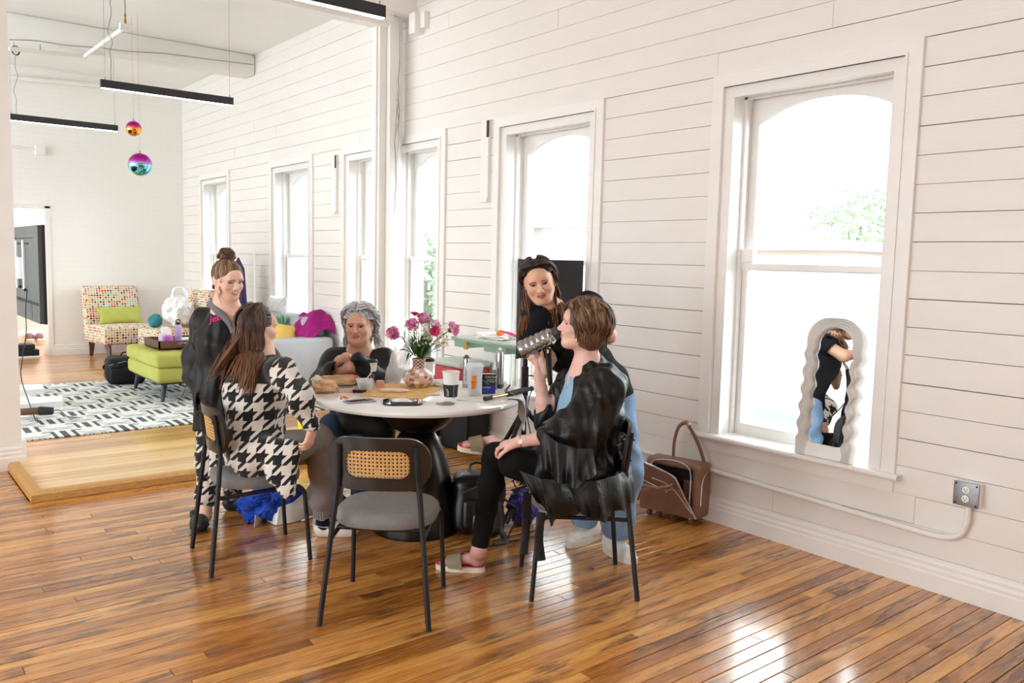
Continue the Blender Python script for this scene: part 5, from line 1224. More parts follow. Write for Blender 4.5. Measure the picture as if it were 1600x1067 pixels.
prof = [(0, 0), (0.045, 0), (0.055, 0.004), (0.078, 0.022), (0.090, 0.045), (0.093, 0.062), (0.088, 0.082), (0.072, 0.102), (0.050, 0.114), (0.040, 0.122), (0.0375, 0.135), (0.0385, 0.165), (0.041, 0.180), (0.038, 0.181), (0.034, 0.165), (0.034, 0.12), (0, 0.10)]
MB().lathe(prof, (0, 0, 0), 54).build('vase_body', [mosaic_mat()], vz)
def petal_mat(name, a, b, z=2):
 t = NT(name); t.base(t.ramp(t.noise(t.coord('Object'), 30, 2), [(0.3, lin(a)), (0.7, lin(b))])); t.rough(0.55); t.p.inputs['Subsurface Weight'].default_value = 0.0; return t.m
M['peony'] = petal_mat('peony_petals', '#e98cc0', '#fbc0dc'); M['peonyl'] = petal_mat('pale_peony_petals', '#eab4d2', '#f6d6e6'); M['gerb'] = petal_mat('hot_pink_petals', '#b3104e', '#d61f6c')
M['stem'] = mat('flower_stem', '#4c6b2e', 0.6, var=0.15); M['leafg'] = mat('dark_green_leaf', '#3f6a2a', 0.5, var=0.25, vscale=20); M['daisyc'] = mat('yellow_centre', '#d8b53a', 0.8, var=0.1); M['daisyw'] = mat('daisy_white', '#f4f1e4', 0.7, var=0.02); M['darkc'] = mat('dark_flower_centre', '#3a1420', 0.8, var=0.1)
def frame_to(n): 
 n = Vector(n).normalized(); u = n.orthogonal().normalized(); w = n.cross(u); return Matrix((u, w, n)).transposed()
def petal(m, base, Rm, ang, tilt, L, wd, cup=0.3, nseg=4, ruf=0.0, seed=0):
 ca, sa = math.cos(ang), math.sin(ang); vs = []; rr = random.Random(seed)
 rows = []
 for i in range(nseg+1):
  s = i/nseg; r = L*s; ww = wd*math.sin(PI*min(0.97, 0.12+0.80*s))**0.8
  t_ = tilt-cup*s
  rad = r*math.sin(t_); h = r*math.cos(t_)
  row = []
  for j in (-1, -0.4, 0.4, 1):
   x = rad-abs(j)*ww*0.22; y = ww*j; z = h+abs(j)*ww*0.30+rr.uniform(-1, 1)*ruf*s
   row.append(Rm @ Vector((x*ca-y*sa, x*sa+y*ca, z))+base)
  rows.append(row)
 vs = [p for r in rows for p in r]
 m.add(vs, [(i*4+j, i*4+j+1, (i+1)*4+j+1, (i+1)*4+j) for i in range(nseg) for j in range(3)], True)
def in_vase(tip, start=None):
 s = start or (pv+Vector((0, 0, 0.165))); return s
def stem(tip, seed, r=0.0028, bend=0.02):
 rr = random.Random(seed); a = rr.uniform(0, 2*PI); s = pv+Vector((0.018*math.cos(a), 0.018*math.sin(a), 0.03)); mid = pv+Vector(((tip.x-pv.x)*0.12, (tip.y-pv.y)*0.12, 0.19)); q = mid.lerp(tip, 0.55)+Vector((0, 0, bend))
 return catmull([s, mid, q, tip], 6)
def peony(px, py, dep, r, n, mt, label, seed):
 c = W(px, py, dep); t = thing('peony', label, 'flower', c, 0, 'flowers in the mosaic vase'); rr = random.Random(seed)
 nn = Vector(n).normalized(); Rm = frame_to(nn); base = c-nn*r*0.30
 inner = MB(); outer = MB()
 for k in range(34): petal(inner, base, Rm, rr.uniform(0, 2*PI), rr.uniform(0.1, 1.0), r*rr.uniform(0.80, 1.12), r*0.36, rr.uniform(-0.3, 0.3), 5, r*0.22, seed*50+k)
 for k in range(26): petal(outer, base, Rm, 2*PI*k/26+rr.uniform(-.2, .2), rr.uniform(0.9, 1.75), r*rr.uniform(0.85, 1.1), r*0.42, rr.uniform(0.1, 0.6), 5, r*0.2, seed*99+k)
 inner.build('inner_petals', [mt], t, world=True, fixn=False)['kind'] = 'stuff'; outer.build('outer_petals', [mt], t, world=True, fixn=False)['kind'] = 'stuff'
 MB().sphere(base, r*0.3, 10, 6).build('sepal', [M['leafg']], t, world=True)
 MB().tube(stem(base, seed), 0.0028, 6).build('stem', [M['stem']], t, world=True)
 return t
Dv = (CF.dot(pv-CP))
peony(615, 520, Dv-0.02, 0.052, (-1.0, -0.2, 0.25), M['peony'], 'pink peony drooping at the far left of the bouquet', 1)
peony(645, 508, Dv-0.03, 0.050, (-0.3, -0.5, 0.5), M['peony'], 'pink peony in the upper middle of the bouquet, left of the topmost bloom', 2)
peony(661, 499, Dv+0.02, 0.050, (0.1, -0.3, 0.9), M['peony'], 'topmost pink peony of the bouquet', 3)
peony(680, 508, Dv+0.05, 0.042, (0.4, -0.1, 0.8), M['peonyl'], 'pale pink peony behind the hot pink daisy bloom', 4)
peony(707, 514, Dv-0.01, 0.054, (0.75, -0.45, 0.5), M['peony'], 'large pink peony at the far right of the bouquet', 5)
def gerbera(px, py, dep, r, n, label, seed):
 c = W(px, py, dep); t = thing('gerbera', label, 'flower', c, 0, 'flowers in the mosaic vase'); nn = Vector(n).normalized(); Rm = frame_to(nn)
 m = MB()
 for k in range(18): petal(m, c, Rm, 2*PI*k/18, 1.25, r, r*0.13, 0.15, 4, 0, k)
 for k in range(14): petal(m, c+nn*0.003, Rm, 2*PI*k/14+0.2, 1.05, r*0.75, r*0.11, 0.1, 4, 0, k)
 m.build('petals', [M['gerb']], t, world=True, fixn=False)['kind'] = 'stuff'
 MB().sphere(c+nn*0.004, (r*0.22, r*0.22, r*0.14), 12, 8, rot=Rm).build('flower_centre', [M['darkc']], t, world=True)
 MB().tube(stem(c-nn*0.004, seed), 0.0026, 6).build('stem', [M['stem']], t, world=True)
gerbera(679, 518, Dv-0.07, 0.042, (-0.45, -0.85, 0.2), 'hot pink daisy-like bloom with dark centre facing the camera', 21)
gerbera(648, 493, Dv-0.01, 0.040, (0, -0.2, 1.0), 'hot pink daisy-like bloom at the top of the bouquet seen edge-on', 22)
gx = thing('chamomile_sprig', 'sprigs of tiny white chamomile with yellow centres in the bouquet', 'flowers', W(662, 525, Dv-0.03)); m1 = MB(); m2 = MB(); m3 = MB(); rr = random.Random(8)
for k in range(110):
 px = 640+rr.random()*60; py = 505+rr.random()*34+abs(px-668)*0.1; dep = Dv+rr.uniform(-0.09, 0.05); c = W(px, py, dep); n = Vector((rr.uniform(-.8, .4), rr.uniform(-1, 0), rr.uniform(0.1, 1))).normalized(); Rm = frame_to(n)
 for j in range(8): petal(m1, c, Rm, 2*PI*j/8, 1.35, 0.0095, 0.0030, 0.0, 2)
 m2.sphere(c+n*0.001, 0.0030, 6, 4)
 if k % 2 == 0: m3.tube([pv+Vector((rr.uniform(-.015, .015), rr.uniform(-.015, .015), 0.17)), pv.lerp(c, 0.6)+Vector((0, 0, 0.07)), c], 0.0009, 4)
for o_, nm, mm in ((m1, 'white_petals', M['daisyw']), (m2, 'yellow_centres', M['daisyc']), (m3, 'thin_stems', M['stem'])): o_.build(nm, [mm], gx, world=True, fixn=False)['kind'] = 'stuff'
def leafblade(m, a, b, w, droop=0.02, n=7):
 side = (b-a).cross(Vector((0.3, -0.5, 1))).normalized(); up = Vector((0, 0, 1)); vs = []
 for i in range(n+1):
  s = i/n; c = a.lerp(b, s)+up*(droop*math.sin(PI*s)); ww = w*math.sin(PI*min(1, 0.05+s*0.95))**0.7
  vs += [c-side*ww+up*0.003*w/0.01, c, c+side*ww+up*0.003*w/0.01]
 m.add(vs, [(i*3+j, i*3+j+1, (i+1)*3+j+1, (i+1)*3+j) for i in range(n) for j in range(2)], True)
lf = thing('bouquet_foliage', 'dark green leaves of the bouquet spreading from the vase neck', 'foliage', pv+Vector((0, 0, 0.19))); nk = pv+Vector((0, 0, 0.185))
for (px, py, d, w, st) in ((700, 537, -0.03, 0.010, (683, 542)), (624, 548, -0.04, 0.011, (640, 552)), (635, 566, -0.05, 0.007, (640, 552)), (627, 525, 0.0, 0.008, (634, 540)), (630, 540, 0.02, 0.008, (645, 556)), (632, 518, 0.0, 0.006, (632, 530)), (716, 531, 0.0, 0.006, (704, 528)), (640, 560, -0.05, 0.006, (645, 556)), (690, 548, -0.04, 0.008, (672, 556))):
 m = MB(); leafblade(m, W(st[0], st[1], Dv+d*0.5), W(px, py, Dv+d), w, 0.012); m.build('leaf', [M['leafg']], lf, world=True, fixn=False)
m = MB(); rr = random.Random(12)
for k in range(120):
 a = rr.uniform(0, 2*PI); tip = pv+Vector((0.095*math.cos(a)*rr.uniform(.2, 1.15), 0.085*math.sin(a)*rr.uniform(.2, 1.1), rr.uniform(0.21, 0.33))); leafblade(m, (nk+Vector((0.02*math.cos(a), 0.02*math.sin(a), -0.01))).lerp(tip, 0.25), tip, rr.uniform(0.005, 0.010), 0.01, 5)
m.build('small_leaves', [M['leafg']], lf, world=True, fixn=False)['kind'] = 'stuff'
# ================================================================ wavy mirror on the sill
wm_ = thing('wavy_mirror', 'white ribbed wavy-edged mirror leaning in the nearest window', 'mirror', onx(1290, 708, XW-0.01))
bl_, br_ = onx(1243, 697, XW-0.02), onx(1335, 717, XW-0.02); base_y_ = (bl_.y+br_.y)/2; half = abs(bl_.y-br_.y)/2*0.955; zb0 = ZS+0.0006
lean = 0.10; Hm = 0.78
def MP(a, b, n):  # a sideways (towards the camera = -y), b up the mirror, n out of the glass (into the room)
 s, c = math.sin(lean), math.cos(lean)
 ty = math.radians(3)
 return Vector((XW-0.018+b*s-n*c, base_y_-a, zb0+b*c+n*s))
def outline(off):
 pts = []; w = half-off; top = Hm-off; n = 44; bot = off if off > 0.03 else 0.0
 cr = 0.13-off*0.35
 def wav(b): 
  k = 0.0 if b < 0.05 else min(1, (b-0.05)/0.06); k2 = 1.0 if b < Hm-0.22 else max(0, (Hm-0.13-b)/0.09)
  return 0.009*math.sin((b-0.05)*2*PI/0.098)*k*k2
 right = [(w+wav(bot+(top-cr-bot)*i/n)-0.010*0, bot+(top-cr-bot)*i/n) for i in range(n+1)]
 arc = [(w-cr+cr*math.cos(a), top-cr+cr*math.sin(a)) for a in [PI/2*i/8 for i in range(1, 9)]]
 arc2 = [(-x, y) for x, y in arc[::-1]]; left = [(-(w+wav(y)), y) for x, y in right[::-1]]
 return right+arc+arc2+left
m = MB(); NR = 5; wd = 0.062; rings = []
offs = []
for r in range(NR):
 for q, h in ((0.0, 0.006), (0.2, 0.024), (0.5, 0.034), (0.8, 0.024)): offs.append((wd*(r+q)/NR, h))
offs.append((wd, 0.010)); rings = []
def oo(off):
 o = outline(off)
 return [(a, max(b, 0.0 if off < 0.001 else off*(0.95))) if False else (a, b) for a, b in o]
all_r = [outline(0.0)]
base_n = [(0.0, -0.012)]+offs+[(wd, -0.012)]
vs = []; L_ = None
for off, h in base_n:
 o = outline(off)
 # keep the foot of the frame flat: inner rings start higher
 foot = 0.0 if off == 0 else 0.0
 oo_ = []
 for a, b in o:
  bb_ = b if off < 0.031 else b
  oo_.append((a, bb_))
 L_ = len(oo_)
 # remap the bottom so every ring begins at the foot line
 b0_ = oo_[0][1]; top_ = Hm-off
 oo_ = [(a, (b-b0_)/(top_-b0_)*top_ if b < top_-0.2 else b) for a, b in oo_]
 vs += [MP(a, b, h) for a, b in oo_]
nr = len(base_n)
fs = [(r*L_+i, r*L_+i+1, (r+1)*L_+i+1, (r+1)*L_+i) for r in range(nr-1) for i in range(L_-1)]
m.add(vs, fs, True); m.build('ribbed_frame', [M.setdefault('ribwhite', mat('white_ribbed_resin', '#f4f3f1', 0.45, var=0.01))], wm_, world=True, flat_angle=60)
wi = half-wd
m = MB(); po_ = [(-half+0.052, 0), (half-0.052, 0), (half-0.052, 0.085), (wi-0.035, 0.072), (-wi+0.035, 0.072), (-half+0.052, 0.085)]
vs = [MP(a, b, 0.013) for a, b in po_]+[MP(a, b, -0.012) for a, b in po_]; m.add(vs, [tuple(range(6)), tuple(range(6, 12))[::-1]]+[(i, (i+1) % 6, 6+(i+1) % 6, 6+i) for i in range(6)]); m.build('frame_foot', [M['ribwhite']], wm_, world=True)
o = outline(wd-0.004); m = MB(); gl = [(a, max(b, 0.066)) for a, b in o]; vs = [MP(a, b, 0.006) for a, b in gl]+[MP(a, b, -0.006) for a, b in gl]; n_ = len(gl)
m.add(vs, [tuple(range(n_)), tuple(range(n_, 2*n_))[::-1]]+[(i, (i+1) % n_, n_+(i+1) % n_, n_+i) for i in range(n_)]); m.build('mirror_glass', [M['mirror']], wm_, world=True)
m = MB(); gl = outline(0.004); vs = [MP(a, b, -0.012) for a, b in gl]+[MP(a, b, -0.016) for a, b in gl]; n_ = len(gl); m.add(vs, [tuple(range(n_)), tuple(range(n_, 2*n_))[::-1]]+[(i, (i+1) % n_, n_+(i+1) % n_, n_+i) for i in range(n_)]); m.build('back_board', [M['ribwhite']], wm_, world=True)
# ================================================================ black cases by the wall, cooler, stand, shelf
for (lab, cx, y0, y1, z0, z1) in (('black fabric-covered case standing on the floor against the wall, under the red cooler', 4.06, 5.46, 5.855, 0.0, 0.54), ('long black fabric-covered case on the raised floor against the wall behind the table', 3.99, 5.93, 6.75, FZ, 0.54)):
 cs = thing('equipment_case', lab, 'case', (cx, (y0+y1)/2, z0)); w_ = 0.22 if z0 == 0 else 0.34
 m = MB(); m.rbox((cx, (y0+y1)/2, (z0+z1)/2), (w_, y1-y0, z1-z0), 0.02, seg=3, n=4)
 for i, v in enumerate(m.v):
  p = Vector(v); m.v[i] = tuple(p+Vector((-abs(_nz.noise(p*6))*0.04*max(0, 1-(p.z-z0)/0.5), 0, 0)))
 m.build('case_body', [M['blackcloth']], cs, world=True)
 MB().rbox((cx, y0+0.004, (z0+z1)/2), (w_*0.9, 0.012, (z1-z0)*0.92), 0.005).build('end_panel', [M['rubber']], cs, world=True)
ck = thing('cooler_box', 'red cooler with pale mint lid on top of the black case by the wall', 'cooler', (4.0, 5.66, 0.54))
M['redplastic'] = mat('red_plastic', '#c2394a', 0.45, var=0.05); M['mintplastic'] = mat('pale_mint_plastic', '#c3cfc6', 0.5, var=0.02)
MB().rbox((4.01, 5.66, 0.625), (0.28, 0.40, 0.17), 0.02).build('tub', [M['redplastic']], ck, world=True)
MB().rbox((4.005, 5.66, 0.735), (0.31, 0.44, 0.05), 0.02).build('lid', [M['mintplastic']], ck, world=True)
sh = thing('fold_down_table', 'pale mint fold-down table against the wall below the second window', 'side table', (3.9, 5.2, 0.98))
zs = 1.0; ca_, cb_ = onx(724, 525, 3.88), onx(724, 525, 3.88)
yA, yB_ = ca_.y, 4.62
zs = ca_.z
MB().rbox((3.97, (yA+yB_)/2, zs), (0.42, yA-yB_, 0.018), 0.006, seg=2).build('table_leaf', [M['mintplastic']], sh, world=True)
M['mintframe'] = mat('mint_frame', '#8fb7a0', 0.5, var=0.02)
MB().bb((3.765, yB_, zs-0.024), (3.785, yA, zs-0.008)).build('edge_trim', [M['mintframe']], sh, world=True)
MB().bb((3.78, yA-0.20, zs-0.075), (4.17, yA-0.02, zs-0.009)).build('bracket', [M['mintframe']], sh, world=True)
MB().bb((3.78, yB_+0.15, zs-0.075), (4.17, yB_+0.42, zs-0.009)).build('bracket', [M['mintframe']], sh, world=True)
MB().bb((3.77, yA-0.20, zs-0.085), (3.79, yA-0.16, zs-0.02)).build('hinge', [M['brass']], sh, world=True)
MB().bb((4.12, yA-0.17, 0.60), (4.18, yA-0.11, zs-0.07)).build('wall_bracket', [M['whitepipe']], sh, world=True)
MB().tube([(3.86, yB_+0.05, 0.0), (3.86, yB_+0.05, zs-0.01)], 0.018, 10).build('leg', [M['whitepipe']], sh, world=True)
c_ = crumple('tissue_pile', onx(775, 526, 3.95), (0.12, 0.2, 0.03), M['paper'], 5, 4, 0.5, 2.5, 0.5); c_.location.z += 0; tag(c_, 'crumpled white tissue on the pale mint table', 'tissue')
q = onx(782, 520, 3.93); o = MB().rbox(q, (0.05, 0.05, 0.035), 0.01).build('orange_sponge', [mat('orange_foam', '#f28c1e', 0.8, var=0.05)]); tag(o, 'small orange sponge on the tissue on the mint table', 'sponge')
q = onx(797, 521, 3.90); br = thing('hair_brush', 'hot pink hair brush on the tissue on the mint table', 'brush', q); MB().tube([q+Vector((0, 0.12, 0.01)), q, q+Vector((0, -0.12, -0.02))], [0.012, 0.022, 0.02], 10, flat=0.5).build('handle', [M['magenta'] if False else mat('pink_plastic', '#d1266e', 0.4, var=0)], br, world=True)
st_ = thing('tripod_stand', 'black tripod stand holding a black rectangular panel in front of the second window', 'tripod', (3.60, 4.78, 0))
hub = W(819, 648, 5.85); hub = Vector((hub.x, hub.y, hub.z)); st_.location = (hub.x, hub.y, 0)
MB().tube([(hub.x, hub.y, hub.z-0.22), (hub.x, hub.y, 1.05)], 0.017, 12).build('pole', [M['rubber']], st_, world=True)
MB().tube([(hub.x, hub.y, W(815, 590, 5.85).z-0.12), (hub.x, hub.y, W(815, 572, 5.85).z)], 0.026, 12).build('collar', [M['rubber']], st_, world=True)
cz = W(824, 588, 5.85); MB().tube(catmull([(hub.x, hub.y, cz.z), (hub.x+0.04, hub.y-0.03, cz.z+0.01), (hub.x+0.06, hub.y-0.045, cz.z-0.03)], 4), 0.005, 6).build('lock_lever', [M['rubber']], st_, world=True)
MB().sphere((hub.x, hub.y, hub.z+0.02), (0.05, 0.05, 0.04), 14, 8).build('hub', [M['rubber']], st_, world=True)
for a in (3.55, 5.75, 1.45):
 d = Vector((math.cos(a), math.sin(a), 0)); e = Vector((hub.x, hub.y, 0))+d*0.48
 MB().tube([Vector((hub.x, hub.y, hub.z))+d*0.04, (e.x, e.y, 0.02)], [0.018, 0.014], 10).build('leg', [M['rubber']], st_, world=True)
 MB().sphere((e.x, e.y, 0.018), 0.019, 10, 6).build('rubber_foot', [M['rubber']], st_, world=True)
 MB().tube([(hub.x, hub.y, hub.z-0.2), Vector((hub.x, hub.y, hub.z)).lerp(Vector((e.x, e.y, 0.02)), 0.5)], 0.008, 6).build('brace', [M['rubber']], st_, world=True)
M['panel'] = mat('black_matte_panel', '#26262a', 0.6, var=0.15, vscale=6)
pa, pb2 = W(811, 405, 5.85), W(913, 402, 5.85+0.05); zlo = W(815, 562, 5.85).z
uxp = Vector((pb2.x-pa.x, pb2.y-pa.y, 0)); nn = Vector((-uxp.y, uxp.x, 0)).normalized()
m = MB(); vs = [Vector((q.x, q.y, z_))+nn*k for k in (0.02, 0.06) for z_ in (zlo, pa.z) for q in (pa, pb2)]; m.add(vs, [(0, 1, 3, 2), (4, 6, 7, 5), (0, 4, 5, 1), (2, 3, 7, 6), (0, 2, 6, 4), (1, 5, 7, 3)]); m.build('panel', [M['panel']], st_, world=True)
m = MB(); e = uxp.normalized()*0.018
vs = [Vector((q.x, q.y, z_))+nn*k for k in (0.012, 0.025) for z_ in (zlo-0.004, pa.z+0.004) for q in (pa-e*0.2, pa+e)]; m.add(vs, [(0, 1, 3, 2), (4, 6, 7, 5), (0, 4, 5, 1), (2, 3, 7, 6), (0, 2, 6, 4), (1, 5, 7, 3)]); m.build('panel_frame', [M['greycap']], st_, world=True)
# ================================================================ brown wheeled bag by the wall
bg_ = thing('travel_tote', 'brown leather wheeled tote standing open by the wall', 'bag', (3.98, 3.38, 0), 0)
M['brownl'] = mat('brown_leather', '#8b6552', 0.42, var=0.08, vscale=9, bump=0.3, bscale=220, coat=0.1)
M['brownd'] = mat('brown_lining', '#3a241e', 0.7, var=0.15)
M['zip'] = mat('silver_zip', '#c9cbd0', 0.3, 0.8, var=0.05)
A0 = gnd(1090, 817, 0.02); B0 = gnd(1003, 797, 0.02); C0 = gnd(1116, 803, 0.02)
ub = (A0-B0); bwid = ub.length; ub.normalize(); vb = Vector((-ub.y, ub.x, 0)); vb = vb if vb.dot(Vector((C0.x-A0.x, C0.y-A0.y, 0))) > 0 else -vb
def BP(a, d, z): return Vector((B0.x, B0.y, 0))+ub*a+vb*d+Vector((0, 0, z))
bd, bh = 0.17, 0.37
def bxf(m, a0, a1, d0, d1, z0, z1, r=0.02, mt=None, seg=4):
 st0 = len(m.v); m.rbox(((a0+a1)/2, (d0+d1)/2, (z0+z1)/2), (a1-a0, d1-d0, z1-z0), r, seg=seg, mat=mt)
 for i in range(st0, len(m.v)): m.v[i] = tuple(BP(*m.v[i]))
 return m
# shell: back, sides, base and top built as a hollow body
m = MB(); bxf(m, 0, bwid, bd*0.72, bd, 0.03, bh, 0.03); bxf(m, 0, 0.05, 0.02, bd, 0.03, bh, 0.024); bxf(m, bwid-0.055, bwid, 0.0, bd, 0.03, bh, 0.026); bxf(m, 0, bwid, 0.0, bd, 0.03, 0.09, 0.025); bxf(m, 0.0, bwid, 0.03, bd, bh-0.045, bh, 0.02)
m.build('bag_shell', [M['brownl']], bg_, world=True)
m = MB(); bxf(m, 0.04, bwid-0.045, bd*0.60, bd*0.74, 0.08, bh-0.03, 0.01); m.build('dark_lining', [M['brownd']], bg_, world=True)
m = MB(); bxf(m, bwid*0.62, bwid-0.055, bd*0.45, bd*0.6, 0.08, 0.25, 0.01); m.build('inner_pocket', [M['brownl']], bg_, world=True)
# front flap folded outwards: rounded top, hinged at base
fl = [(0.0, 0.0), (bwid*0.98, 0.0), (bwid*0.90, 0.06), (bwid*0.80, 0.13), (bwid*0.72, 0.20), (bwid*0.66, 0.245), (bwid*0.55, 0.27), (bwid*0.3, 0.30), (bwid*0.12, 0.315), (bwid*0.02, 0.30), (-0.008, 0.26)]
def FP(a, b, n): th_ = 0.20; return BP(a, -0.012-b*math.sin(th_)-n*math.cos(th_), 0.045+b*math.cos(th_)-n*math.sin(th_)*0)
m = MB(); n_ = len(fl); vs = [FP(a, b, 0.012) for a, b in fl]+[FP(a, b, -0.012) for a, b in fl]; m.add(vs, [tuple(range(n_)), tuple(range(n_, 2*n_))[::-1]]+[(i, (i+1) % n_, n_+(i+1) % n_, n_+i) for i in range(n_)]); fo_ = m.build('front_flap', [M['brownl']], bg_, world=True)
m = MB(); m.tube(catmull([FP(a, b, 0.0) for a, b in fl[1:]], 4), 0.005, 6); m.build('flap_zip', [M['zip']], bg_, world=True)
m = MB(); m.tube(catmull([FP(a, b, 0.0145) for a, b in ((bwid*0.93, 0.035), (bwid*0.80, 0.10), (bwid*0.66, 0.165), (bwid*0.5, 0.205), (bwid*0.25, 0.225))], 5), 0.0035, 6); m.tube([FP(bwid*0.08, 0.20, 0.014), FP(bwid*0.52, 0.148, 0.014)], 0.004, 6); m.tube([FP(bwid*0.08, 0.20, 0.014), FP(bwid*0.075, 0.15, 0.014)], 0.004, 6); m.build('pocket_zip', [M['zip']], bg_, world=True)
m = MB(); m.tube(catmull([BP(bwid-0.058, -0.004, 0.05), BP(bwid-0.058, -0.004, 0.2), BP(bwid-0.06, 0.0, bh-0.06), BP(bwid-0.10, 0.02, bh-0.015), BP(bwid*0.5, 0.03, bh+0.002), BP(0.07, 0.02, bh-0.012), BP(0.045, 0.0, bh-0.06)], 5), 0.004, 6); m.build('opening_zip', [M['zip']], bg_, world=True)
m = MB(); m.tube(catmull([BP(bwid+0.001, 0.03, 0.12), BP(bwid+0.001, 0.035, 0.24), BP(bwid+0.001, 0.07, 0.30), BP(bwid+0.001, 0.13, 0.315)], 5), 0.0035, 6); m.build('side_zip', [M['zip']], bg_, world=True)
m = MB(); m.tube([BP(bwid-0.05, -0.014, 0.09), BP(bwid-0.048, -0.016, 0.035)], 0.006, 6, flat=0.5); m.build('zip_pull', [M['zip']], bg_, world=True)
hx_ = catmull([BP(bwid*0.34, bd*0.85, bh-0.01), BP(bwid*0.36, bd*0.8, bh+0.10), BP(bwid*0.44, bd*0.75, bh+0.20), BP(bwid*0.58, bd*0.7, bh+0.235), BP(bwid*0.66, bd*0.7, bh+0.20), BP(bwid*0.80, bd*0.8, bh+0.10), BP(bwid*0.90, bd*0.85, bh-0.01)], 6)
m = MB(); m.tube(hx_, 0.0125, 8, flat=0.4); m.build('top_handle', [M['brownl']], bg_, world=True)
m = MB(); m.tube([hx_[20]-Vector((0, 0, 0.0)), hx_[22]], 0.016, 8); m.build('handle_ring', [mat('rose_ring', '#c9a598', 0.3, 0.3, var=0)], bg_, world=True)
for k in range(2):
 q0, q1 = FP(bwid*(0.06+0.02*k), 0.235-0.02*k, 0.012), FP(bwid*0.62, 0.19+0.02*k, 0.014)
 m = MB(); m.tube(catmull([q0, q0+(-vb)*0.10+Vector((0, 0, -0.01)), (q0+q1)/2-vb*(0.19-0.02*k)+ub*(-0.06)+Vector((0, 0, 0.015-0.05*k)), q1-vb*0.09, q1], 6), 0.0085, 8); m.build('side_handle', [M['brownl']], bg_, world=True)
m = MB(); m.tube([FP(-0.012, 0.17, 0.01), FP(-0.014, 0.09, 0.012)], 0.004, 6); m.sphere(FP(-0.014, 0.075, 0.012), (0.016, 0.012, 0.022), 10, 6); m.build('luggage_charm', [M['brownl']], bg_, world=True)
for a in (0.05, bwid*0.3, bwid*0.55, bwid-0.05):
 q = BP(a, 0.01, 0.018); m = MB(); m.lathe([(0, -0.012), (0.017, -0.012), (0.018, 0), (0.017, 0.012), (0, 0.012)], q, 14, rot=Matrix.Rotation(PI/2, 3, 'X')); m.build('wheel', [mat('brown_wheel', '#6f5147', 0.5, var=0) if a == 0.05 else bpy.data.materials['brown_wheel']], bg_, world=True)
m = MB(); m.tube([BP(bwid*0.45, bd*0.4, 0.12), BP(bwid*0.44, bd*0.35, 0.27)], 0.03, 12); m.build('bottle_inside', [M['rubber']], bg_, world=True)
# ================================================================ backpacks and bags on the floor by the table
backpack('leather_backpack', 'black leather backpack on the floor right of the table pedestal', (gnd(757, 838).x+0.02, gnd(757, 838).y+0.10, 0), (0.30, 0.20, 0.36), face_cam(gnd(757, 838))+0.15, M['blackleather'], 6)
backpack('leather_backpack', 'second black bag slumped beside the leather backpack with a buckled strap', (gnd(800, 850).x-0.02, gnd(800, 850).y+0.24, 0), (0.24, 0.18, 0.24), face_cam(gnd(790, 850))-0.5, M['blackleather'], 9)
p = gnd(795, 845); m = MB(); m.tube(catmull([p+Vector((0.0, 0.16, 0.12)), p+Vector((-0.02, 0.05, 0.05)), p+Vector((-0.04, -0.02, 0.01)), gnd(772, 850, 0.008)], 5), 0.022, 8, flat=0.25); tag(m.build('buckled_strap', [M['blackleather']]), 'loose black leather strap on the floor in front of the backpacks', 'strap')
o = crumple('purple_pouch', gnd(812, 832)+Vector((0.12, 0.12, 0.11)), (0.10, 0.08, 0.11), mat('purple_nylon', '#3f3a9c', 0.5, var=0.2), 7, 4, 0.3, 3, 0.95); tag(o, 'purple pouch on the floor behind the chair leg', 'pouch')
hb = thing('hair_clip_pile', 'tangle of black and silver straps and cables on top of the purple pouch', 'cables', gnd(808, 800)+Vector((0.1, 0.1, 0.2))); m = MB(); rr = random.Random(6); c = gnd(812, 832)+Vector((0.10, 0.10, 0.24))
for k in range(9):
 m.tube(catmull([c+Vector((rr.uniform(-.09, .09), rr.uniform(-.05, .05), rr.uniform(-.05, .10))) for _ in range(5)], 6), rr.choice([0.004, 0.006]), 6, mat=k % 2)
m.build('cables', [M['rubber'], M['zip']], hb, world=True)['kind'] = 'stuff'
# blue mesh bag in white paper
pm = thing('blue_mesh_bag', 'blue mesh laundry bag on the floor under the houndstooth cardigan', 'bag', gnd(425, 815)+Vector((0.0, 0.08, 0)))
_t = NT('blue_mesh'); _x = _t.coord('Object'); _n = _t.noise(_x, 18, 3, 0.6); _t.base(_t.ramp(_n, [(0.35, lin('#0a2a8a')), (0.6, lin('#1550cf')), (0.8, lin('#4d7fe0'))])); _t.rough(0.7)
_w = _t.n('TexVoronoi'); _w.inputs['Scale'].default_value = 220; _t.set(_w.inputs['Vector'], _x); _t.bump(_w.outputs['Distance'], 0.8, 0.003)
M['bluemesh'] = _t.m
cc = gnd(430, 815)+Vector((0.02, 0.10, 0.085)); crumple('mesh_body', cc, (0.19, 0.13, 0.10), M['bluemesh'], 3, 5, 0.35, 2.2, 0.9, pm)
cc2 = gnd(398, 818)+Vector((0.0, 0.04, 0.04)); crumple('mesh_tail', cc2, (0.05, 0.05, 0.05), M['bluemesh'], 5, 4, 0.3, 2.5, 0.85, pm)
wp = thing('paper_wrap', 'white paper wrapped around the front of the blue mesh bag', 'paper', gnd(440, 820))
def sheet(pts_a, pts_b, nm, bulge):
 m = MB()
 def fn(u, v):
  k = u*(len(pts_a)-1); i = min(int(k), len(pts_a)-2); f_ = k-i
  a = pts_a[i].lerp(pts_a[i+1], f_); b = pts_b[i].lerp(pts_b[i+1], f_); p = a.lerp(b, v)
  return p+Vector((-0.3, -0.9, 0.1))*bulge*math.sin(PI*v)*(0.5+0.5*math.sin(u*9))
 m.grid(fn, 24, 6, thick=0.002); m.build(nm, [M['paper']], wp, world=True)
G = lambda x, y, z=0.0: gnd(x, y, 0)+Vector((0.25*z, 0.35*z, z))
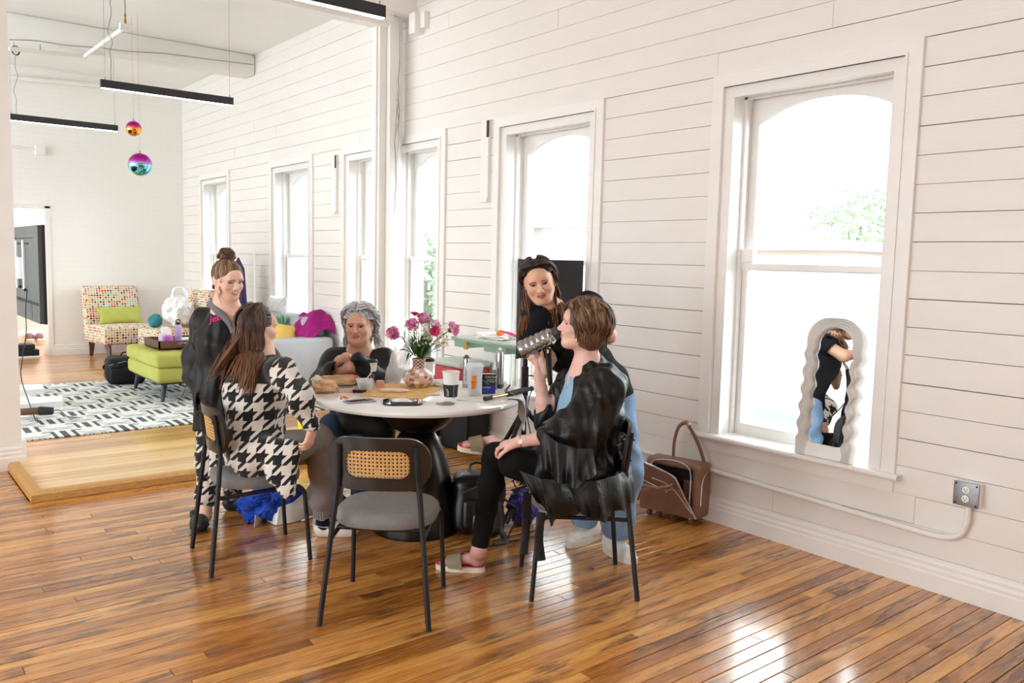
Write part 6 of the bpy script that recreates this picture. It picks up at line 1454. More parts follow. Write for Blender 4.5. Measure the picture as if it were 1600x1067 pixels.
sheet([G(397, 826, .004), G(412, 812, .004), G(430, 822, .004), G(455, 818, .004), G(476, 812, .004), G(489, 806, .004)], [G(397, 826, .075), G(414, 812, .035), G(432, 822, .10), G(455, 818, .115), G(472, 812, .15), G(482, 806, .19)], 'front_sheet', 0.02)
sheet([G(384, 792, .004), G(392, 800, .004)], [G(396, 792, .14), G(408, 800, .16)], 'side_sheet', 0.01)
# ================================================================ implicit-surface modelling (people, cloth)
def V3(p): return np.array([p[0], p[1], p[2]], dtype=np.float64)
class Sdf:
 def __init__(s): s.ops = []
 def cap(s, a, b, ra, rb=None, k=0.02, sq=None):
  a, b = V3(a), V3(b); rb = ra if rb is None else rb; r = max(ra, rb)
  s.ops.append(('cap', a, b, ra, rb, k, np.minimum(a, b)-r-k, np.maximum(a, b)+r+k, sq)); return s
 def chain(s, pts, rs, k=0.02):
  for i in range(len(pts)-1): s.cap(pts[i], pts[i+1], rs[i], rs[i+1], k)
  return s
 def ell(s, c, r, R=None, k=0.02):
  c = V3(c); r = np.array(r, float); R = np.eye(3) if R is None else np.array(R, float); m = r.max()
  s.ops.append(('ell', c, r, R, k, c-m-k, c+m+k)); return s
 def cutell(s, c, r, R=None, k=0.01):
  c = V3(c); r = np.array(r, float); R = np.eye(3) if R is None else np.array(R, float); m = r.max()
  s.ops.append(('cutell', c, r, R, k, c-m-k, c+m+k)); return s
 def cutcap(s, a, b, ra, rb=None, k=0.01):
  a, b = V3(a), V3(b); rb = ra if rb is None else rb; r = max(ra, rb)
  s.ops.append(('cutcap', a, b, ra, rb, k, np.minimum(a, b)-r-k, np.maximum(a, b)+r+k, None)); return s
 def plane(s, c, n, fn=None, box=None):
  n = V3(n); n = n/np.linalg.norm(n); s.ops.append(('plane', V3(c), n, fn, box)); return s
 def bounds(s):
  lo = np.array([1e9]*3); hi = -lo
  for o in s.ops:
   if o[0] == 'cap': lo = np.minimum(lo, o[6]); hi = np.maximum(hi, o[7])
   elif o[0] == 'ell': lo = np.minimum(lo, o[5]); hi = np.maximum(hi, o[6])
  return lo, hi
 def grid(s, lo, hi, h, disp=None):
  n = np.ceil((hi-lo)/h).astype(int)+1
  D = np.full(n, 0.25, dtype=np.float32)
  ax = [lo[i]+h*np.arange(n[i]) for i in range(3)]
  for o in s.ops:
   t = o[0]
   if t == 'plane':
    c, nn, fn, box = o[1:]; sl = [slice(0, n[i]) for i in range(3)]
    if box is not None:
     i0 = np.clip(np.floor((np.array(box[0])-lo)/h).astype(int), 0, n); i1 = np.clip(np.ceil((np.array(box[1])-lo)/h).astype(int)+1, 0, n)
     if (i1 <= i0).any(): continue
     sl = [slice(i0[i], i1[i]) for i in range(3)]
    X, Y, Z = ax[0][sl[0]][:, None, None], ax[1][sl[1]][None, :, None], ax[2][sl[2]][None, None, :]
    d = (X-c[0])*nn[0]+(Y-c[1])*nn[1]+(Z-c[2])*nn[2]
    if fn is not None: d = d+fn(X, Y, Z)
    D[tuple(sl)] = np.maximum(D[tuple(sl)], d); continue
   blo, bhi = (o[6], o[7]) if t in ('cap', 'cutcap') else (o[5], o[6])
   i0 = np.clip(np.floor((blo-lo)/h).astype(int)-1, 0, n); i1 = np.clip(np.ceil((bhi-lo)/h).astype(int)+2, 0, n)
   if (i1 <= i0).any(): continue
   sl = tuple(slice(i0[i], i1[i]) for i in range(3))
   X, Y, Z = ax[0][sl[0]][:, None, None], ax[1][sl[1]][None, :, None], ax[2][sl[2]][None, None, :]
   if t in ('cap', 'cutcap'):
    a, b, ra, rb, k = o[1:6]; ab = b-a; L2 = max(ab@ab, 1e-12)
    px, py, pz = X-a[0], Y-a[1], Z-a[2]
    tt = np.clip((px*ab[0]+py*ab[1]+pz*ab[2])/L2, 0, 1)
    d = np.sqrt((px-tt*ab[0])**2+(py-tt*ab[1])**2+(pz-tt*ab[2])**2)-(ra+(rb-ra)*tt)
   else:
    c, r, R, k = o[1:5]; px, py, pz = X-c[0], Y-c[1], Z-c[2]
    q = [px*R[0][i]+py*R[1][i]+pz*R[2][i] for i in range(3)]
    k0 = np.sqrt((q[0]/r[0])**2+(q[1]/r[1])**2+(q[2]/r[2])**2); k1 = np.sqrt((q[0]/r[0]**2)**2+(q[1]/r[1]**2)**2+(q[2]/r[2]**2)**2)+1e-9
    d = k0*(k0-1)/k1
   E = D[sl]
   if t in ('cap', 'ell'):
    hh = np.maximum(k-np.abs(E-d), 0)/k; D[sl] = np.minimum(E, d)-hh*hh*k*0.25
   else:
    hh = np.maximum(k-np.abs(E+d), 0)/k; D[sl] = np.maximum(E, -d)+hh*hh*k*0.25
  if disp is not None:
   X, Y, Z = ax[0][:, None, None], ax[1][None, :, None], ax[2][None, None, :]
   near = np.abs(D) < 0.06
   D = D+np.where(near, disp(X, Y, Z), 0).astype(np.float32)
  return D, lo
def nets(D, lo, h):
 n = D.shape; S = D < 0
 c = [S[i:n[0]-1+i, j:n[1]-1+j, k:n[2]-1+k] for i in (0, 1) for j in (0, 1) for k in (0, 1)]
 sm = sum(x.astype(np.int8) for x in c); mask = (sm > 0) & (sm < 8)
 idx = np.argwhere(mask); ids = -np.ones(mask.shape, dtype=np.int64); ids[mask] = np.arange(len(idx))
 cv = np.stack([D[idx[:, 0]+i, idx[:, 1]+j, idx[:, 2]+k] for i in (0, 1) for j in (0, 1) for k in (0, 1)], 1).astype(np.float64)
 off = np.array([(i, j, k) for i in (0, 1) for j in (0, 1) for k in (0, 1)], float)
 acc = np.zeros((len(idx), 3)); cnt = np.zeros(len(idx))
 for a in range(8):
  for b in range(a+1, 8):
   if np.abs(off[a]-off[b]).sum() != 1: continue
   va, vb = cv[:, a], cv[:, b]; m = (va < 0) != (vb < 0)
   t = np.where(m, va/np.where(m, va-vb, 1), 0)
   acc += np.where(m[:, None], off[a]+(off[b]-off[a])*t[:, None], 0); cnt += m
 P = lo+h*(idx+acc/np.maximum(cnt, 1)[:, None])
 F = []
 for ax_ in range(3):
  u, w = (ax_+1) % 3, (ax_+2) % 3
  sa = [slice(None)]*3; sb = [slice(None)]*3; sa[ax_] = slice(0, -1); sb[ax_] = slice(1, None)
  A, B = S[tuple(sa)], S[tuple(sb)]
  e = np.argwhere(A != B); e = e[(e[:, u] > 0) & (e[:, w] > 0) & (e[:, u] < n[u]-1) & (e[:, w] < n[w]-1)]
  if not len(e): continue
  def cell(du, dw):
   q = e.copy(); q[:, u] -= du; q[:, w] -= dw; return ids[q[:, 0], q[:, 1], q[:, 2]]
  quad = np.stack([cell(1, 1), cell(0, 1), cell(0, 0), cell(1, 0)], 1)
  flip = ~A[e[:, 0], e[:, 1], e[:, 2]]; quad[flip] = quad[flip][:, ::-1]
  F.append(quad)
 F = np.concatenate(F) if F else np.zeros((0, 4), int); F = F[(F >= 0).all(1)]
 return P, F
def relax(P, F, it=1, lam=0.5):
 for _ in range(it):
  acc = np.zeros_like(P); cnt = np.zeros(len(P))
  for a in range(4):
   b = (a+1) % 4
   np.add.at(acc, F[:, a], P[F[:, b]]); np.add.at(cnt, F[:, a], 1); np.add.at(acc, F[:, b], P[F[:, a]]); np.add.at(cnt, F[:, b], 1)
  P = P+(acc/np.maximum(cnt, 1)[:, None]-P)*lam
 return P
def sdf_obj(name, sd, h, mats, parent=None, disp=None, fine=(), attr=None, rel=1, label=None, lohi=None):
 lo, hi = sd.bounds() if lohi is None else (np.array(lohi[0], float), np.array(lohi[1], float))
 parts = []
 D, l0 = sd.grid(lo-2*h, hi+2*h, h, disp); P, F = nets(D, l0, h); P = relax(P, F, rel)
 if len(fine):
  C_ = P[F].mean(1); keep = np.ones(len(F), bool)
  for (a, b, hf) in fine:
   a, b = np.array(a, float), np.array(b, float); keep &= ~((C_ > a+h*0.6) & (C_ < b-h*0.6)).all(1)
   Df, lf = sd.grid(a, b, hf, disp); pf, ff = nets(Df, lf, hf); pf = relax(pf, ff, rel); parts.append((pf, ff))
  F = F[keep]
 parts.insert(0, (P, F)); vs = []; fs = []; o_ = 0
 for p, f in parts: vs.append(p); fs.append(f+o_); o_ += len(p)
 P = np.concatenate(vs); F = np.concatenate(fs)
 used = np.zeros(len(P), bool); used[F.ravel()] = True; rm = np.cumsum(used)-1; P = P[used]; F = rm[F]
 return np_mesh(name, P, F, mats, parent, attr, label)
def np_mesh(name, P, F, mats, parent=None, attr=None, label=None):
 Pw = P
 if parent is not None:
  Mi = np.array(local_matrix(parent).inverted()); P = P@Mi[:3, :3].T+Mi[:3, 3]
 me = bpy.data.meshes.new(name); me.vertices.add(len(P)); me.vertices.foreach_set('co', P.astype(np.float32).ravel())
 me.loops.add(F.size); me.loops.foreach_set('vertex_index', F.ravel().astype(np.int32))
 me.polygons.add(len(F)); me.polygons.foreach_set('loop_start', (np.arange(len(F))*F.shape[1]).astype(np.int32))
 me.polygons.foreach_set('use_smooth', np.ones(len(F), bool)); me.update(calc_edges=True); me.validate()
 if attr is not None:
  for nm, fn in attr.items():
   v = fn(Pw)
   if v.ndim == 1:
    a = me.attributes.new(nm, 'FLOAT', 'POINT'); a.data.foreach_set('value', v.astype(np.float32))
   else:
    a = me.attributes.new(nm, 'FLOAT_COLOR', 'POINT'); a.data.foreach_set('color', np.concatenate([v, np.ones((len(v), 1))], 1).astype(np.float32).ravel())
 return link(name, me, mats, parent, label)
def folds(terms):
 # terms: (amp, (kx, ky, kz), phase, (mx, my, mz), warp)
 def fn(X, Y, Z):
  r = 0
  for amp, k, ph, m, wp in terms: r = r+amp*np.sin(k[0]*X+k[1]*Y+k[2]*Z+ph+wp*np.sin(m[0]*X+m[1]*Y+m[2]*Z+ph*1.7))
  return r
 return fn
def skin_mat(name, col, rough=0.5):
 t = NT(name); a = t.n('Attribute', attribute_name='Col').outputs['Color']; f = t.noise(t.coord('Object'), 22, 4, 0.6)
 t.base(t.mix(0.35, a, t.ramp(f, [(0.35, (0.82, 0.74, 0.70, 1)), (0.65, (1.08, 1.06, 1.05, 1))]), 'MULTIPLY')); t.rough(rough)
 t.p.inputs['Subsurface Weight'].default_value = 0.12; t.p.inputs['Subsurface Radius'].default_value = (0.012, 0.005, 0.003); t.p.inputs['Subsurface Scale'].default_value = 0.5
 t.bump(t.noise(t.coord('Object'), 400, 2, 0.5), 0.08, 0.001); return t.m
def hair_mat(name, dark, mid, light, tip=None, z0=0, z1=1):
 t = NT(name); rnd = t.n('Attribute', attribute_name='rnd').outputs['Fac']; along = t.n('Attribute', attribute_name='along').outputs['Fac']
 f = t.math('ADD', t.math('MULTIPLY', rnd, 0.6), t.math('MULTIPLY', t.noise(t.coord('Object'), 70, 3, 0.6), 0.4))
 c = t.ramp(f, [(0.25, lin(dark)), (0.5, lin(mid)), (0.78, lin(light))])
 if tip: c = t.mix(t.math('MULTIPLY', t.ramp(along, [(0.35, (0,0,0,1)), (0.9, (1,1,1,1))]), 0.75), c, lin(tip))
 t.base(c); t.rough(0.42); t.p.inputs['Specular IOR Level'].default_value = 0.4; return t.m
def satin(name, col, rough=0.33, bump=0.25):
 t = NT(name); c = lin(col); n = t.noise(t.coord('Object'), 9, 3, 0.55, 0.8); t.base(c); t.rough(rough)
 t.p.inputs['Specular IOR Level'].default_value = 0.35; t.bump(n, bump, 0.02); return t.m
def frame(fwd, up):
 f = Vector(fwd).normalized(); u = Vector(up); u = (u-f*u.dot(f)).normalized(); r = f.cross(u).normalized()
 return np.array([[r.x, f.x, u.x], [r.y, f.y, u.y], [r.z, f.z, u.z]])    # columns right, forward, up
# ---------------------------------------------------------------- head
class Head:
 def __init__(s, c, fwd, up, scale=1.0):
  s.c = V3(c); s.R = frame(fwd, up); s.s = scale
 def w(s, x, y, z): return s.c+s.R@(np.array([x, y, z])*s.s)
 def sculpt(s, sd, jaw=1.0, old=0.0, smile=0.0, nose=1.0, plump=0.0):
  k = s.s; R = s.R
  def E(x, y, z, a, b, c, kk, Rl=None):
   sd.ell(s.w(x, y, z), (a*k, b*k, c*k), R if Rl is None else R@Rl, kk*k)
  def Cp(p, q, ra, rb, kk): sd.cap(s.w(*p), s.w(*q), ra*k, rb*k, kk*k)
  E(0, -0.018, 0.030, 0.0745, 0.092, 0.083, 0.02)
  E(0, 0.018, -0.022, 0.0635+0.006*plump, 0.070, 0.082, 0.04)
  E(0, 0.036, -0.065, (0.044+0.008*plump)*jaw, 0.046, 0.044, 0.03)
  E(0, 0.070, -0.092, 0.021, 0.020, 0.019, 0.025)                       # chin
  for sx in (-1, 1):
   Cp((sx*0.053, 0.0, -0.055), (sx*0.024, 0.060, -0.090), 0.017+0.004*plump, 0.016, 0.03)
   E(sx*0.037, 0.066, -0.026, 0.024+0.004*plump, 0.022, 0.020+0.004*plump, 0.025)                # cheek
   E(sx*0.031, 0.078, 0.022, 0.024, 0.014, 0.009, 0.016)                 # brow
  E(0, 0.074, 0.045, 0.045, 0.022, 0.03, 0.03)                        # forehead
  for sx in (-1, 1):
   sd.cutell(s.w(sx*0.031, 0.100, 0.003), (0.0185*k, 0.0175*k, 0.011*k), R, 0.014*k)
  Cp((0, 0.088, 0.010), (0, 0.106*nose, -0.022), 0.0085, 0.0115, 0.012)
  E(0, 0.108*nose, -0.026, 0.0115, 0.011, 0.0095, 0.010)
  for sx in (-1, 1): E(sx*0.012, 0.098, -0.029, 0.0072, 0.010, 0.0070, 0.007)
  for sx in (-1, 1): sd.cutell(s.w(sx*0.006, 0.106, -0.0365), (0.0032*k, 0.0045*k, 0.003*k), R, 0.003*k)
  E(0, 0.082, -0.052, 0.027, 0.014, 0.018, 0.015)                     # mouth mound
  w_ = 0.021+0.005*smile
  zc = -0.0545; up_ = 0.004*smile
  for sx in (-1, 1):
   Cp((0, 0.0955, zc+0.0035), (sx*w_*0.75, 0.088, zc+0.001+up_), 0.0052, 0.0030, 0.004)
   Cp((0, 0.0945, zc-0.0065), (sx*w_*0.7, 0.087, zc-0.0035+up_), 0.0060, 0.0030, 0.004)
   Cp((sx*w_*0.75, 0.088, zc+0.001+up_), (sx*w_, 0.083, zc+up_), 0.003, 0.0015, 0.004)
  sd.cutcap(s.w(-w_*0.9, 0.0915, zc-0.0012+up_), s.w(0, 0.1025, zc-0.0012), 0.0016*k, 0.0016*k, 0.002*k); sd.cutcap(s.w(w_*0.9, 0.0915, zc-0.0012+up_), s.w(0, 0.1025, zc-0.0012), 0.0016*k, 0.0016*k, 0.002*k)
  if old:
   for sx in (-1, 1):
    sd.cutcap(s.w(sx*0.022, 0.098, -0.032), s.w(sx*0.036, 0.086, -0.060), 0.003*k, 0.002*k, 0.010*k)
    sd.cutcap(s.w(sx*0.026, 0.090, -0.068), s.w(sx*0.029, 0.078, -0.088), 0.002*k, 0.002*k, 0.008*k)
    sd.cutcap(s.w(sx*0.018, 0.1, -0.010), s.w(sx*0.046, 0.088, -0.014), 0.0022*k, 0.001*k, 0.006*k)
    E(sx*0.040, 0.045, -0.085, 0.020, 0.022, 0.016, 0.025)
   E(0, 0.045, -0.108, 0.035, 0.035, 0.018, 0.03)
   for zz in (0.045, 0.056, 0.067): sd.cutcap(s.w(-0.03, 0.0965, zz), s.w(0.03, 0.0965, zz), 0.0012*k, 0.0012*k, 0.005*k)
  for sx in (-1, 1):                                                   # ears
   a = 0.40*sx; Rl = np.array([[math.cos(a), -math.sin(a), 0], [math.sin(a), math.cos(a), 0], [0, 0, 1]])
   E(sx*0.0795, -0.014, -0.004, 0.0075, 0.019, 0.030, 0.006, Rl)
   E(sx*0.077, -0.008, -0.027, 0.006, 0.010, 0.011, 0.006)
   sd.cutell(s.w(sx*0.088, -0.008, 0.0), (0.006*k, 0.009*k, 0.016*k), R@Rl, 0.004*k)
 def local(s, P): return (P-s.c)@s.R/s.s
 def paint(s, P, base, lips, blush=0.25, shadow=None):
  L = s.local(P); n = len(P); col = np.tile(np.array(lin(base)[:3]), (n, 1))
  def blend(mask, c, amt=1.0):
   m = np.clip(mask, 0, 1)[:, None]*amt; return col*(1-m)+np.array(lin(c)[:3])*m
  near = (np.abs(L[:, 0]) < 0.09) & (np.abs(L[:, 2]) < 0.14)
  for sx in (-1, 1):
   d = np.sqrt(((L[:, 0]-sx*0.040)/0.024)**2+((L[:, 1]-0.075)/0.03)**2+((L[:, 2]+0.022)/0.020)**2); col = blend(np.where(near, 1.2-d, 0), '#d98a7c', blush)
   d = np.sqrt(((L[:, 0]-sx*0.031)/0.019)**2+((L[:, 1]-0.085)/0.02)**2+((L[:, 2]-0.010)/0.010)**2); col = blend(np.where(near, 1.3-d, 0), '#8a5a4a', 0.30)
  d = np.sqrt((L[:, 0]/0.014)**2+((L[:, 1]-0.108)/0.014)**2+((L[:, 2]+0.027)/0.012)**2); col = blend(1.2-d, '#d08a78', blush*0.8)
  a = np.abs(L[:, 0]); zc = -0.0560
  inside = (a < 0.026) & (L[:, 1] > 0.080) & (np.abs(L[:, 2]-zc-0.05*a) < 0.0095*(1-(a/0.028)**2)+0.0008)
  m = inside.astype(float); col = blend(m, lips, 0.85)
  return col
 def eyes(s, parent, iris='#5a3b25', lid='#b88470', brow='#4a3222', look=(0, 0, 0), closed=0.25, lash=True):
  from mathutils.bvhtree import BVHTree
  k = s.s; body = [o for o in parent.children if o.name.startswith('body')][0]; bm = bmesh.new(); bm.from_mesh(body.data); bv = BVHTree.FromBMesh(bm); bm.free(); off = parent.location
  dn = Vector(s.R@np.array([0, -1.0, 0]))
  def on(x, z, lift):
   o_ = Vector(s.w(x, 0.2, z)); h_ = bv.ray_cast(o_-off, dn)
   return (h_[0]+off-dn*lift*k) if h_[0] is not None else Vector(s.w(x, 0.09, z))
  s.on = on; ir_m, lm, bm_ = mat('iris', iris, 0.15, var=0), mat('lash', '#241712', 0.6, var=0), mat('brow_hair', brow, 0.8, var=0)
  op = 0.0070*(1-closed*0.72)
  for sx in (-1, 1):
   cx, cz = sx*0.0315, 0.002; HW = 0.0150
   up = lambda t: cz+op*(1-abs(t)**2.2)*1.0+0.0010*t*sx; lo = lambda t: cz-op*0.55*(1-abs(t)**2.0)+0.0010*t*sx
   e = MB(); n = 12
   e.grid(lambda u, v: on(cx+HW*(2*u-1), lo(2*u-1)+(up(2*u-1)-lo(2*u-1))*v, 0.0010+0.0014*(1-(2*u-1)**2)), n, 5)
   ix, iz, R_ = cx+look[0]*0.006, cz+op*0.15+look[2]*0.003, 0.0062
   def disc(rr, lift, mt):
    def f(u, v):
     x = ix+rr*v*math.cos(2*PI*u); z = iz+rr*v*math.sin(2*PI*u); t = max(-1, min(1, (x-cx)/HW)); z = max(lo(t)+0.0001, min(up(t)-0.0001, z)); return on(x, z, lift)
    e.grid(f, 16, 3, mat=mt)
   disc(R_, 0.0032, 1); disc(R_*0.48, 0.0037, 2)
   e.build('eye', [M['eyewhite'], ir_m, M['black']], parent, world=True, fixn=False)
   l = MB(); l.tube([on(cx+HW*1.05*t, up(t)+0.0004, 0.0024) for t in [2*i/9-1 for i in range(10)]], [0.0010*k*(0.7+0.9*math.sin(PI*(i+0.6)/10.2)) for i in range(10)], 6, mat=0)
   l.tube([on(cx+HW*t, up(t)+0.0042, 0.0012) for t in [2*i/9-1 for i in range(10)]], [0.0007*k]*10, 5, mat=1)
   l.tube([on(cx+HW*0.95*t, lo(t)-0.0003, 0.0014) for t in [2*i/9-1 for i in range(10)]], [0.0006*k]*10, 5, mat=1)
   l.build('eyelid', [lm, mat('lid_skin', lid, 0.5, var=0)], parent, world=True)
   b = MB(); b.tube([on(sx*(0.013+0.036*t_), 0.0205+0.0065*math.sin(PI*min(1, t_*0.85+0.1))-0.003*t_, 0.0006) for t_ in [i/8 for i in range(9)]], [0.0026*k*(1.0-0.6*i/8) for i in range(9)], 6, flat=0.6, up=dn); b.build('eyebrow', [bm_], parent, world=True)
M['eyewhite'] = mat('eye_white', '#cfc6c0', 0.2, var=0)
# ---------------------------------------------------------------- hand with five fingers
def hand(sd, wrist, d, nrm, scale=1.0, curl=(0.3, 0.35, 0.4, 0.45), thumb=(0.6, 0.3), side=1, spread=0.06, wr=0.024, k=0.008):
 """d: direction towards the fingers, nrm: out of the BACK of the hand, side: +1/-1 thumb side = side * (d x nrm)"""
 w = V3(wrist); d = V3(d)/np.linalg.norm(V3(d)); nrm = V3(nrm); nrm = nrm-d*(nrm@d); nrm /= np.linalg.norm(nrm); sdv = np.cross(d, nrm)*side; S = scale
 P = lambda a, b, c: w+(d*a+sdv*b+nrm*c)*S
 sd.cap(P(-0.02, 0, 0), P(0.012, 0.0, 0), wr*S*0.95, 0.021*S, 0.015)
 for b_, r_ in ((0.024, 0.0125), (0.009, 0.0135), (-0.007, 0.013), (-0.022, 0.0115)):
  sd.cap(P(0.012, b_*0.55, 0), P(0.088-abs(b_-0.005)*0.25, b_, 0.001), 0.0155*S, r_*S, 0.012)
 sd.cap(P(0.020, 0.018, -0.004), P(0.052, 0.030, -0.008), 0.017*S, 0.014*S, 0.012)
 tips = []
 for i, (b_, L, r_) in enumerate(((0.0265, 0.070, 0.0088), (0.0090, 0.078, 0.0090), (-0.0080, 0.072, 0.0086), (-0.0240, 0.056, 0.0076))):
  base = P(0.088-abs(b_-0.005)*0.25, b_, 0.0); ang = curl[i]; dirv = d*math.cos(0)+sdv*(b_/0.025)*spread; dirv /= np.linalg.norm(dirv); p = base; tot = 0
  for seg, (fr, mult) in enumerate(((0.44, 0.8), (0.31, 1.1), (0.25, 0.8))):
   tot += ang*mult; v = dirv*math.cos(tot)-nrm*math.sin(tot); q = p+v*L*fr*S
   sd.cap(p, q, r_*S*(1-0.07*seg), r_*S*(0.93-0.09*seg), 0.004 if seg else k); p = q
  tips.append((p, v))
 p = P(0.030, 0.026, -0.006); v1 = d*math.cos(thumb[0])+sdv*math.sin(thumb[0])-nrm*0.35; v1 /= np.linalg.norm(v1); q = p+v1*0.040*S; sd.cap(p, q, 0.0140*S, 0.0110*S, 0.010)
 a2 = thumb[0]-thumb[1]; v2 = d*math.cos(a2)+sdv*math.sin(a2)-nrm*(0.35+thumb[1]*0.6); v2 /= np.linalg.norm(v2); r = q+v2*0.032*S; sd.cap(q, r, 0.0108*S, 0.0098*S, 0.004); v3 = v2-nrm*0.25; v3 /= np.linalg.norm(v3); sd.cap(r, r+v3*0.022*S, 0.0098*S, 0.0080*S, 0.004)
 return P(0.09, 0, 0)
# ---------------------------------------------------------------- hair from combed locks
def ell_push(p, c, R, r):
 q = (p-c)@R; e = math.sqrt(((q/r)**2).sum())
 if e < 1: q = q/max(e, 1e-3); return R@q+c
 return p
class Hair:
 def __init__(s, hd): s.h = hd; s.V = []; s.F = []; s.rnd = []; s.al = []; s.n = 0; s.cols = []
 def tube(s, pts, r, rnd, n=5, flat=0.6):
  pts = [np.array(p, float) for p in pts]; N = len(pts); vs = []; prev = None
  for i, p in enumerate(pts):
   t = pts[min(i+1, N-1)]-pts[max(i-1, 0)]; t = t/max(np.linalg.norm(t), 1e-9)
   out = p-s.h.c; out = out-t*(out@t); nn = np.linalg.norm(out); out = out/nn if nn > 1e-6 else np.array([1, 0, 0.])
   if prev is not None: out = out*0.4+prev*0.6; out -= t*(out@t); out /= max(np.linalg.norm(out), 1e-9)
   prev = out; w = np.cross(t, out); f = i/(N-1); rr = r*(0.55+0.45*min(1, f*6))*(1-0.75*max(0, (f-0.55)/0.45)**1.4)
   for k in range(n):
    a = 2*PI*k/n; vs.append(p+(out*math.cos(a)*flat+w*math.sin(a))*rr)
   s.al += [f]*n; s.rnd += [rnd]*n
  for i in range(N-1):
   for k in range(n): s.F.append((s.n+i*n+k, s.n+i*n+(k+1) % n, s.n+(i+1)*n+(k+1) % n, s.n+(i+1)*n+k))
  s.V += vs; s.n += N*n
 def lock(s, root, d0, L, steps=14, grav=0.25, flow=None, curl=0.0, freq=20.0, off=1.04, r=0.006, rnd=None, cols=(), ph=None, hug=-0.03):
  h = s.h; rnd = random.random() if rnd is None else rnd; ph = random.uniform(0, 6.28) if ph is None else ph
  p = np.array(h.w(*root)); v = h.R@np.array(d0, float); v /= np.linalg.norm(v); ds = L/steps; pts = [p.copy()]
  for i in range(steps):
   f = i/steps; g = np.array([0, 0, -1.0])
   v = v+g*grav
   if flow is not None: v = v+flow(h.local(p), f)
   v /= max(np.linalg.norm(v), 1e-6); p = p+v*ds
   p2 = ell_push(p, h.w(0, -0.016, 0.026), h.R, np.array([0.081, 0.099, 0.093])*h.s*off)
   p2 = ell_push(p2, h.w(0, 0.0, -0.045), h.R, np.array([0.070, 0.075, 0.085])*h.s*off)
   q_ = h.local(p2)
   if q_[2] > hug and i > 0:
    rr_ = np.array([0.081, 0.099, 0.093])*off; e0 = q_-np.array([0, -0.016, 0.026]); e_ = math.sqrt(((e0/rr_)**2).sum())
    if e_ > 1: p2 = h.w(*(np.array([0, -0.016, 0.026])+e0*(1+(1/e_-1)*0.85)))
   for (c, r_) in cols:
    dd = p2-c; l = np.linalg.norm(dd)
    if l < r_: p2 = c+dd/max(l, 1e-6)*r_
   dv = p2-pts[-1]; ln = np.linalg.norm(dv)
   if ln > 1e-6: v = v*0.5+dv/ln*0.5
   p = p2; pts.append(p.copy())
  if curl:
   out = []
   for i, q in enumerate(pts):
    f = i/steps; t = pts[min(i+1, steps)]-pts[max(i-1, 0)]; t /= max(np.linalg.norm(t), 1e-9); o = q-h.c; o -= t*(o@t); o /= max(np.linalg.norm(o), 1e-6); w = np.cross(t, o); a = freq*f*L+ph; amp = curl*min(1, f*2.2)
    out.append(q+o*amp*(0.6+0.6*math.sin(a))+w*amp*math.cos(a))
   pts = out
  s.tube(pts, r*h.s, rnd); return pts
 def hairline(s, n, L, d, r=0.007, cols=(), grav=0.15, off=1.07, curl=0.004, flow=None, lo=-0.35, hi=1.5, fy=0.62):
  for k in range(n):
   sx = 1 if k % 2 else -1; ph = random.uniform(lo, hi); q = np.array([sx*math.cos(ph), fy+0.12*math.sin(ph), math.sin(ph)]); q /= np.linalg.norm(q); p = np.array([0, -0.016, 0.026])+q*np.array([0.081, 0.099, 0.093])*1.0
   s.lock(tuple(p), (sx*d[0], d[1], d[2]), L*random.uniform(0.8, 1.1), 18, grav, flow, curl, 30, random.uniform(off-0.02, off+0.05), r, cols=cols)
 def build(s, m, parent, name='hair', label=None):
  P = np.array(s.V); F = np.array(s.F); al, rn = np.array(s.al), np.array(s.rnd)
  o = np_mesh(name, P, F, [m], parent, {'along': lambda q: al, 'rnd': lambda q: rn}, label); o['kind'] = 'stuff'; return o
def scalp_cap(hd, m, parent, cut, grow=1.03, h=0.005, name='hair_base', extra=None):
 sd = Sdf(); sd.ell(hd.w(0, -0.018, 0.030), np.array([0.0765, 0.094, 0.086])*hd.s*grow, hd.R, 0.01)
 if extra: extra(sd)
 for c, r in cut: sd.cutell(hd.w(*c), np.array(r)*hd.s, hd.R, 0.006)
 one = lambda P: np.full(len(P), 0.30)
 o = sdf_obj(name, sd, h, [m], parent, disp=lambda X, Y, Z: 0.0009*np.sin(900*(X*0.6+Y*0.5)+14*np.sin(40*Z)), attr={'rnd': lambda P: 0.34+0.34*np.abs(np.sin(P[:, 0]*420+P[:, 1]*350+5*np.sin(P[:, 2]*60))), 'along': lambda P: np.zeros(len(P))}); return o
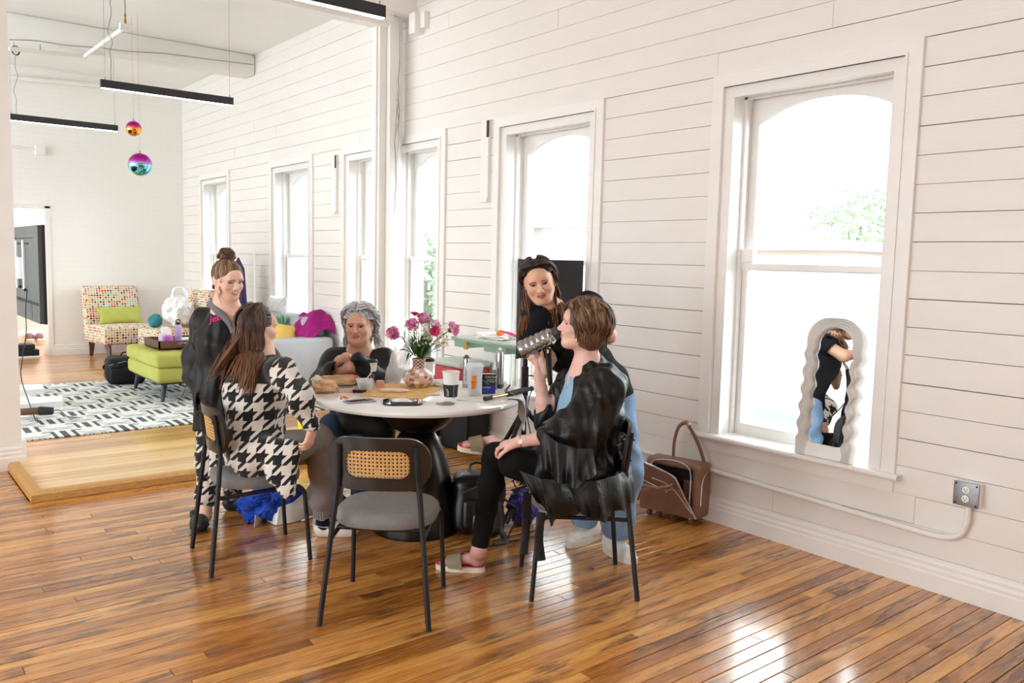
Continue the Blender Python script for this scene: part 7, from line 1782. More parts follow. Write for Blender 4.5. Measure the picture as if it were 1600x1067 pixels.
def hround(name='houndstooth', cell=0.094):
 t = NT(name); co = t.coord('Object'); m = lambda op, a, b=None, c=None: t.math(op, a, b, c)
 x, y, z = t.sep(co); u0 = m('ADD', m('MULTIPLY', x, CR.x), m('MULTIPLY', y, CR.y)); u1 = m('ADD', m('MULTIPLY', x, CF.x), m('MULTIPLY', y, CF.y))
 nx, ny, nz = t.sep(t.coord('Normal')); side = m('GREATER_THAN', m('ABSOLUTE', m('ADD', m('MULTIPLY', nx, CR.x), m('MULTIPLY', ny, CR.y))), 0.80)
 wob = t.noise(co, 5, 2, 0.5); wob = m('MULTIPLY', m('SUBTRACT', wob, 0.5), 0.10)
 u = m('ADD', m('MULTIPLY', u0, m('SUBTRACT', 1.0, side)), m('MULTIPLY', u1, side)); u = m('ADD', m('DIVIDE', u, cell), wob); v = m('SUBTRACT', m('DIVIDE', z, cell), wob)
 fr = lambda s_: m('SUBTRACT', s_, m('FLOOR', s_))
 Wp = m('LESS_THAN', fr(u), 0.5); Wf = m('LESS_THAN', fr(v), 0.5); T_ = m('LESS_THAN', fr(m('MULTIPLY', m('SUBTRACT', v, u), 2.0)), 0.5)
 k = m('ADD', m('MULTIPLY', Wp, T_), m('MULTIPLY', Wf, m('SUBTRACT', 1.0, T_)))
 a = t.n('Attribute', attribute_name='mask').outputs['Fac']
 k = m('MAXIMUM', k, a); nn = t.noise(co, 350, 2, 0.6)
 t.base(t.mix(k, lin('#d9d3cb'), lin('#100f10'))); t.rough(0.95); t.p.inputs['Sheen Weight'].default_value = 0.2; t.bump(nn, 0.5, 0.003); return t.m
# ================================================================ shoes
def sole_prism(m, L, w, h0, h1, toe=1.0, heel=0.8):
 pts = []
 for k in range(28):
  a = 2*PI*k/28; y = math.sin(a); x = math.cos(a); ww = (w/2)*(toe if y > 0 else heel)
  pts.append((ww*math.copysign(abs(x)**0.75, x)+0.006*math.sin(PI*(y+1)/2), L/2+L/2*math.copysign(abs(y)**0.9, y)))
 m.prism(pts, h0, h1); return pts
def shoe_frame(heel, d):
 d = Vector((d[0], d[1], 0)).normalized(); s = Vector((d.y, -d.x, 0)); return lambda x, y, z: Vector(heel)+s*x+d*y+Vector((0, 0, z)), d
def clog(parent, heel, d, mt, L=0.265, label=None, name='clog'):
 P, dv = shoe_frame(heel, d); sd = Sdf(); Rm = np.array([[dv.y, dv.x, 0], [-dv.x, dv.y, 0], [0, 0, 1]])
 sd.cap(P(0.0, 0.045, 0.032), P(0.004, L-0.062, 0.028), 0.037, 0.047, 0.02); sd.ell(P(0.003, L*0.64, 0.042), (0.050, 0.093, 0.046), Rm, 0.02); sd.ell(P(0, 0.04, 0.05), (0.038, 0.042, 0.042), Rm, 0.01)
 sd.cutell(P(0, 0.062, 0.088), (0.031, 0.070, 0.054), Rm, 0.006); sd.plane(P(0, 0, 0.0), (0, 0, -1))
 o = sdf_obj(name, sd, 0.005, [mt], parent, label=label)
 m = MB(); m.tube(catmull([P(-0.040, 0.085, 0.062), P(-0.036, 0.03, 0.07), P(0, -0.004, 0.072), P(0.036, 0.03, 0.07), P(0.040, 0.085, 0.062)], 5), 0.009, 6, flat=0.35); m.build('strap', [mt], o, world=True)
 m = MB()
 for sx in (-1, 1): m.lathe([(0.008, 0), (0.007, 0.004), (0, 0.005)], P(sx*0.044, 0.088, 0.060), 12, rot=Matrix.Rotation(-math.atan2(dv.x, dv.y), 3, 'Z') @ Matrix.Rotation(sx*PI/2, 3, 'Y'))
 m.build('strap_button', [M['greycap'] if mt.name.startswith('white') else M['rubber']], o, world=True)
 m = MB()
 for (x, y) in ((-0.018, 0.14), (0.018, 0.14), (0, 0.16), (-0.024, 0.175), (0.022, 0.175), (0, 0.195), (-0.016, 0.21), (0.018, 0.21)):
  zt_ = 0.042+0.046*math.sqrt(max(0.02, 1-((x-0.003)/0.050)**2-((y-L*0.64)/0.093)**2)); m.sphere(P(x, y, zt_), (0.0052, 0.0052, 0.0022), 8, 5)
 for sx in (-1, 1):
  for k in range(4): m.sphere(P(sx*0.049, 0.13+0.024*k, 0.034), (0.004, 0.0065, 0.005), 8, 5, rot=Matrix.Rotation(-math.atan2(dv.x, dv.y), 3, 'Z'))
 h_ = m.build('hole', [M['black']], o, world=True); h_['kind'] = 'stuff'; return o
def sneaker(parent, heel, d, L=0.27):
 P, dv = shoe_frame(heel, d); Rm = np.array([[dv.y, dv.x, 0], [-dv.x, dv.y, 0], [0, 0, 1]]); sd = Sdf()
 sd.cap(P(0, 0.045, 0.05), P(0.004, L-0.055, 0.040), 0.036, 0.040, 0.02); sd.ell(P(0, 0.05, 0.075), (0.036, 0.050, 0.055), Rm, 0.03); sd.cap(P(0, 0.06, 0.09), P(0, 0.16, 0.052), 0.028, 0.028, 0.03); sd.cutell(P(0, 0.05, 0.125), (0.024, 0.032, 0.03), Rm, 0.006); sd.plane(P(0, 0, 0.015), (0, 0, -1))
 o = sdf_obj('sneaker', sd, 0.005, [M['sneakwhite']], parent)
 m = MB(); sole_prism(m, L, 0.098, 0.0, 0.032, 1.0, 0.82)
 for i, v in enumerate(m.v): m.v[i] = tuple(P(*v))
 m.build('sole', [M['sneaksole']], o, world=True)
 m = MB()
 for k in range(6):
  y = 0.095+0.017*k; z = 0.108-0.0105*k; m.tube([P(-0.022, y, z-0.008), P(0, y+0.004, z+0.005), P(0.022, y, z-0.008)], 0.003, 5)
  m.tube([P(-0.02, y, z-0.006), P(0.02, y+0.015, z-0.012)], 0.0025, 5)
 l_ = m.build('laces', [M['whiteplastic']], o, world=True); l_['kind'] = 'stuff'; return o
M['clogblack'] = mat('black_clog_foam', '#1e1f22', 0.5, var=0.05); M['clogwhite'] = mat('white_clog_foam', '#e6e1d6', 0.5, var=0.02)
M['sneakwhite'] = mat('white_sneaker_leather', '#e4e2de', 0.45, var=0.03); M['sneaksole'] = mat('sneaker_sole', '#dcd8d0', 0.6, var=0.03)
M['taupe'] = mat('taupe_knit_strap', '#8f8467', 0.8, var=0.08, bump=0.5, bscale=300); M['pinkbed'] = mat('pink_footbed', '#c23a58', 0.6, var=0.02); M['creamsole'] = mat('cream_sole', '#e4dcc8', 0.6, var=0.02)
def slide_sandal(parent, P, L=0.255):
 # P maps (side, forward, up) -> world
 m = MB(); sole_prism(m, L, 0.098, 0.0, 0.026, 1.0, 0.84)
 for i, v in enumerate(m.v): x, y, z = v; m.v[i] = tuple(P(x*1.04, y*1.02-0.002, z))
 o = m.build('slide_sandal', [M['creamsole']], parent, world=True)
 m = MB(); sole_prism(m, L, 0.090, 0.024, 0.030, 1.0, 0.84)
 for i, v in enumerate(m.v): m.v[i] = tuple(P(*v))
 m.build('footbed', [M['pinkbed']], o, world=True)
 m = MB(); m.grid(lambda u, v: P((0.052-0.004*v)*math.cos(PI*u), 0.125+0.075*v-0.020*(1-math.sin(PI*u)), 0.020+(0.066-0.022*v)*math.sin(PI*u)**0.8), 24, 8, thick=0.004); m.build('strap', [M['taupe']], o, world=True)
 return o
def foot_prims(sd, P, ankle, k=0.02):
 sd.cap(ankle, P(0, 0.045, 0.062), 0.034, 0.030, k); sd.cap(P(0, 0.035, 0.055), P(0, 0.045, 0.060), 0.028, 0.028, k)
 sd.cap(P(0, 0.06, 0.066), P(0.004, 0.165, 0.045), 0.028, 0.024, k); sd.cap(P(-0.012, 0.15, 0.042), P(0.018, 0.155, 0.042), 0.018, 0.018, k)
 for i, (x, y, r) in enumerate(((-0.026, 0.222, 0.0125), (-0.009, 0.226, 0.0095), (0.006, 0.220, 0.009), (0.019, 0.210, 0.0085), (0.031, 0.197, 0.008))):
  sd.cap(P(x*0.85, 0.165, 0.042), P(x, y-0.02, 0.041), r*1.1, r, 0.008); sd.cap(P(x, y-0.02, 0.041), P(x, y, 0.037), r, r*0.9, 0.004)
SK = {'a': '#e6bba3', 'pale': '#e6bcae', 'old': '#d9a88e', 'tan': '#dcae92'}
def solid_col(c): 
 v = np.array(lin(c)[:3]); return lambda P: np.tile(v, (len(P), 1))
def attach(o, parent): return o
# ================================================================ person: client with bottle, black satin robe
M['satin5'] = satin('black_satin', '#0d0c0e', 0.42, 0.5); M['leggings'] = fabric('black_leggings', '#0d0d0f', 500, 0.85, 0.05, 0.2)
M['bluelinen'] = fabric('light_blue_shirt', '#8fb0c9', 500, 0.85, 0.06)
M['skin5'] = skin_mat('skin_pale', SK['pale'])
def P5():
 t = thing('person', 'seated woman with short brown hair in a black satin robe drinking from a bottle', 'person', (2.79, 2.95, 0))
 Fw = Vector((-0.836, 0.549, 0)); Sd = Vector((-0.549, -0.836, 0))   # facing, her left (towards the camera)
 pel = W(915, 738, 4.12); chest = W(925, 640, 4.08); neck = W(918, 566, 4.02); hc = W(911, 510, 3.98)
 lS, rS = W(945, 596, 3.90), W(893, 596, 4.16); lE, lW = W(880, 680, 3.84), W(812, 690, 3.86); rE, rW = W(853, 652, 4.16), W(842, 585, 4.10)
 hip = (pel+Sd*0.10, pel-Sd*0.10); lK, rK = W(803, 722, 3.92), W(775, 712, 4.20)
 rA = W(748, 862, 4.25); 
 heelR = gnd(757, 893); heelR = Vector((heelR.x, heelR.y, 0)); dR = (gnd(676, 886)-gnd(760, 893)); PR, _ = shoe_frame(heelR+Vector((0, 0, 0)), dR)
 lA = W(792, 700, 4.34)
 # crossed foot: heel near lA, toes to the left and up, sole facing left/away
 fd = (W(741, 690, 4.38)-W(782, 694, 4.40)).normalized(); fu = (Vector((0.25, -0.30, 0.62))).normalized(); fu = (fu-fd*fu.dot(fd)).normalized(); fs_ = fd.cross(fu)
 h0 = W(783, 700, 4.42); PL = lambda x, y, z: h0+fs_*x+fd*(y*0.9)+fu*(z-0.03)
 hd = Head(hc, Vector((-0.76, 0.64, 0.12)), Vector((-0.05, 0.02, 1)), 1.0)
 sd = Sdf(); hd.sculpt(sd)
 sd.cap(hd.w(0, -0.02, -0.06), neck, 0.052, 0.056, 0.03); sd.cap(neck, lS.lerp(rS, 0.5)-Vector((0, 0, 0.03)), 0.06, 0.075, 0.04)
 sd.cap(lS, rS, 0.055, 0.055, 0.04); sd.cap(chest, neck-Vector((0, 0, 0.08)), 0.10, 0.09, 0.05); sd.cap(pel, chest, 0.11, 0.10, 0.05)
 sd.chain([lS, lE, lW], [0.050, 0.038, 0.025], 0.02); sd.chain([rS, rE, rW], [0.050, 0.041, 0.026], 0.02)
 sd.cap(rE, rE.lerp(rW, 0.35), 0.042, 0.040, 0.02)
 sd.chain([hip[0], lK, lA], [0.085, 0.055, 0.038], 0.02); sd.chain([hip[1], rK, rA, rA+(PR(0, 0.045, 0.06)-rA)*0.6], [0.085, 0.055, 0.038, 0.032], 0.02)
 foot_prims(sd, PR, rA+(PR(0, 0.04, 0.09)-rA)*0.8); foot_prims(sd, PL, lA)
 # hands
 hand(sd, lW, W(770, 697, 3.90)-lW, Vector((0.1, -0.35, 0.95)), 0.95, (0.55, 0.55, 0.6, 0.65), (0.4, 0.3), side=-1, wr=0.026)
 bdir = (W(873, 519, 4.07)-W(813, 548, 4.10)).normalized(); bc = W(838, 536, 4.10)
 hd_d = (W(838, 540, 4.06)-rW); hand(sd, rW, Vector((hd_d.x, hd_d.y, hd_d.z)), Vector((0.55, -0.8, 0.0))*1.0, 0.92, (0.9, 0.9, 0.85, 0.8), (0.9, 0.3), side=1, wr=0.026)
 base = SK['pale']
 def col(Pts):
  c = hd.paint(Pts, base, '#b5655f', 0.35)
  m = np.clip((0.16-Pts[:, 2])/0.05, 0, 1)[:, None]*0.5; c = c*(1-m)+np.array(lin('#b8707a')[:3])*m
  return c
 sdf_obj('body', sd, 0.008, [M['skin5']], t, attr={'Col': col}, fine=[(V3(hc)-0.15, V3(hc)+0.15, 0.0034), (V3(lW)-[0.17, 0.12, 0.12], V3(lW)+[0.11, 0.15, 0.09], 0.0034), (V3(rW)-[0.10, 0.10, 0.09], V3(rW)+[0.10, 0.10, 0.14], 0.0034), (V3(heelR)+[-0.35, -0.08, 0], V3(heelR)+[0.12, 0.30, 0.15], 0.004), (V3(h0)+[-0.33, -0.15, -0.16], V3(h0)+[0.02, 0.20, 0.16], 0.004)])
 hd.eyes(t, '#5b4634', SK['pale'], '#6b4630', closed=0.7)
 # hair: short wavy bob
 hm = hair_mat('brown_wavy_hair', '#3a2519', '#62432c', '#8a6545'); hr = Hair(hd)
 rr = random.Random(15)
 scalp_cap(hd, hm, t, [((0, 0.112, -0.04), (0.060, 0.062, 0.085)), ((0, 0.03, -0.13), (0.075, 0.09, 0.055))], 1.17, extra=lambda q: (q.ell(hd.w(0, -0.03, -0.035), (0.092, 0.085, 0.085), hd.R, 0.03)))
 for k in range(420):
  a = rr.uniform(-1.0, 1.0); b = rr.uniform(-1.3, 0.75)
  root = (0.02+0.03*a, 0.02+0.055*b, 0.125-0.02*abs(a)-0.012*b*b); th_ = rr.uniform(-PI, PI)
  dx, dy = math.cos(th_), math.sin(th_)
  if dy > 0.15 and b > -0.4: dx, dy = (1 if dx > 0 else -1)*1.0, rr.uniform(-0.5, 0.25)
  def fl(q, f, dx=dx):
   s_ = 1 if q[0] > 0 else -1; v = np.zeros(3)
   if q[1] > (0.072 if q[2] < 0.05 else 0.055): v += np.array([s_*0.6, -0.5, 0])
   if q[2] < -0.07: v += np.array([-s_*0.25, 0.10, 0])
   return hd.R@v*0.6
  hr.lock(root, (dx, dy, 0.1), rr.uniform(0.19, 0.285), 16, 0.16, fl, 0.006, 46, rr.uniform(1.20, 1.30), rr.uniform(0.006, 0.010), ph=0.6*a+rr.uniform(-.6, .6))
 hr.build(hm, t)
 # robe
 fo = folds([(0.0045, (52, 20, 10), 0.0, (7, 5, 16), 2.0), (0.0045, (-34, 50, 26), 1.1, (10, -6, 12), 2.2), (0.002, (98, -72, 34), 2.0, (12, 14, -19), 2.2)])
 rb = Sdf(); up = Vector((0, 0, 1))
 rb.cap(pel+Vector((0.02, -0.01, 0.02)), chest, 0.165, 0.150, 0.06); rb.cap(chest, neck-Vector((0, 0, 0.10)), 0.150, 0.115, 0.06)
 rb.cap(lS-Vector((0,0,0.015)), rS-Vector((0,0,0.015)), 0.066, 0.064, 0.06); rb.cap(neck+Vector((0.03, -0.02, -0.02)), neck+Vector((0.045, -0.03, -0.12)), 0.065, 0.10, 0.04)
 rb.cap(hip[0], hip[0].lerp(lK, 0.60), 0.135, 0.105, 0.05); rb.cap(hip[1], hip[1].lerp(rK, 0.55), 0.125, 0.09, 0.05)
 rb.chain([lS, lE.lerp(lS, 0.15)+Vector((0.02, -0.02, 0.0)), lW.lerp(lE, 0.68)], [0.068, 0.080, 0.078], 0.06); rb.cap(lS-Vector((0, 0, 0.05)), lE.lerp(pel, 0.45), 0.095, 0.10, 0.08)
 rb.cap(lE.lerp(lS, 0.2)+Vector((0.03, -0.02, -0.02)), W(905, 745, 3.86), 0.085, 0.060, 0.05)
 rb.chain([rS, rE.lerp(rS, 0.1), rE+Vector((0.0, 0.0, -0.015))], [0.070, 0.070, 0.062], 0.03)
 rb.cap(rE+Vector((0.0, 0, -0.0)), W(862, 690, 4.12), 0.055, 0.05, 0.03)
 # sleeve mouths and neckline
 fa = (lW-lE).normalized(); rb.cutcap(lW.lerp(lE, 0.60), lW, 0.052, 0.06, 0.01)
 ra_ = (rW-rE).normalized(); rb.cutcap(rE.lerp(rW, 0.28), rW, 0.052, 0.075, 0.01)
 rb.cutell(neck+Vector((-0.02, 0.015, 0.045)), (0.075, 0.075, 0.075), None, 0.02)
 rb.cutcap(neck+Fw*0.08+Sd*0.02, chest+Fw*0.19+Sd*0.03+Vector((0, 0, -0.06)), 0.066, 0.062, 0.02)
 sdf_obj('satin_robe', rb, 0.0075, [M['satin5']], t, disp=fo)
 # hanging skirt of the robe: gathered sheets with wavy hems
 m = MB()
 def skirt(u, v):
  # from front of near thigh round the seat to the back
  ks = [W(812, 735, 3.80), W(845, 748, 3.72), W(885, 752, 3.70), W(930, 752, 3.74), W(965, 742, 3.86), W(985, 728, 4.02)]
  hem = [W(838, 776, 3.78), W(862, 815, 3.72), W(905, 800, 3.70), W(940, 812, 3.74), W(975, 795, 3.86), W(990, 778, 4.02)]
  x = u*(len(ks)-1); i = min(int(x), len(ks)-2); f = x-i; f = f*f*(3-2*f); a = ks[i].lerp(ks[i+1], f); b = hem[i].lerp(hem[i+1], f)
  p = a.lerp(b, v); w = math.sin(u*34+1.2*math.sin(u*9))*0.020*v+0.008*math.sin(u*71)*v
  return p+Vector((-0.62, -0.78, 0))*(w+0.025*math.sin(PI*min(1, v*1.0)))+Vector((0, 0, -0.012*math.sin(u*41)*v))
 m.grid(skirt, 110, 20, thick=0.004); m.build('robe_skirt', [M['satin5']], t, world=True)
 m = MB()
 def ruff(u, v):
  ks = [W(868, 672, 3.72), W(845, 700, 3.72), W(832, 700, 3.74), W(820, 708, 3.78)]; hem = [W(905, 770, 3.66), W(882, 742, 3.66), W(872, 742, 3.66), W(835, 738, 3.70)]
  ks = [W(842, 668, 3.80), W(870, 690, 3.70), W(900, 700, 3.68), W(925, 700, 3.72)]; hem = [W(848, 725, 3.74), W(872, 752, 3.66), W(898, 762, 3.64), W(930, 740, 3.70)]
  x = u*3; i = min(int(x), 2); f = x-i; a = ks[i].lerp(ks[i+1], f); b = hem[i].lerp(hem[i+1], f); p = a.lerp(b, v)
  return p+Vector((-0.62, -0.78, 0))*(0.020*math.sin(u*22)*v+0.01)
 m.grid(ruff, 60, 16, thick=0.004); m.build('sleeve_ruffle', [M['satin5']], t, world=True)
 for (a, b, c) in (((824, 770, 3.86), (822, 820, 3.9), (818, 866, 3.9)), ((846, 800, 3.8), (842, 840, 3.8), (846, 876, 3.8))):
  m = MB(); m.tube(catmull([W(*a), W(*b), W(*c)], 8), 0.020, 8, flat=0.14, up=(0.6, 0.7, 0)); m.build('robe_tie', [M['satin5']], t, world=True)
 # shirt front
 sh = Sdf(); sh.cap(chest+Fw*0.035+Vector((0, 0, -0.10)), neck+Fw*0.012-Vector((0, 0, 0.10)), 0.126, 0.092, 0.05); sh.cap(pel+Fw*0.04+Vector((0, 0, 0.08)), chest+Fw*0.035, 0.140, 0.128, 0.05); sh.cap(neck-Vector((0, 0, 0.035)), neck-Vector((0, 0, 0.07)), 0.066, 0.085, 0.03)
 sh.cutell(neck+Vector((-0.02, 0.015, 0.050)), (0.072, 0.072, 0.075), None, 0.02); sh.cutcap(neck+Fw*0.08, neck+Fw*0.10-Vector((0, 0, 0.10)), 0.03, 0.02, 0.01)
 sdf_obj('blue_shirt', sh, 0.008, [M['bluelinen']], t, disp=folds([(0.004, (20, 20, 4), 0, (5, 8, 6), 1.2)]))
 # leggings
 lg = Sdf(); lg.cap(pel, pel+Vector((0, 0, 0.02)), 0.125, 0.12, 0.05)
 lg.chain([hip[0], hip[0].lerp(lK, 0.5), lK], [0.105, 0.088, 0.070], 0.04); lg.chain([lK, lK.lerp(lA, 0.35), lA], [0.068, 0.058, 0.046], 0.03)
 lg.chain([hip[1], hip[1].lerp(rK, 0.5), rK], [0.105, 0.085, 0.066], 0.04); lg.chain([rK, rK.lerp(rA, 0.3), rA+(rK-rA)*0.10], [0.066, 0.062, 0.045], 0.03)
 sdf_obj('leggings', lg, 0.008, [M['leggings']], t, disp=folds([(0.0025, (30, 20, 60), 0, (9, 8, 12), 1.2)]))
 slide_sandal(t, PR); slide_sandal(t, PL)
 # watch and ring
 ax = (lW-lE).normalized(); n = 22; u = ax.orthogonal().normalized(); w = ax.cross(u); q = lW.lerp(lE, 0.03)
 m = MB(); m.tube([q+(u*math.cos(a)+w*math.sin(a))*0.0285 for a in [2*PI*k/n for k in range(n)]], 0.0022, 6, closed=True); o = m.build('watch_strap', [M['gold']], t, world=True)
 vd = (CP-q).normalized(); vd = (vd-ax*vd.dot(ax)).normalized(); Rq = Vector((0, 0, 1)).rotation_difference(vd).to_matrix(); m = MB(); m.lathe([(0, 0), (0.011, 0), (0.012, 0.003), (0.010, 0.005), (0, 0.005)], q+vd*0.028, 18, rot=Rq); m.build('watch_face', [M['whiteplastic']], o, world=True)
 # bottle (held, a thing of its own)
 b = thing('drinking_bottle', 'translucent grey ribbed drinking bottle tipped to the seated woman\'s mouth', 'bottle', W(813, 549, 4.10))
 b0, b1 = W(812, 549, 4.10), W(869, 521, 4.07); ax = (b1-b0).normalized(); L = (b1-b0).length; Rb = Vector((0, 0, 1)).rotation_difference(ax).to_matrix()
 M['smoke'] = glass_mat('smoked_plastic', (0.60, 0.62, 0.57), 1.3, 0.06)
 prof = [(0, 0), (0.034, 0), (0.044, 0.006), (0.047, 0.016)]
 z = 0.022
 while z < L-0.045: prof += [(0.0475, z), (0.0475, z+0.012), (0.0435, z+0.018), (0.0435, z+0.022), (0.0475, z+0.028)]; z += 0.030
 prof += [(0.045, L-0.030), (0.036, L-0.016), (0.030, L-0.010), (0.0, L-0.010)]
 MB().lathe(prof, b0, 32, rot=Rb).build('bottle_body', [M['smoke']], b, world=True)
 MB().lathe([(0.031, L-0.012), (0.034, L-0.010), (0.034, L+0.012), (0.030, L+0.016), (0.026, L+0.030), (0.022, L+0.030), (0.020, L-0.01)], b0, 28, rot=Rb).build('neck', [mat('dark_smoke', '#3d403c', 0.2, var=0)], b, world=True)
 MB().lathe([(0, 0.006), (0.040, 0.010), (0.041, L*0.35), (0.0, L*0.62)], b0, 24, rot=Rb).build('water', [glass_mat('water_in_bottle', (0.75, 0.78, 0.72), 0.5, 0.02)], b, world=True)
 return t
P5()
# ================================================================ person: girl in the houndstooth cardigan, seen from behind
M['skin2'] = skin_mat('skin_light', SK['a']); M['hound'] = hround()
M['greysweat'] = fabric('grey_sweatpants', '#8d898a', 500, 0.9, 0.06, 0.3); M['navy'] = fabric('navy_sock', '#161c33', 400, 0.9, 0.08)
def P2():
 t = thing('person', 'seated woman with long brown hair in a houndstooth cardigan, seen from behind', 'person', (1.64, 4.21, 0))
 Fw = Vector((0.97, -0.14, 0)).normalized(); hc = W(402, 512, 4.40)
 pel = W(400, 706, 4.38); chest = W(400, 612, 4.40); neck = W(410, 556, 4.42)
 rS, lS = W(440, 578, 4.25), W(378, 580, 4.58); rE, rW = W(474, 622, 4.14), W(488, 668, 4.16); lE, lW = W(425, 640, 4.72), W(470, 622, 4.75)
 rH, lH = W(408, 712, 4.28), W(400, 706, 4.48); rK = W(500, 682, 4.56); rA = W(503, 805, 4.70); lK = W(520, 700, 4.80); lA = W(524, 780, 4.92)
 hd = Head(hc, Vector((0.95, 0.10, -0.06)), Vector((0.04, 0.0, 1)), 0.98); sd = Sdf(); hd.sculpt(sd)
 sd.cap(hd.w(0, -0.02, -0.06), neck, 0.048, 0.052, 0.03); sd.cap(neck, chest, 0.06, 0.10, 0.05); sd.cap(rS, lS, 0.05, 0.05, 0.04); sd.cap(chest, pel, 0.10, 0.11, 0.05)
 sd.chain([rS, rE, rW], [0.045, 0.036, 0.024], 0.02); sd.chain([lS, lE, lW], [0.045, 0.036, 0.024], 0.02)
 sd.chain([rH, rK, rA], [0.08, 0.05, 0.034], 0.02); sd.chain([lH, lK, lA], [0.08, 0.05, 0.034], 0.02)
 hand(sd, rW, W(482, 692, 4.14)-rW, Vector((0.4, -0.9, 0.1)), 0.88, (0.55, 0.6, 0.65, 0.7), (0.4, 0.3), side=-1, wr=0.024)
 hand(sd, lW, Vector((0.9, 0.2, -0.1)), Vector((0, 0, 1)), 0.9, side=-1)
 base = SK['a']
 sdf_obj('body', sd, 0.009, [M['skin2']], t, attr={'Col': lambda P: hd.paint(P, base, '#b86a62', 0.35)}, fine=[(V3(hc)-0.15, V3(hc)+0.15, 0.0036), (V3(rW)-[0.08, 0.08, 0.13], V3(rW)+[0.08, 0.08, 0.03], 0.0034)])
 hd.eyes(t, '#5b4634', base, '#5a3a28', closed=0.5)
 hm = hair_mat('long_brown_hair', '#21140f', '#3f2a20', '#5e4132', '#7a4e30'); hr = Hair(hd); rr = random.Random(22)
 scalp_cap(hd, hm, t, [((0, 0.100, -0.02), (0.066, 0.052, 0.085)), ((0.02, 0.02, -0.10), (0.085, 0.07, 0.07)), ((0.09, 0.035, -0.03), (0.035, 0.04, 0.06))], 1.02)
 bk = [(np.array(V3(neck))+[-0.02, 0.02, 0.0], 0.075), (V3(chest)+np.array([-0.03, 0.0, 0.10]), 0.135), (V3(chest)+np.array([-0.03, 0, -0.02]), 0.145), (V3(rS)+np.array([-0.02, 0, 0]), 0.085), (V3(lS), 0.085)]
 for k in range(430):
  a = rr.uniform(-1, 1); b = rr.uniform(-1.4, 1.0); root = (0.004+0.004*a, 0.004+0.052*b, 0.114-0.013*abs(b)**1.5); s_ = 1 if a > 0 else -1
  back = rr.uniform(0.15, 1.0) if b > 0.2 else rr.uniform(-0.2, 1.0)
  def fl(q, f, s_=s_):
   v = np.zeros(3)
   if q[1] > -0.01 and q[2] > -0.12: v += np.array([0, -1.15 if q[1] > 0.03 else -0.55, 0])
   if q[2] < -0.10 and q[1] > -0.06: v += np.array([0, -0.35, 0])
   if q[2] < -0.14: v += np.array([-0.07*s_, -0.10, 0])
   return hd.R@v*0.5
  hr.lock(root, (s_, -back, 0.15), rr.uniform(0.44, 0.56), 26, 0.20, fl, rr.uniform(0.002, 0.008), 16, rr.uniform(1.06, 1.14), rr.uniform(0.006, 0.010), cols=bk)
 hr.hairline(150, 0.47, (0.25, -1, 0.15), 0.007, bk, 0.2, 1.06, fy=0.85, lo=-0.1, flow=lambda q, f: hd.R@(np.array([0, -0.5 if q[1] > -0.02 else -0.1, 0])))
 for k in range(26):   # flyaway strands
  a = rr.uniform(-1, 1); hr.lock((0, 0.03*a, 0.115), (1 if a > 0 else -1, -0.8, 0.3), rr.uniform(0.3, 0.6), 20, 0.10, fl, 0.012, 9, 1.22, 0.0012, cols=bk)
 hr.build(hm, t)
 cg = Sdf(); cg.cap(pel+Vector((-0.01, 0, 0.02)), chest, 0.155, 0.150, 0.06); cg.cap(chest, neck-Vector((0, 0, 0.085)), 0.150, 0.095, 0.07); cg.cap(rS-Vector((0, 0, 0.02)), lS-Vector((0, 0, 0.02)), 0.066, 0.066, 0.06)
 cg.cap(neck-Vector((0, 0, 0.02)), neck-Vector((0, 0, 0.06)), 0.062, 0.08, 0.03)
 cg.chain([rS, rE+Vector((-0.01, -0.01, -0.01)), rW+(rE-rW)*0.12], [0.066, 0.064, 0.043], 0.04); cg.chain([lS, lE, lW], [0.064, 0.055, 0.042], 0.04)
 cg.cap(rH-Fw*0.04, rH.lerp(rK, 0.25), 0.115, 0.09, 0.05); cg.cap(lH-Fw*0.04, lH.lerp(lK, 0.25), 0.115, 0.09, 0.05)
 # hanging panels: near side front and rear tail
 for a, b, c, r in ((W(435, 700, 4.17), W(440, 762, 4.12), 0.045, 0.028), (W(456, 700, 4.17), W(452, 770, 4.12), 0.04, 0.026), (W(418, 700, 4.20), W(425, 745, 4.14), 0.045, 0.028)): cg.cap(a, b, c, r, 0.05)
 for a, b, c, r in ((W(345, 690, 4.42), W(335, 745, 4.44), 0.05, 0.03), (W(352, 690, 4.55), W(350, 735, 4.58), 0.05, 0.03)): cg.cap(a, b, c, r, 0.05)
 cg.cutcap(rW+(rE-rW)*0.12, rW-(rE-rW)*0.6, 0.034, 0.05, 0.005)
 yk = V3(chest)[2]+0.065
 def mask(P):
  q = P-V3(chest); lat = q@V3(Vector((0.0, -1.0, 0))); z = P[:, 2]
  top = (z > yk+0.012*np.sin(P[:, 0]*9+P[:, 1]*11)); armr = np.abs((P-V3(rS))@V3(Vector((0.14, -0.97, 0)))) ; d_arm = lat > (V3(rS)-V3(chest))@np.array([0, -1.0, 0])+0.02
  return (top & ~d_arm).astype(float)
 sdf_obj('houndstooth_cardigan', cg, 0.0075, [M['hound']], t, disp=folds([(0.006, (14, 10, 8), 0.4, (6, 5, 9), 1.4), (0.004, (-20, 26, 22), 1.1, (10, -6, 7), 1.5), (0.002, (50, -35, 40), 2.0, (12, 14, -9), 1.7)]), attr={'mask': mask})
 cu = (rW-rE).normalized(); q = rW+(rE-rW)*0.10; u = cu.orthogonal().normalized(); w = cu.cross(u); m = MB(); m.tube([q+(u*math.cos(a)+w*math.sin(a))*0.038 for a in [2*PI*k/20 for k in range(20)]], 0.009, 8, closed=True); m.build('cuff', [M['blackcloth']], t, world=True)
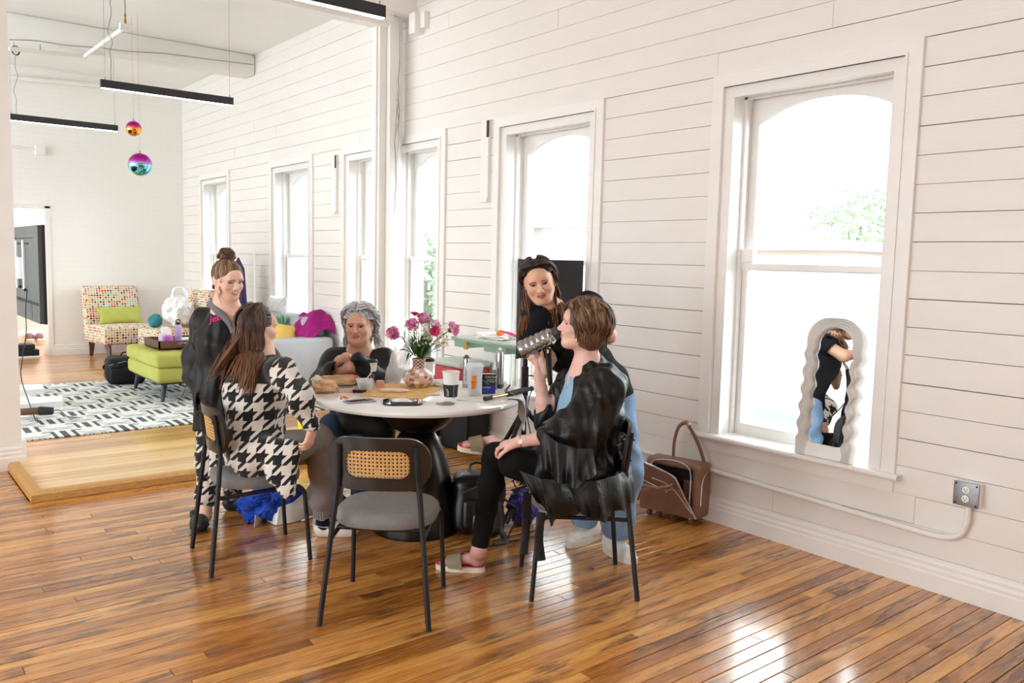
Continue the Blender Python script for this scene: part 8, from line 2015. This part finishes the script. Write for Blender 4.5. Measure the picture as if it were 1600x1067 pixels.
 pn = Sdf(); pn.chain([rH, rH.lerp(rK, 0.5), rK], [0.095, 0.082, 0.068], 0.05); pn.chain([rK+Vector((0, 0, 0.0)), rK.lerp(rA, 0.45), rK.lerp(rA, 0.80), rA+(rK-rA)*0.04], [0.068, 0.064, 0.056, 0.048], 0.03); pn.chain([lH, lK], [0.09, 0.066], 0.05); pn.chain([lK, lA], [0.066, 0.048], 0.03)
 pn.cap(rA+(rK-rA)*0.10, rA+(rK-rA)*0.03, 0.047, 0.050, 0.01); pn.plane(rA+(rK-rA)*0.0, (rA-rK), None, (V3(rA)-0.12, V3(rA)+0.12))
 sdf_obj('sweatpants', pn, 0.008, [M['greysweat']], t, disp=folds([(0.006, (12, 9, 24), 0.4, (8, 6, 9), 1.4), (0.003, (-30, 22, 40), 1.1, (10, -6, 17), 1.5)]))
 cu = (rA-rK).normalized(); m = MB(); n = 40
 prof = [(0.046+0.0025*math.sin(k*9), 0) for k in range(n)]
 u = cu.orthogonal().normalized(); w = cu.cross(u)
 for j in range(2):
  pass
 m.grid(lambda a, b: rA+(rK-rA)*(0.105-0.115*b)+(u*math.cos(2*PI*a)+w*math.sin(2*PI*a))*(0.049+0.0022*math.sin(2*PI*a*24)), 96, 3, thick=0.004); m.build('ribbed_cuff', [M['greysweat']], t, world=True)
 heel = gnd(494, 840); heel = Vector((heel.x, heel.y+0.03, 0)); d = gnd(556, 838)-gnd(494, 840); clog(t, heel, d, M['clogwhite'], 0.26, 'white clog on the near foot')
 P, dv = shoe_frame(heel, d); sk = Sdf(); sk.cap(rA+Vector((0, 0, 0.03)), P(0, 0.05, 0.06), 0.042, 0.036, 0.02); sk.cap(P(0, 0.045, 0.05), P(0, 0.16, 0.04), 0.032, 0.03, 0.02); sdf_obj('sock', sk, 0.006, [M['navy']], t, disp=folds([(0.001, (0, 0, 260), 0, (1, 1, 1), 0.5)]))
 heel2 = gnd(519, 797); heel2 = Vector((heel2.x, heel2.y, 0)); clog(t, heel2, d, M['clogwhite'], 0.26)
 P, dv = shoe_frame(heel2, d); sk = Sdf(); sk.cap(lA+Vector((0, 0, 0.02)), P(0, 0.05, 0.06), 0.042, 0.036, 0.02); sk.cap(P(0, 0.045, 0.05), P(0, 0.16, 0.04), 0.032, 0.03, 0.02); sdf_obj('sock', sk, 0.007, [M['navy']], t)
 m = MB(); e = hd.w(0.082, -0.012, -0.040); m.sphere(e, 0.003, 8, 6); m.sphere(e-np.array([0, 0, 0.010]), 0.0045, 8, 6); m.build('earring', [M['gold']], t, world=True)
P2()
# ================================================================ person: standing woman with a bun
M['skin1'] = skin_mat('skin_rosy', SK['a']); M['satin1'] = satin('black_robe_satin', '#0e0e10', 0.5, 0.3); M['hoodie'] = fabric('grey_hoodie', '#77787c', 500, 0.9, 0.08, 0.3); M['pinkthread'] = mat('pink_embroidery', '#ef1f8c', 0.5, var=0)
def P1():
 t = thing('person', 'smiling standing woman with her hair in a bun, black robe over grey hoodie', 'person', (1.72, 4.95, 0))
 hc = W(356, 437, 4.88); neck = W(353, 474, 4.93); chest = W(348, 530, 4.96); pel = W(345, 610, 4.98)
 sL, sR = W(318, 498, 5.04), W(395, 494, 4.88)   # image left / image right
 eL, wL = W(306, 560, 5.02), W(318, 612, 4.92); eR, wR = W(412, 560, 4.86), W(400, 600, 4.72)
 hpL, hpR = W(330, 620, 5.02), W(362, 618, 4.96); kL, kR = W(331, 715, 4.98), W(366, 710, 5.02); f1, f2 = gnd(322, 822), gnd(372, 797); aL, aR = Vector((f1.x+0.01, f1.y+0.05, 0.09)), Vector((f2.x-0.02, f2.y+0.04, 0.09))
 hd = Head(hc, Vector((0.20, -0.93, -0.24)), Vector((0.02, -0.2, 1)), 0.96); sd = Sdf(); hd.sculpt(sd, smile=1.0, plump=0.6)
 sd.cap(hd.w(0, -0.02, -0.06), neck, 0.050, 0.054, 0.03); sd.cap(neck, chest, 0.065, 0.10, 0.05); sd.cap(sL, sR, 0.052, 0.052, 0.04); sd.cap(chest, pel, 0.11, 0.12, 0.05); sd.cap(neck-Vector((0, 0, .04)), chest+Vector((0.02, -0.04, 0.05)), 0.07, 0.085, 0.05)
 sd.chain([sL, eL, wL], [0.05, 0.04, 0.026], 0.02); sd.chain([sR, eR, wR], [0.05, 0.04, 0.026], 0.02); hand(sd, wL, Vector((0.15, -0.25, -0.9)), Vector((-0.8, -0.4, 0)), 0.9); hand(sd, wR, Vector((-0.5, -0.5, -0.5)), Vector((0.4, -0.8, 0.3)), 0.9)
 sd.chain([hpL, kL, aL], [0.08, 0.055, 0.036], 0.02); sd.chain([hpR, kR, aR], [0.08, 0.055, 0.036], 0.02); sd.cap(aL, aL-Vector((0, 0.02, 0.04)), 0.036, 0.036, 0.02)
 base = '#e8c0aa'
 sdf_obj('body', sd, 0.009, [M['skin1']], t, attr={'Col': lambda P: hd.paint(P, base, '#c56c6c', 0.45)}, fine=[(V3(hc)-0.15, V3(hc)+0.15, 0.0034)])
 hd.eyes(t, '#4a3426', '#c9967e', '#5a3e2a', look=(0.3, 0, -0.5), closed=0.95)
 m = MB(); m.tube([hd.on(x, -0.0560+0.005*(abs(x)/0.02), 0.0006) for x in (-0.017, -0.009, 0, 0.009, 0.017)], [0.0008, 0.0024, 0.0028, 0.0024, 0.0008], 6, flat=0.9); m.build('teeth', [M['whiteplastic']], t, world=True)
 hm = hair_mat('highlighted_brown_hair', '#3f2c20', '#6b4e38', '#b18c66'); hr = Hair(hd); rr = random.Random(31)
 scalp_cap(hd, hm, t, [((0, 0.115, -0.020), (0.060, 0.055, 0.080)), ((0, 0.055, -0.10), (0.095, 0.085, 0.085)), ((0.09, 0.045, -0.05), (0.03, 0.04, 0.05)), ((-0.09, 0.045, -0.05), (0.03, 0.04, 0.05))], 1.045)
 bun = hd.w(-0.012, -0.060, 0.135)
 for k in range(260):
  a = rr.uniform(-PI*0.97, PI*0.97); ca, sa = math.cos(a), math.sin(a)
  root = (0.076*sa, -0.012+0.084*ca, 0.062*max(0, ca)+0.005-0.085*max(0, -ca)-0.012*abs(sa)-0.02*abs(sa)*max(0, -ca))
  e = hd.w(*root); pts = []
  for i in range(11):
   f = i/10; p = e*(1-f)+bun*f; p = ell_push(p, hd.w(0, -0.018, 0.030), hd.R, np.array([0.0765, 0.094, 0.086])*0.96*rr.uniform(1.07, 1.09)); pts.append(p)
  hr.tube(pts, rr.uniform(0.004, 0.007), rr.random())
 for k in range(120):
  ph = rr.uniform(0, 6.28); tl = rr.uniform(0, 6.28); R_b = rr.uniform(0.020, 0.046); ax = np.array([math.cos(tl)*0.7, math.sin(tl)*0.7, rr.uniform(0.3, 1)]); ax /= np.linalg.norm(ax); u = np.cross(ax, [0.3, 1, 0.2]); u /= np.linalg.norm(u); w = np.cross(ax, u); oo = ax*rr.uniform(-0.024, 0.028)
  hr.tube([bun+oo+(u*math.cos(ph+i*0.42)+w*math.sin(ph+i*0.42))*R_b for i in range(9)], rr.uniform(0.005, 0.009), rr.random())
 for (x, y, z, L_) in ((0.072, 0.045, 0.02, 0.17), (0.073, 0.035, 0.01, 0.14), (-0.074, 0.035, 0.0, 0.12), (-0.073, 0.045, 0.02, 0.15)):
  hr.lock((x, y, z), (0.1 if x > 0 else -0.1, 0.1, -1), L_, 14, 0.1, None, 0.007, 110, 1.03, 0.003, rnd=0.9)
 hr.build(hm, t)
 fo = folds([(0.004, (38, 30, 6), 0.4, (6, 5, 14), 1.9), (0.004, (-44, 30, 9), 1.1, (10, -6, 12), 1.8), (0.002, (90, -65, 12), 2.0, (12, 14, -19), 1.7)])
 rb = Sdf(); rb.cap(chest, pel, 0.140, 0.145, 0.06); rb.cap(pel, pel-Vector((0, 0, 0.25)), 0.145, 0.16, 0.06); rb.cap(chest, neck-Vector((0, 0, 0.12)), 0.15, 0.10, 0.07); rb.cap(sL-Vector((0, 0, 0.02)), sR-Vector((0, 0, 0.02)), 0.068, 0.068, 0.05)
 rb.chain([sL, eL, W(306, 588, 4.98)], [0.066, 0.066, 0.066], 0.05); rb.cap(W(308, 565, 5.0), W(296, 590, 4.96), 0.06, 0.035, 0.05); rb.cap(W(308, 585, 4.95), W(324, 640, 4.9), 0.06, 0.03, 0.05)
 rb.chain([sR, eR, wR+(eR-wR)*0.2], [0.072, 0.080, 0.08], 0.05); rb.plane(pel-Vector((0, 0, 0.24)), (0, 0, -1), lambda X, Y, Z: 0.012*np.sin(40*X+13*Y))
 rb.cutcap(neck+Vector((0.02, -0.03, 0.02)), chest+Vector((0.03, -0.22, 0.03)), 0.062, 0.050, 0.02); rb.cutell(neck+Vector((0, 0, 0.03)), (0.085, 0.085, 0.07), None, 0.02)
 rb.cutcap(W(316, 600, 4.93), W(322, 640, 4.86), 0.035, 0.05, 0.01)
 sdf_obj('black_robe', rb, 0.008, [M['satin1']], t, disp=fo)
 hv = Sdf(); hv.cap(chest, neck-Vector((0, 0, 0.10)), 0.125, 0.092, 0.06); hv.cap(chest, pel, 0.125, 0.13, 0.05)
 for sx in (-1, 1):
  q = catmull([neck+Vector((0.0, 0.075, 0.0)), neck+Vector((sx*0.070, 0.03, -0.005)), neck+Vector((sx*0.062, -0.055, -0.045)), neck+Vector((sx*0.03+0.02, -0.115, -0.115)), chest+Vector((0.03, -0.135, 0.02))], 4); hv.chain(q, [0.026]*5+[0.021]*(len(q)-5), 0.012)
 hv.cap(neck+Vector((0, 0.07, -0.02)), neck+Vector((0, 0.10, -0.09)), 0.05, 0.05, 0.04); hv.cap(eL, wL+(wL-eL)*0.02, 0.05, 0.042, 0.02)
 hv.cutcap(neck+Vector((0.015, -0.05, 0.03)), chest+Vector((0.025, -0.16, 0.10)), 0.046, 0.026, 0.012)
 sdf_obj('grey_hoodie', hv, 0.0065, [M['hoodie']], t, disp=folds([(0.002, (40, 30, 20), 0.4, (6, 5, 9), 1.4)]))
 q = W(338, 497, 4.70); ea = (CR*0.96+CU*0.26).normalized(); eb = (CU-ea*CU.dot(ea)).normalized(); ec = ea.cross(eb); tm = text_mesh('pink_embroidery', 'Jessi', 0.050, M['pinkthread'], q, Matrix((ea, eb, ec)).transposed(), t, 0.35, 0.0012)
 # settle the lettering on the robe surface
 ro = [o for o in t.children if o.name.startswith('black_robe')][0]; dg = None
 bm = bmesh.new(); bm.from_mesh(ro.data); from mathutils.bvhtree import BVHTree; bv = BVHTree.FromBMesh(bm); bm.free(); org = CP-t.location
 for v in tm.data.vertices:
  d = (v.co-org).normalized(); h_ = bv.ray_cast(org, d)
  if h_[0] is not None: v.co = h_[0]-d*0.006
 pn = Sdf(); pn.chain([hpL, kL, aL+(kL-aL)*0.24], [0.105, 0.082, 0.068], 0.05); pn.chain([hpR, kR, aR+(kR-aR)*0.05], [0.105, 0.082, 0.060], 0.05)
 sdf_obj('houndstooth_trousers', pn, 0.009, [M['hound']], t, disp=folds([(0.005, (12, 9, 24), 0.4, (8, 6, 9), 1.4)]), attr={'mask': lambda P: np.zeros(len(P))})
 clog(t, Vector((f1.x-0.01, f1.y+0.12, 0)), Vector((-0.25, -1, 0)), M['clogblack'], 0.25); clog(t, Vector((f2.x-0.08, f2.y+0.05, 0)), Vector((0.9, -0.45, 0)), M['clogblack'], 0.25)
P1()
# ================================================================ person: older woman behind the table, arms crossed
M['skin3'] = skin_mat('skin_older', SK['old']); M['satin3'] = satin('charcoal_robe', '#141418', 0.5, 0.3); M['periwinkle'] = fabric('periwinkle_top', '#9fa8cc', 500, 0.9, 0.05); M['denim'] = fabric('dark_denim', '#3d5470', 400, 0.9, 0.15); M['denimlight'] = fabric('light_blue_denim', '#7e9cbf', 300, 0.9, 0.16, 0.4, 9)
def P3():
 t = thing('person', 'older woman with curly grey hair and crossed arms, seated behind the table', 'person', (2.75, 5.12, 0))
 hc = W(561, 508, 5.44); neck = W(562, 549, 5.50); chest = W(560, 588, 5.50); pel = W(562, 690, 5.62)
 sL, sR = W(521, 560, 5.50), W(601, 562, 5.52); eL, eR = W(505, 598, 5.36), W(604, 604, 5.40)
 wL = W(537, 572, 5.26); wR = W(540, 558, 5.24)
 kL, kR = W(520, 672, 5.12), W(572, 676, 5.14); aL, aR = Vector((kL.x+0.05, kL.y+0.16, 0.10)), Vector((kR.x+0.05, kR.y+0.16, 0.10))
 hd = Head(hc, Vector((-0.66, -0.74, -0.10)), Vector((0.0, 0, 1)), 1.02); sd = Sdf(); hd.sculpt(sd, old=1, plump=1.4, nose=1.02)
 sd.cap(hd.w(0, -0.01, -0.07), neck, 0.062, 0.066, 0.03); sd.cap(neck, chest, 0.07, 0.12, 0.05); sd.cap(sL, sR, 0.058, 0.058, 0.04); sd.cap(chest, pel, 0.13, 0.15, 0.05)
 sd.chain([sL, eL], [0.056, 0.048], 0.02); sd.chain([sR, eR], [0.056, 0.048], 0.02)
 sd.cap(eL, W(548, 574, 5.22), 0.047, 0.032, 0.02); sd.cap(eR, wR, 0.047, 0.030, 0.02)      # folded forearms
 hand(sd, wR, W(522, 562, 5.30)-wR, Vector((-0.3, -0.6, 0.8)), 0.92, (0.45, 0.5, 0.5, 0.5), (0.4, 0.2), side=-1); hand(sd, W(550, 575, 5.22), Vector((0.6, 0.15, 0.1)), Vector((-0.3, -0.9, 0.2)), 0.9, (0.5, 0.5, 0.5, 0.5))
 base = SK['old']
 sdf_obj('body', sd, 0.009, [M['skin3']], t, attr={'Col': lambda P: hd.paint(P, base, '#a45f56', 0.4)}, fine=[(V3(hc)-0.155, V3(hc)+0.155, 0.0034), (V3(wR)-[0.14, 0.1, 0.08], V3(wR)+[0.08, 0.12, 0.08], 0.004)])
 hd.eyes(t, '#3b2a1e', '#b07c62', '#6f5a4c', closed=0.35)
 hm = hair_mat('curly_grey_hair', '#85848a', '#bcbcc2', '#f4f4f6'); hr = Hair(hd); rr = random.Random(44)
 scalp_cap(hd, hm, t, [((0, 0.105, -0.020), (0.064, 0.058, 0.092)), ((0, 0.03, -0.09), (0.073, 0.075, 0.085))], 1.03)
 for k in range(430):
  b = rr.uniform(-1.3, 0.95); a = rr.uniform(-1, 1); root = (0.006+0.003*a, 0.006+0.058*b, 0.116-0.016*abs(b)**1.6); s_ = 1 if a > 0 else -1
  def fl(q, f, s_=s_):
   v = np.array([0.10*s_, -0.10, 0]) if q[2] > -0.08 else np.array([0.02*s_, -0.02, 0])
   if q[1] > 0.035: v += np.array([s_*0.8, -0.7, 0])
   return hd.R@v
  hr.lock(root, (s_, rr.uniform(-0.9, 0.25), 0.1), rr.uniform(0.26, 0.38), 24, 0.15, fl, rr.uniform(0.008, 0.020), 55, rr.uniform(1.08, 1.38), rr.uniform(0.004, 0.007), cols=[(V3(neck), 0.08)])
 hr.hairline(80, 0.30, (1, -0.5, 0.5), 0.006, [(V3(neck), 0.08)], 0.15, 1.12, 0.014, flow=lambda q, f: hd.R@(np.array([0, -0.5 if q[1] > 0.03 else 0, 0])), lo=0.2, hi=1.55)
 hr.build(hm, t)
 rb = Sdf(); rb.cap(chest+Vector((0, 0.02, 0)), pel, 0.165, 0.19, 0.06); rb.cap(chest, neck-Vector((0, 0, 0.10)), 0.165, 0.11, 0.07); rb.cap(sL-Vector((0, 0, 0.02)), sR-Vector((0, 0, 0.02)), 0.074, 0.074, 0.06)
 rb.chain([sL, eL, W(520, 582, 5.24)], [0.078, 0.085, 0.068], 0.04); rb.chain([sR, eR, W(560, 566, 5.20)], [0.080, 0.088, 0.058], 0.04); rb.cap(eL, W(498, 612, 5.30), 0.08, 0.04, 0.04)
 rb.cutcap(neck+Vector((-0.01, -0.03, 0.03)), chest+Vector((-0.10, -0.14, 0.02)), 0.066, 0.050, 0.02); rb.cutell(neck+Vector((0, 0, 0.05)), (0.085, 0.085, 0.075), None, 0.02)
 rb.cutcap(W(523, 579, 5.24), W(556, 574, 5.14), 0.046, 0.050, 0.01); rb.cutcap(W(546, 563, 5.20), W(520, 560, 5.16), 0.042, 0.050, 0.01)
 sdf_obj('charcoal_robe', rb, 0.008, [M['satin3']], t, disp=folds([(0.006, (18, 12, -14), 0.4, (6, 5, 9), 1.6), (0.004, (-24, 20, 27), 1.1, (10, -6, 4), 1.8)]))
 sh = Sdf(); sh.cap(chest+Vector((-0.03, -0.045, -0.02)), neck+Vector((-0.01, -0.02, -0.10)), 0.135, 0.088, 0.05); sh.cap(pel+Vector((-0.04, -0.08, 0.02)), chest+Vector((-0.03, -0.05, 0)), 0.16, 0.13, 0.05); sh.cutcap(neck+Vector((-0.02, -0.05, 0.02)), neck+Vector((-0.06, -0.12, -0.09)), 0.06, 0.04, 0.02)
 sdf_obj('periwinkle_top', sh, 0.009, [M['periwinkle']], t)
 pn = Sdf(); hL, hR = pel+Vector((-0.10, 0.05, 0)), pel+Vector((0.08, -0.04, 0)); pn.chain([hL, kL, aL], [0.12, 0.09, 0.065], 0.05); pn.chain([hR, kR, aR], [0.12, 0.09, 0.065], 0.05)
 sdf_obj('jeans', pn, 0.010, [M['denim']], t, disp=folds([(0.004, (22, 19, 24), 0.4, (8, 6, 9), 1.4)]))
 ap = Sdf(); ap.cap(W(548, 655, 5.12), W(592, 668, 5.08), 0.10, 0.09, 0.05); ap.cap(W(592, 668, 5.08), W(602, 720, 5.10), 0.085, 0.06, 0.04); sdf_obj('robe_lap', ap, 0.009, [M['satin3']], t, disp=folds([(0.007, (28, 19, 10), 0.4, (8, 6, 9), 1.4)]))
 for a in (aL, aR): clog(t, Vector((a.x+0.02, a.y+0.05, 0)), Vector((-0.35, -0.9, 0)), M['clogblack'], 0.25, name='black_shoe')
P3()
o4 = chair_copy((2.86, 5.26, 0), math.atan2(0.45, -0.85)+0.0, 'black cane back dining chair behind the table under the older woman')
# ================================================================ person: stylist leaning behind the client
M['skin4'] = skin_mat('skin_tan', SK['tan']); M['tee'] = fabric('black_cotton_tee', '#17171b', 600, 0.9, 0.08, 0.25)
def P4():
 t = thing('person', 'woman with long dark hair in black t-shirt and light jeans, leaning over with curling iron', 'person', (3.2, 3.17, 0))
 hc = W(842, 439, 4.24); neck = W(862, 482, 4.34); chest = W(890, 535, 4.44); pel = W(945, 625, 4.56)
 rS, lS = W(838, 503, 4.30), W(920, 478, 4.56); rE, rW = W(832, 552, 4.36), W(853, 580, 4.28)
 lE, lW = W(951, 524, 4.30), W(925, 512, 4.16)
 hL, hR = W(962, 632, 4.54), W(925, 632, 4.64); s1, s2 = gnd(972, 874), gnd(905, 850)
 kL, kR = W(978, 735, 4.50), W(930, 735, 4.72); aL, aR = Vector((s1.x+0.03, s1.y+0.07, 0.11)), Vector((s2.x+0.07, s2.y+0.03, 0.11))
 hd = Head(hc, Vector((-0.52, -0.80, -0.28)), Vector((-0.14, 0.06, 1)), 0.97); upv = -CR*0.24+Vector((0, 0, 1)); hd.R = frame(Vector((-0.60, -0.76, -0.25)), upv); sd = Sdf(); hd.sculpt(sd, nose=1.04)
 sd.cap(hd.w(0, -0.02, -0.06), neck, 0.047, 0.052, 0.03); sd.cap(neck, chest, 0.06, 0.10, 0.05); sd.cap(rS, lS, 0.05, 0.05, 0.04); sd.cap(chest, pel, 0.10, 0.11, 0.05)
 sd.chain([rS, rE, rW], [0.046, 0.038, 0.025], 0.02); sd.chain([lS, lE, lW], [0.046, 0.041, 0.026], 0.02)
 hand(sd, rW, Vector((0.35, -0.25, 0.85)), Vector((0.1, -0.95, -0.1)), 0.9, (0.75, 0.8, 0.85, 0.85), (0.8, 0.4), side=-1, wr=0.026)
 hand(sd, lW, W(905, 500, 4.14)-lW, Vector((-0.2, 0.2, 1)), 0.9, (0.4, 0.4, 0.4, 0.4)); sd.chain([hL, kL, aL], [0.08, 0.055, 0.036], 0.02); sd.chain([hR, kR, aR], [0.08, 0.055, 0.036], 0.02)
 base = SK['tan']
 sdf_obj('body', sd, 0.009, [M['skin4']], t, attr={'Col': lambda P: hd.paint(P, base, '#a8564f', 0.3)}, fine=[(V3(hc)-0.15, V3(hc)+0.15, 0.0034), (V3(rW)-[0.09, 0.10, 0.05], V3(rW)+[0.12, 0.08, 0.13], 0.0034)])
 hd.eyes(t, '#3a2516', '#a97a62', '#2c1a12', look=(-0.2, 0, -0.25), closed=0.5)
 hm = hair_mat('dark_to_caramel_hair', '#150d0b', '#2c1b15', '#4a2f22', '#8c5c38'); hr = Hair(hd); rr = random.Random(51)
 scalp_cap(hd, hm, t, [((0, 0.105, -0.034), (0.061, 0.056, 0.087)), ((0, 0.03, -0.10), (0.070, 0.075, 0.085))], 1.01)
 cb = [(V3(neck)+np.array([0, 0, -0.02]), 0.072), (V3(rS), 0.072), (V3(lS), 0.072), (V3(chest)+np.array([0, 0, 0.05]), 0.14)]
 for k in range(330):
  b = rr.uniform(-1.3, 0.95); a = rr.uniform(-1, 1); root = (0.004*a, 0.006+0.056*b, 0.113-0.014*abs(b)**1.6); s_ = 1 if a > 0 else -1; fw = rr.choice([0.22, 0.16, 0.0])
  def fl(q, f, s_=s_, fw=fw):
   v = np.array([0.04*s_, -0.10, 0]) if q[2] > -0.07 else np.array([0.05*s_, fw, 0])
   if q[1] > 0.035 and q[2] > -0.09: v += np.array([s_*0.8, -0.5, 0])
   return hd.R@v
  hr.lock(root, (s_, rr.uniform(-0.9, 0.2), 0.1), rr.uniform(0.36, 0.50), 24, 0.20, fl, rr.uniform(0.005, 0.013), 30, rr.uniform(1.05, 1.16), rr.uniform(0.005, 0.008), cols=cb)
 hr.hairline(70, 0.42, (1, -0.4, 0.4), 0.006, cb, 0.18, 1.05, 0.006, flow=lambda q, f: hd.R@(np.array([0, -0.5 if q[1] > 0.03 and q[2] > -0.08 else 0.08, 0])), lo=0.3, hi=1.5)
 for k in range(16): hr.lock((0.070, -0.02, 0.02), (0.8, -0.5, 0.4), 0.09+0.03*rr.random(), 10, 0.12, None, 0.010, 90, 1.1, 0.003, rnd=0.95)
 hr.build(hm, t)
 for sx in (-1, 1):
  m = MB(); e = hd.w(sx*0.079, -0.006, -0.034); m.tube([e+hd.R@np.array([0, 0.007*math.sin(q), -0.007+0.007*math.cos(q)]) for q in [2*PI*k/14 for k in range(14)]], 0.0014, 6, closed=True); m.build('earring', [M['gold']], t, world=True)
 tee = Sdf(); tee.cap(neck-Vector((0, 0, 0.07)), chest, 0.10, 0.145, 0.07); tee.cap(chest, pel+Vector((0, 0, 0.06)), 0.145, 0.135, 0.06); tee.cap(rS, lS, 0.072, 0.072, 0.06); tee.cap(lS, lS.lerp(lE, 0.62), 0.075, 0.070, 0.03); tee.cap(rS, rS.lerp(rE, 0.75), 0.075, 0.072, 0.03); tee.cap(pel+Vector((0, 0, 0.06)), pel-Vector((0, 0, 0.0)), 0.14, 0.15, 0.05)
 tee.cutcap(lS.lerp(lE, 0.56), lE+(lE-lS)*0.5, 0.056, 0.08, 0.008); tee.cutcap(rS.lerp(rE, 0.66), rE, 0.056, 0.08, 0.008); tee.cutell(neck+Vector((-0.02, -0.03, 0.035)), (0.07, 0.07, 0.075), None, 0.015); tee.plane(pel-Vector((0, 0, 0.04)), (0, 0, -1))
 sdf_obj('black_tee', tee, 0.008, [M['tee']], t, disp=folds([(0.005, (18, 12, 24), 0.4, (6, 5, 9), 1.6), (0.003, (-24, 30, 37), 1.1, (10, -6, 4), 1.8)]))
 pn = Sdf(); pn.cap(pel-Vector((0, 0, 0.01)), pel-Vector((0, 0, 0.06)), 0.145, 0.145, 0.04); pn.chain([hL, kL, aL+Vector((0, 0, 0.03))], [0.105, 0.088, 0.082], 0.05); pn.chain([hR, kR, aR+Vector((0, 0, 0.03))], [0.105, 0.088, 0.082], 0.05)
 for a in (aL, aR): pn.plane(a+Vector((0, 0, -0.015)), (0, 0, -1), None, (V3(a)-0.15, V3(a)+0.12))
 sdf_obj('light_jeans', pn, 0.009, [M['denimlight']], t, disp=folds([(0.005, (22, 19, 34), 0.4, (8, 6, 9), 1.4), (0.003, (-32, 39, 54), 0.4, (8, 6, 9), 1.4)]))
 sneaker(t, Vector((s1.x+0.035, s1.y+0.17, 0)), Vector((-0.12, -1, 0))); sneaker(t, Vector((s2.x+0.17, s2.y+0.02, 0)), Vector((-1, -0.10, 0)))
 ir = thing('curling_iron', 'black curling iron with an orange light held upright by the woman in the black t-shirt', 'curling iron', W(860, 575, 4.20))
 a, b, c = W(860, 602, 4.20), W(858, 570, 4.20), W(857, 545, 4.21); MB().tube([a, b, c], [0.012, 0.016, 0.018], 12).build('handle', [M['rubber']], ir, world=True); MB().tube([c, W(862, 505, 4.3)], 0.010, 12).build('barrel', [M['chrome']], ir, world=True)
 MB().rbox(W(856, 549, 4.18), (0.006, 0.006, 0.018), 0.002).build('orange_light', [mat('orange_lamp', '#ff9a20', 0.4, var=0, emit='#ff8a10', estr=1.5)], ir, world=True)
 MB().tube(catmull([a, W(861, 620, 4.22), W(856, 650, 4.3), W(850, 700, 4.5), Vector((2.9, 3.6, 0.02))], 6), 0.004, 6).build('power_cord', [M['rubber']], ir, world=True)
P4()
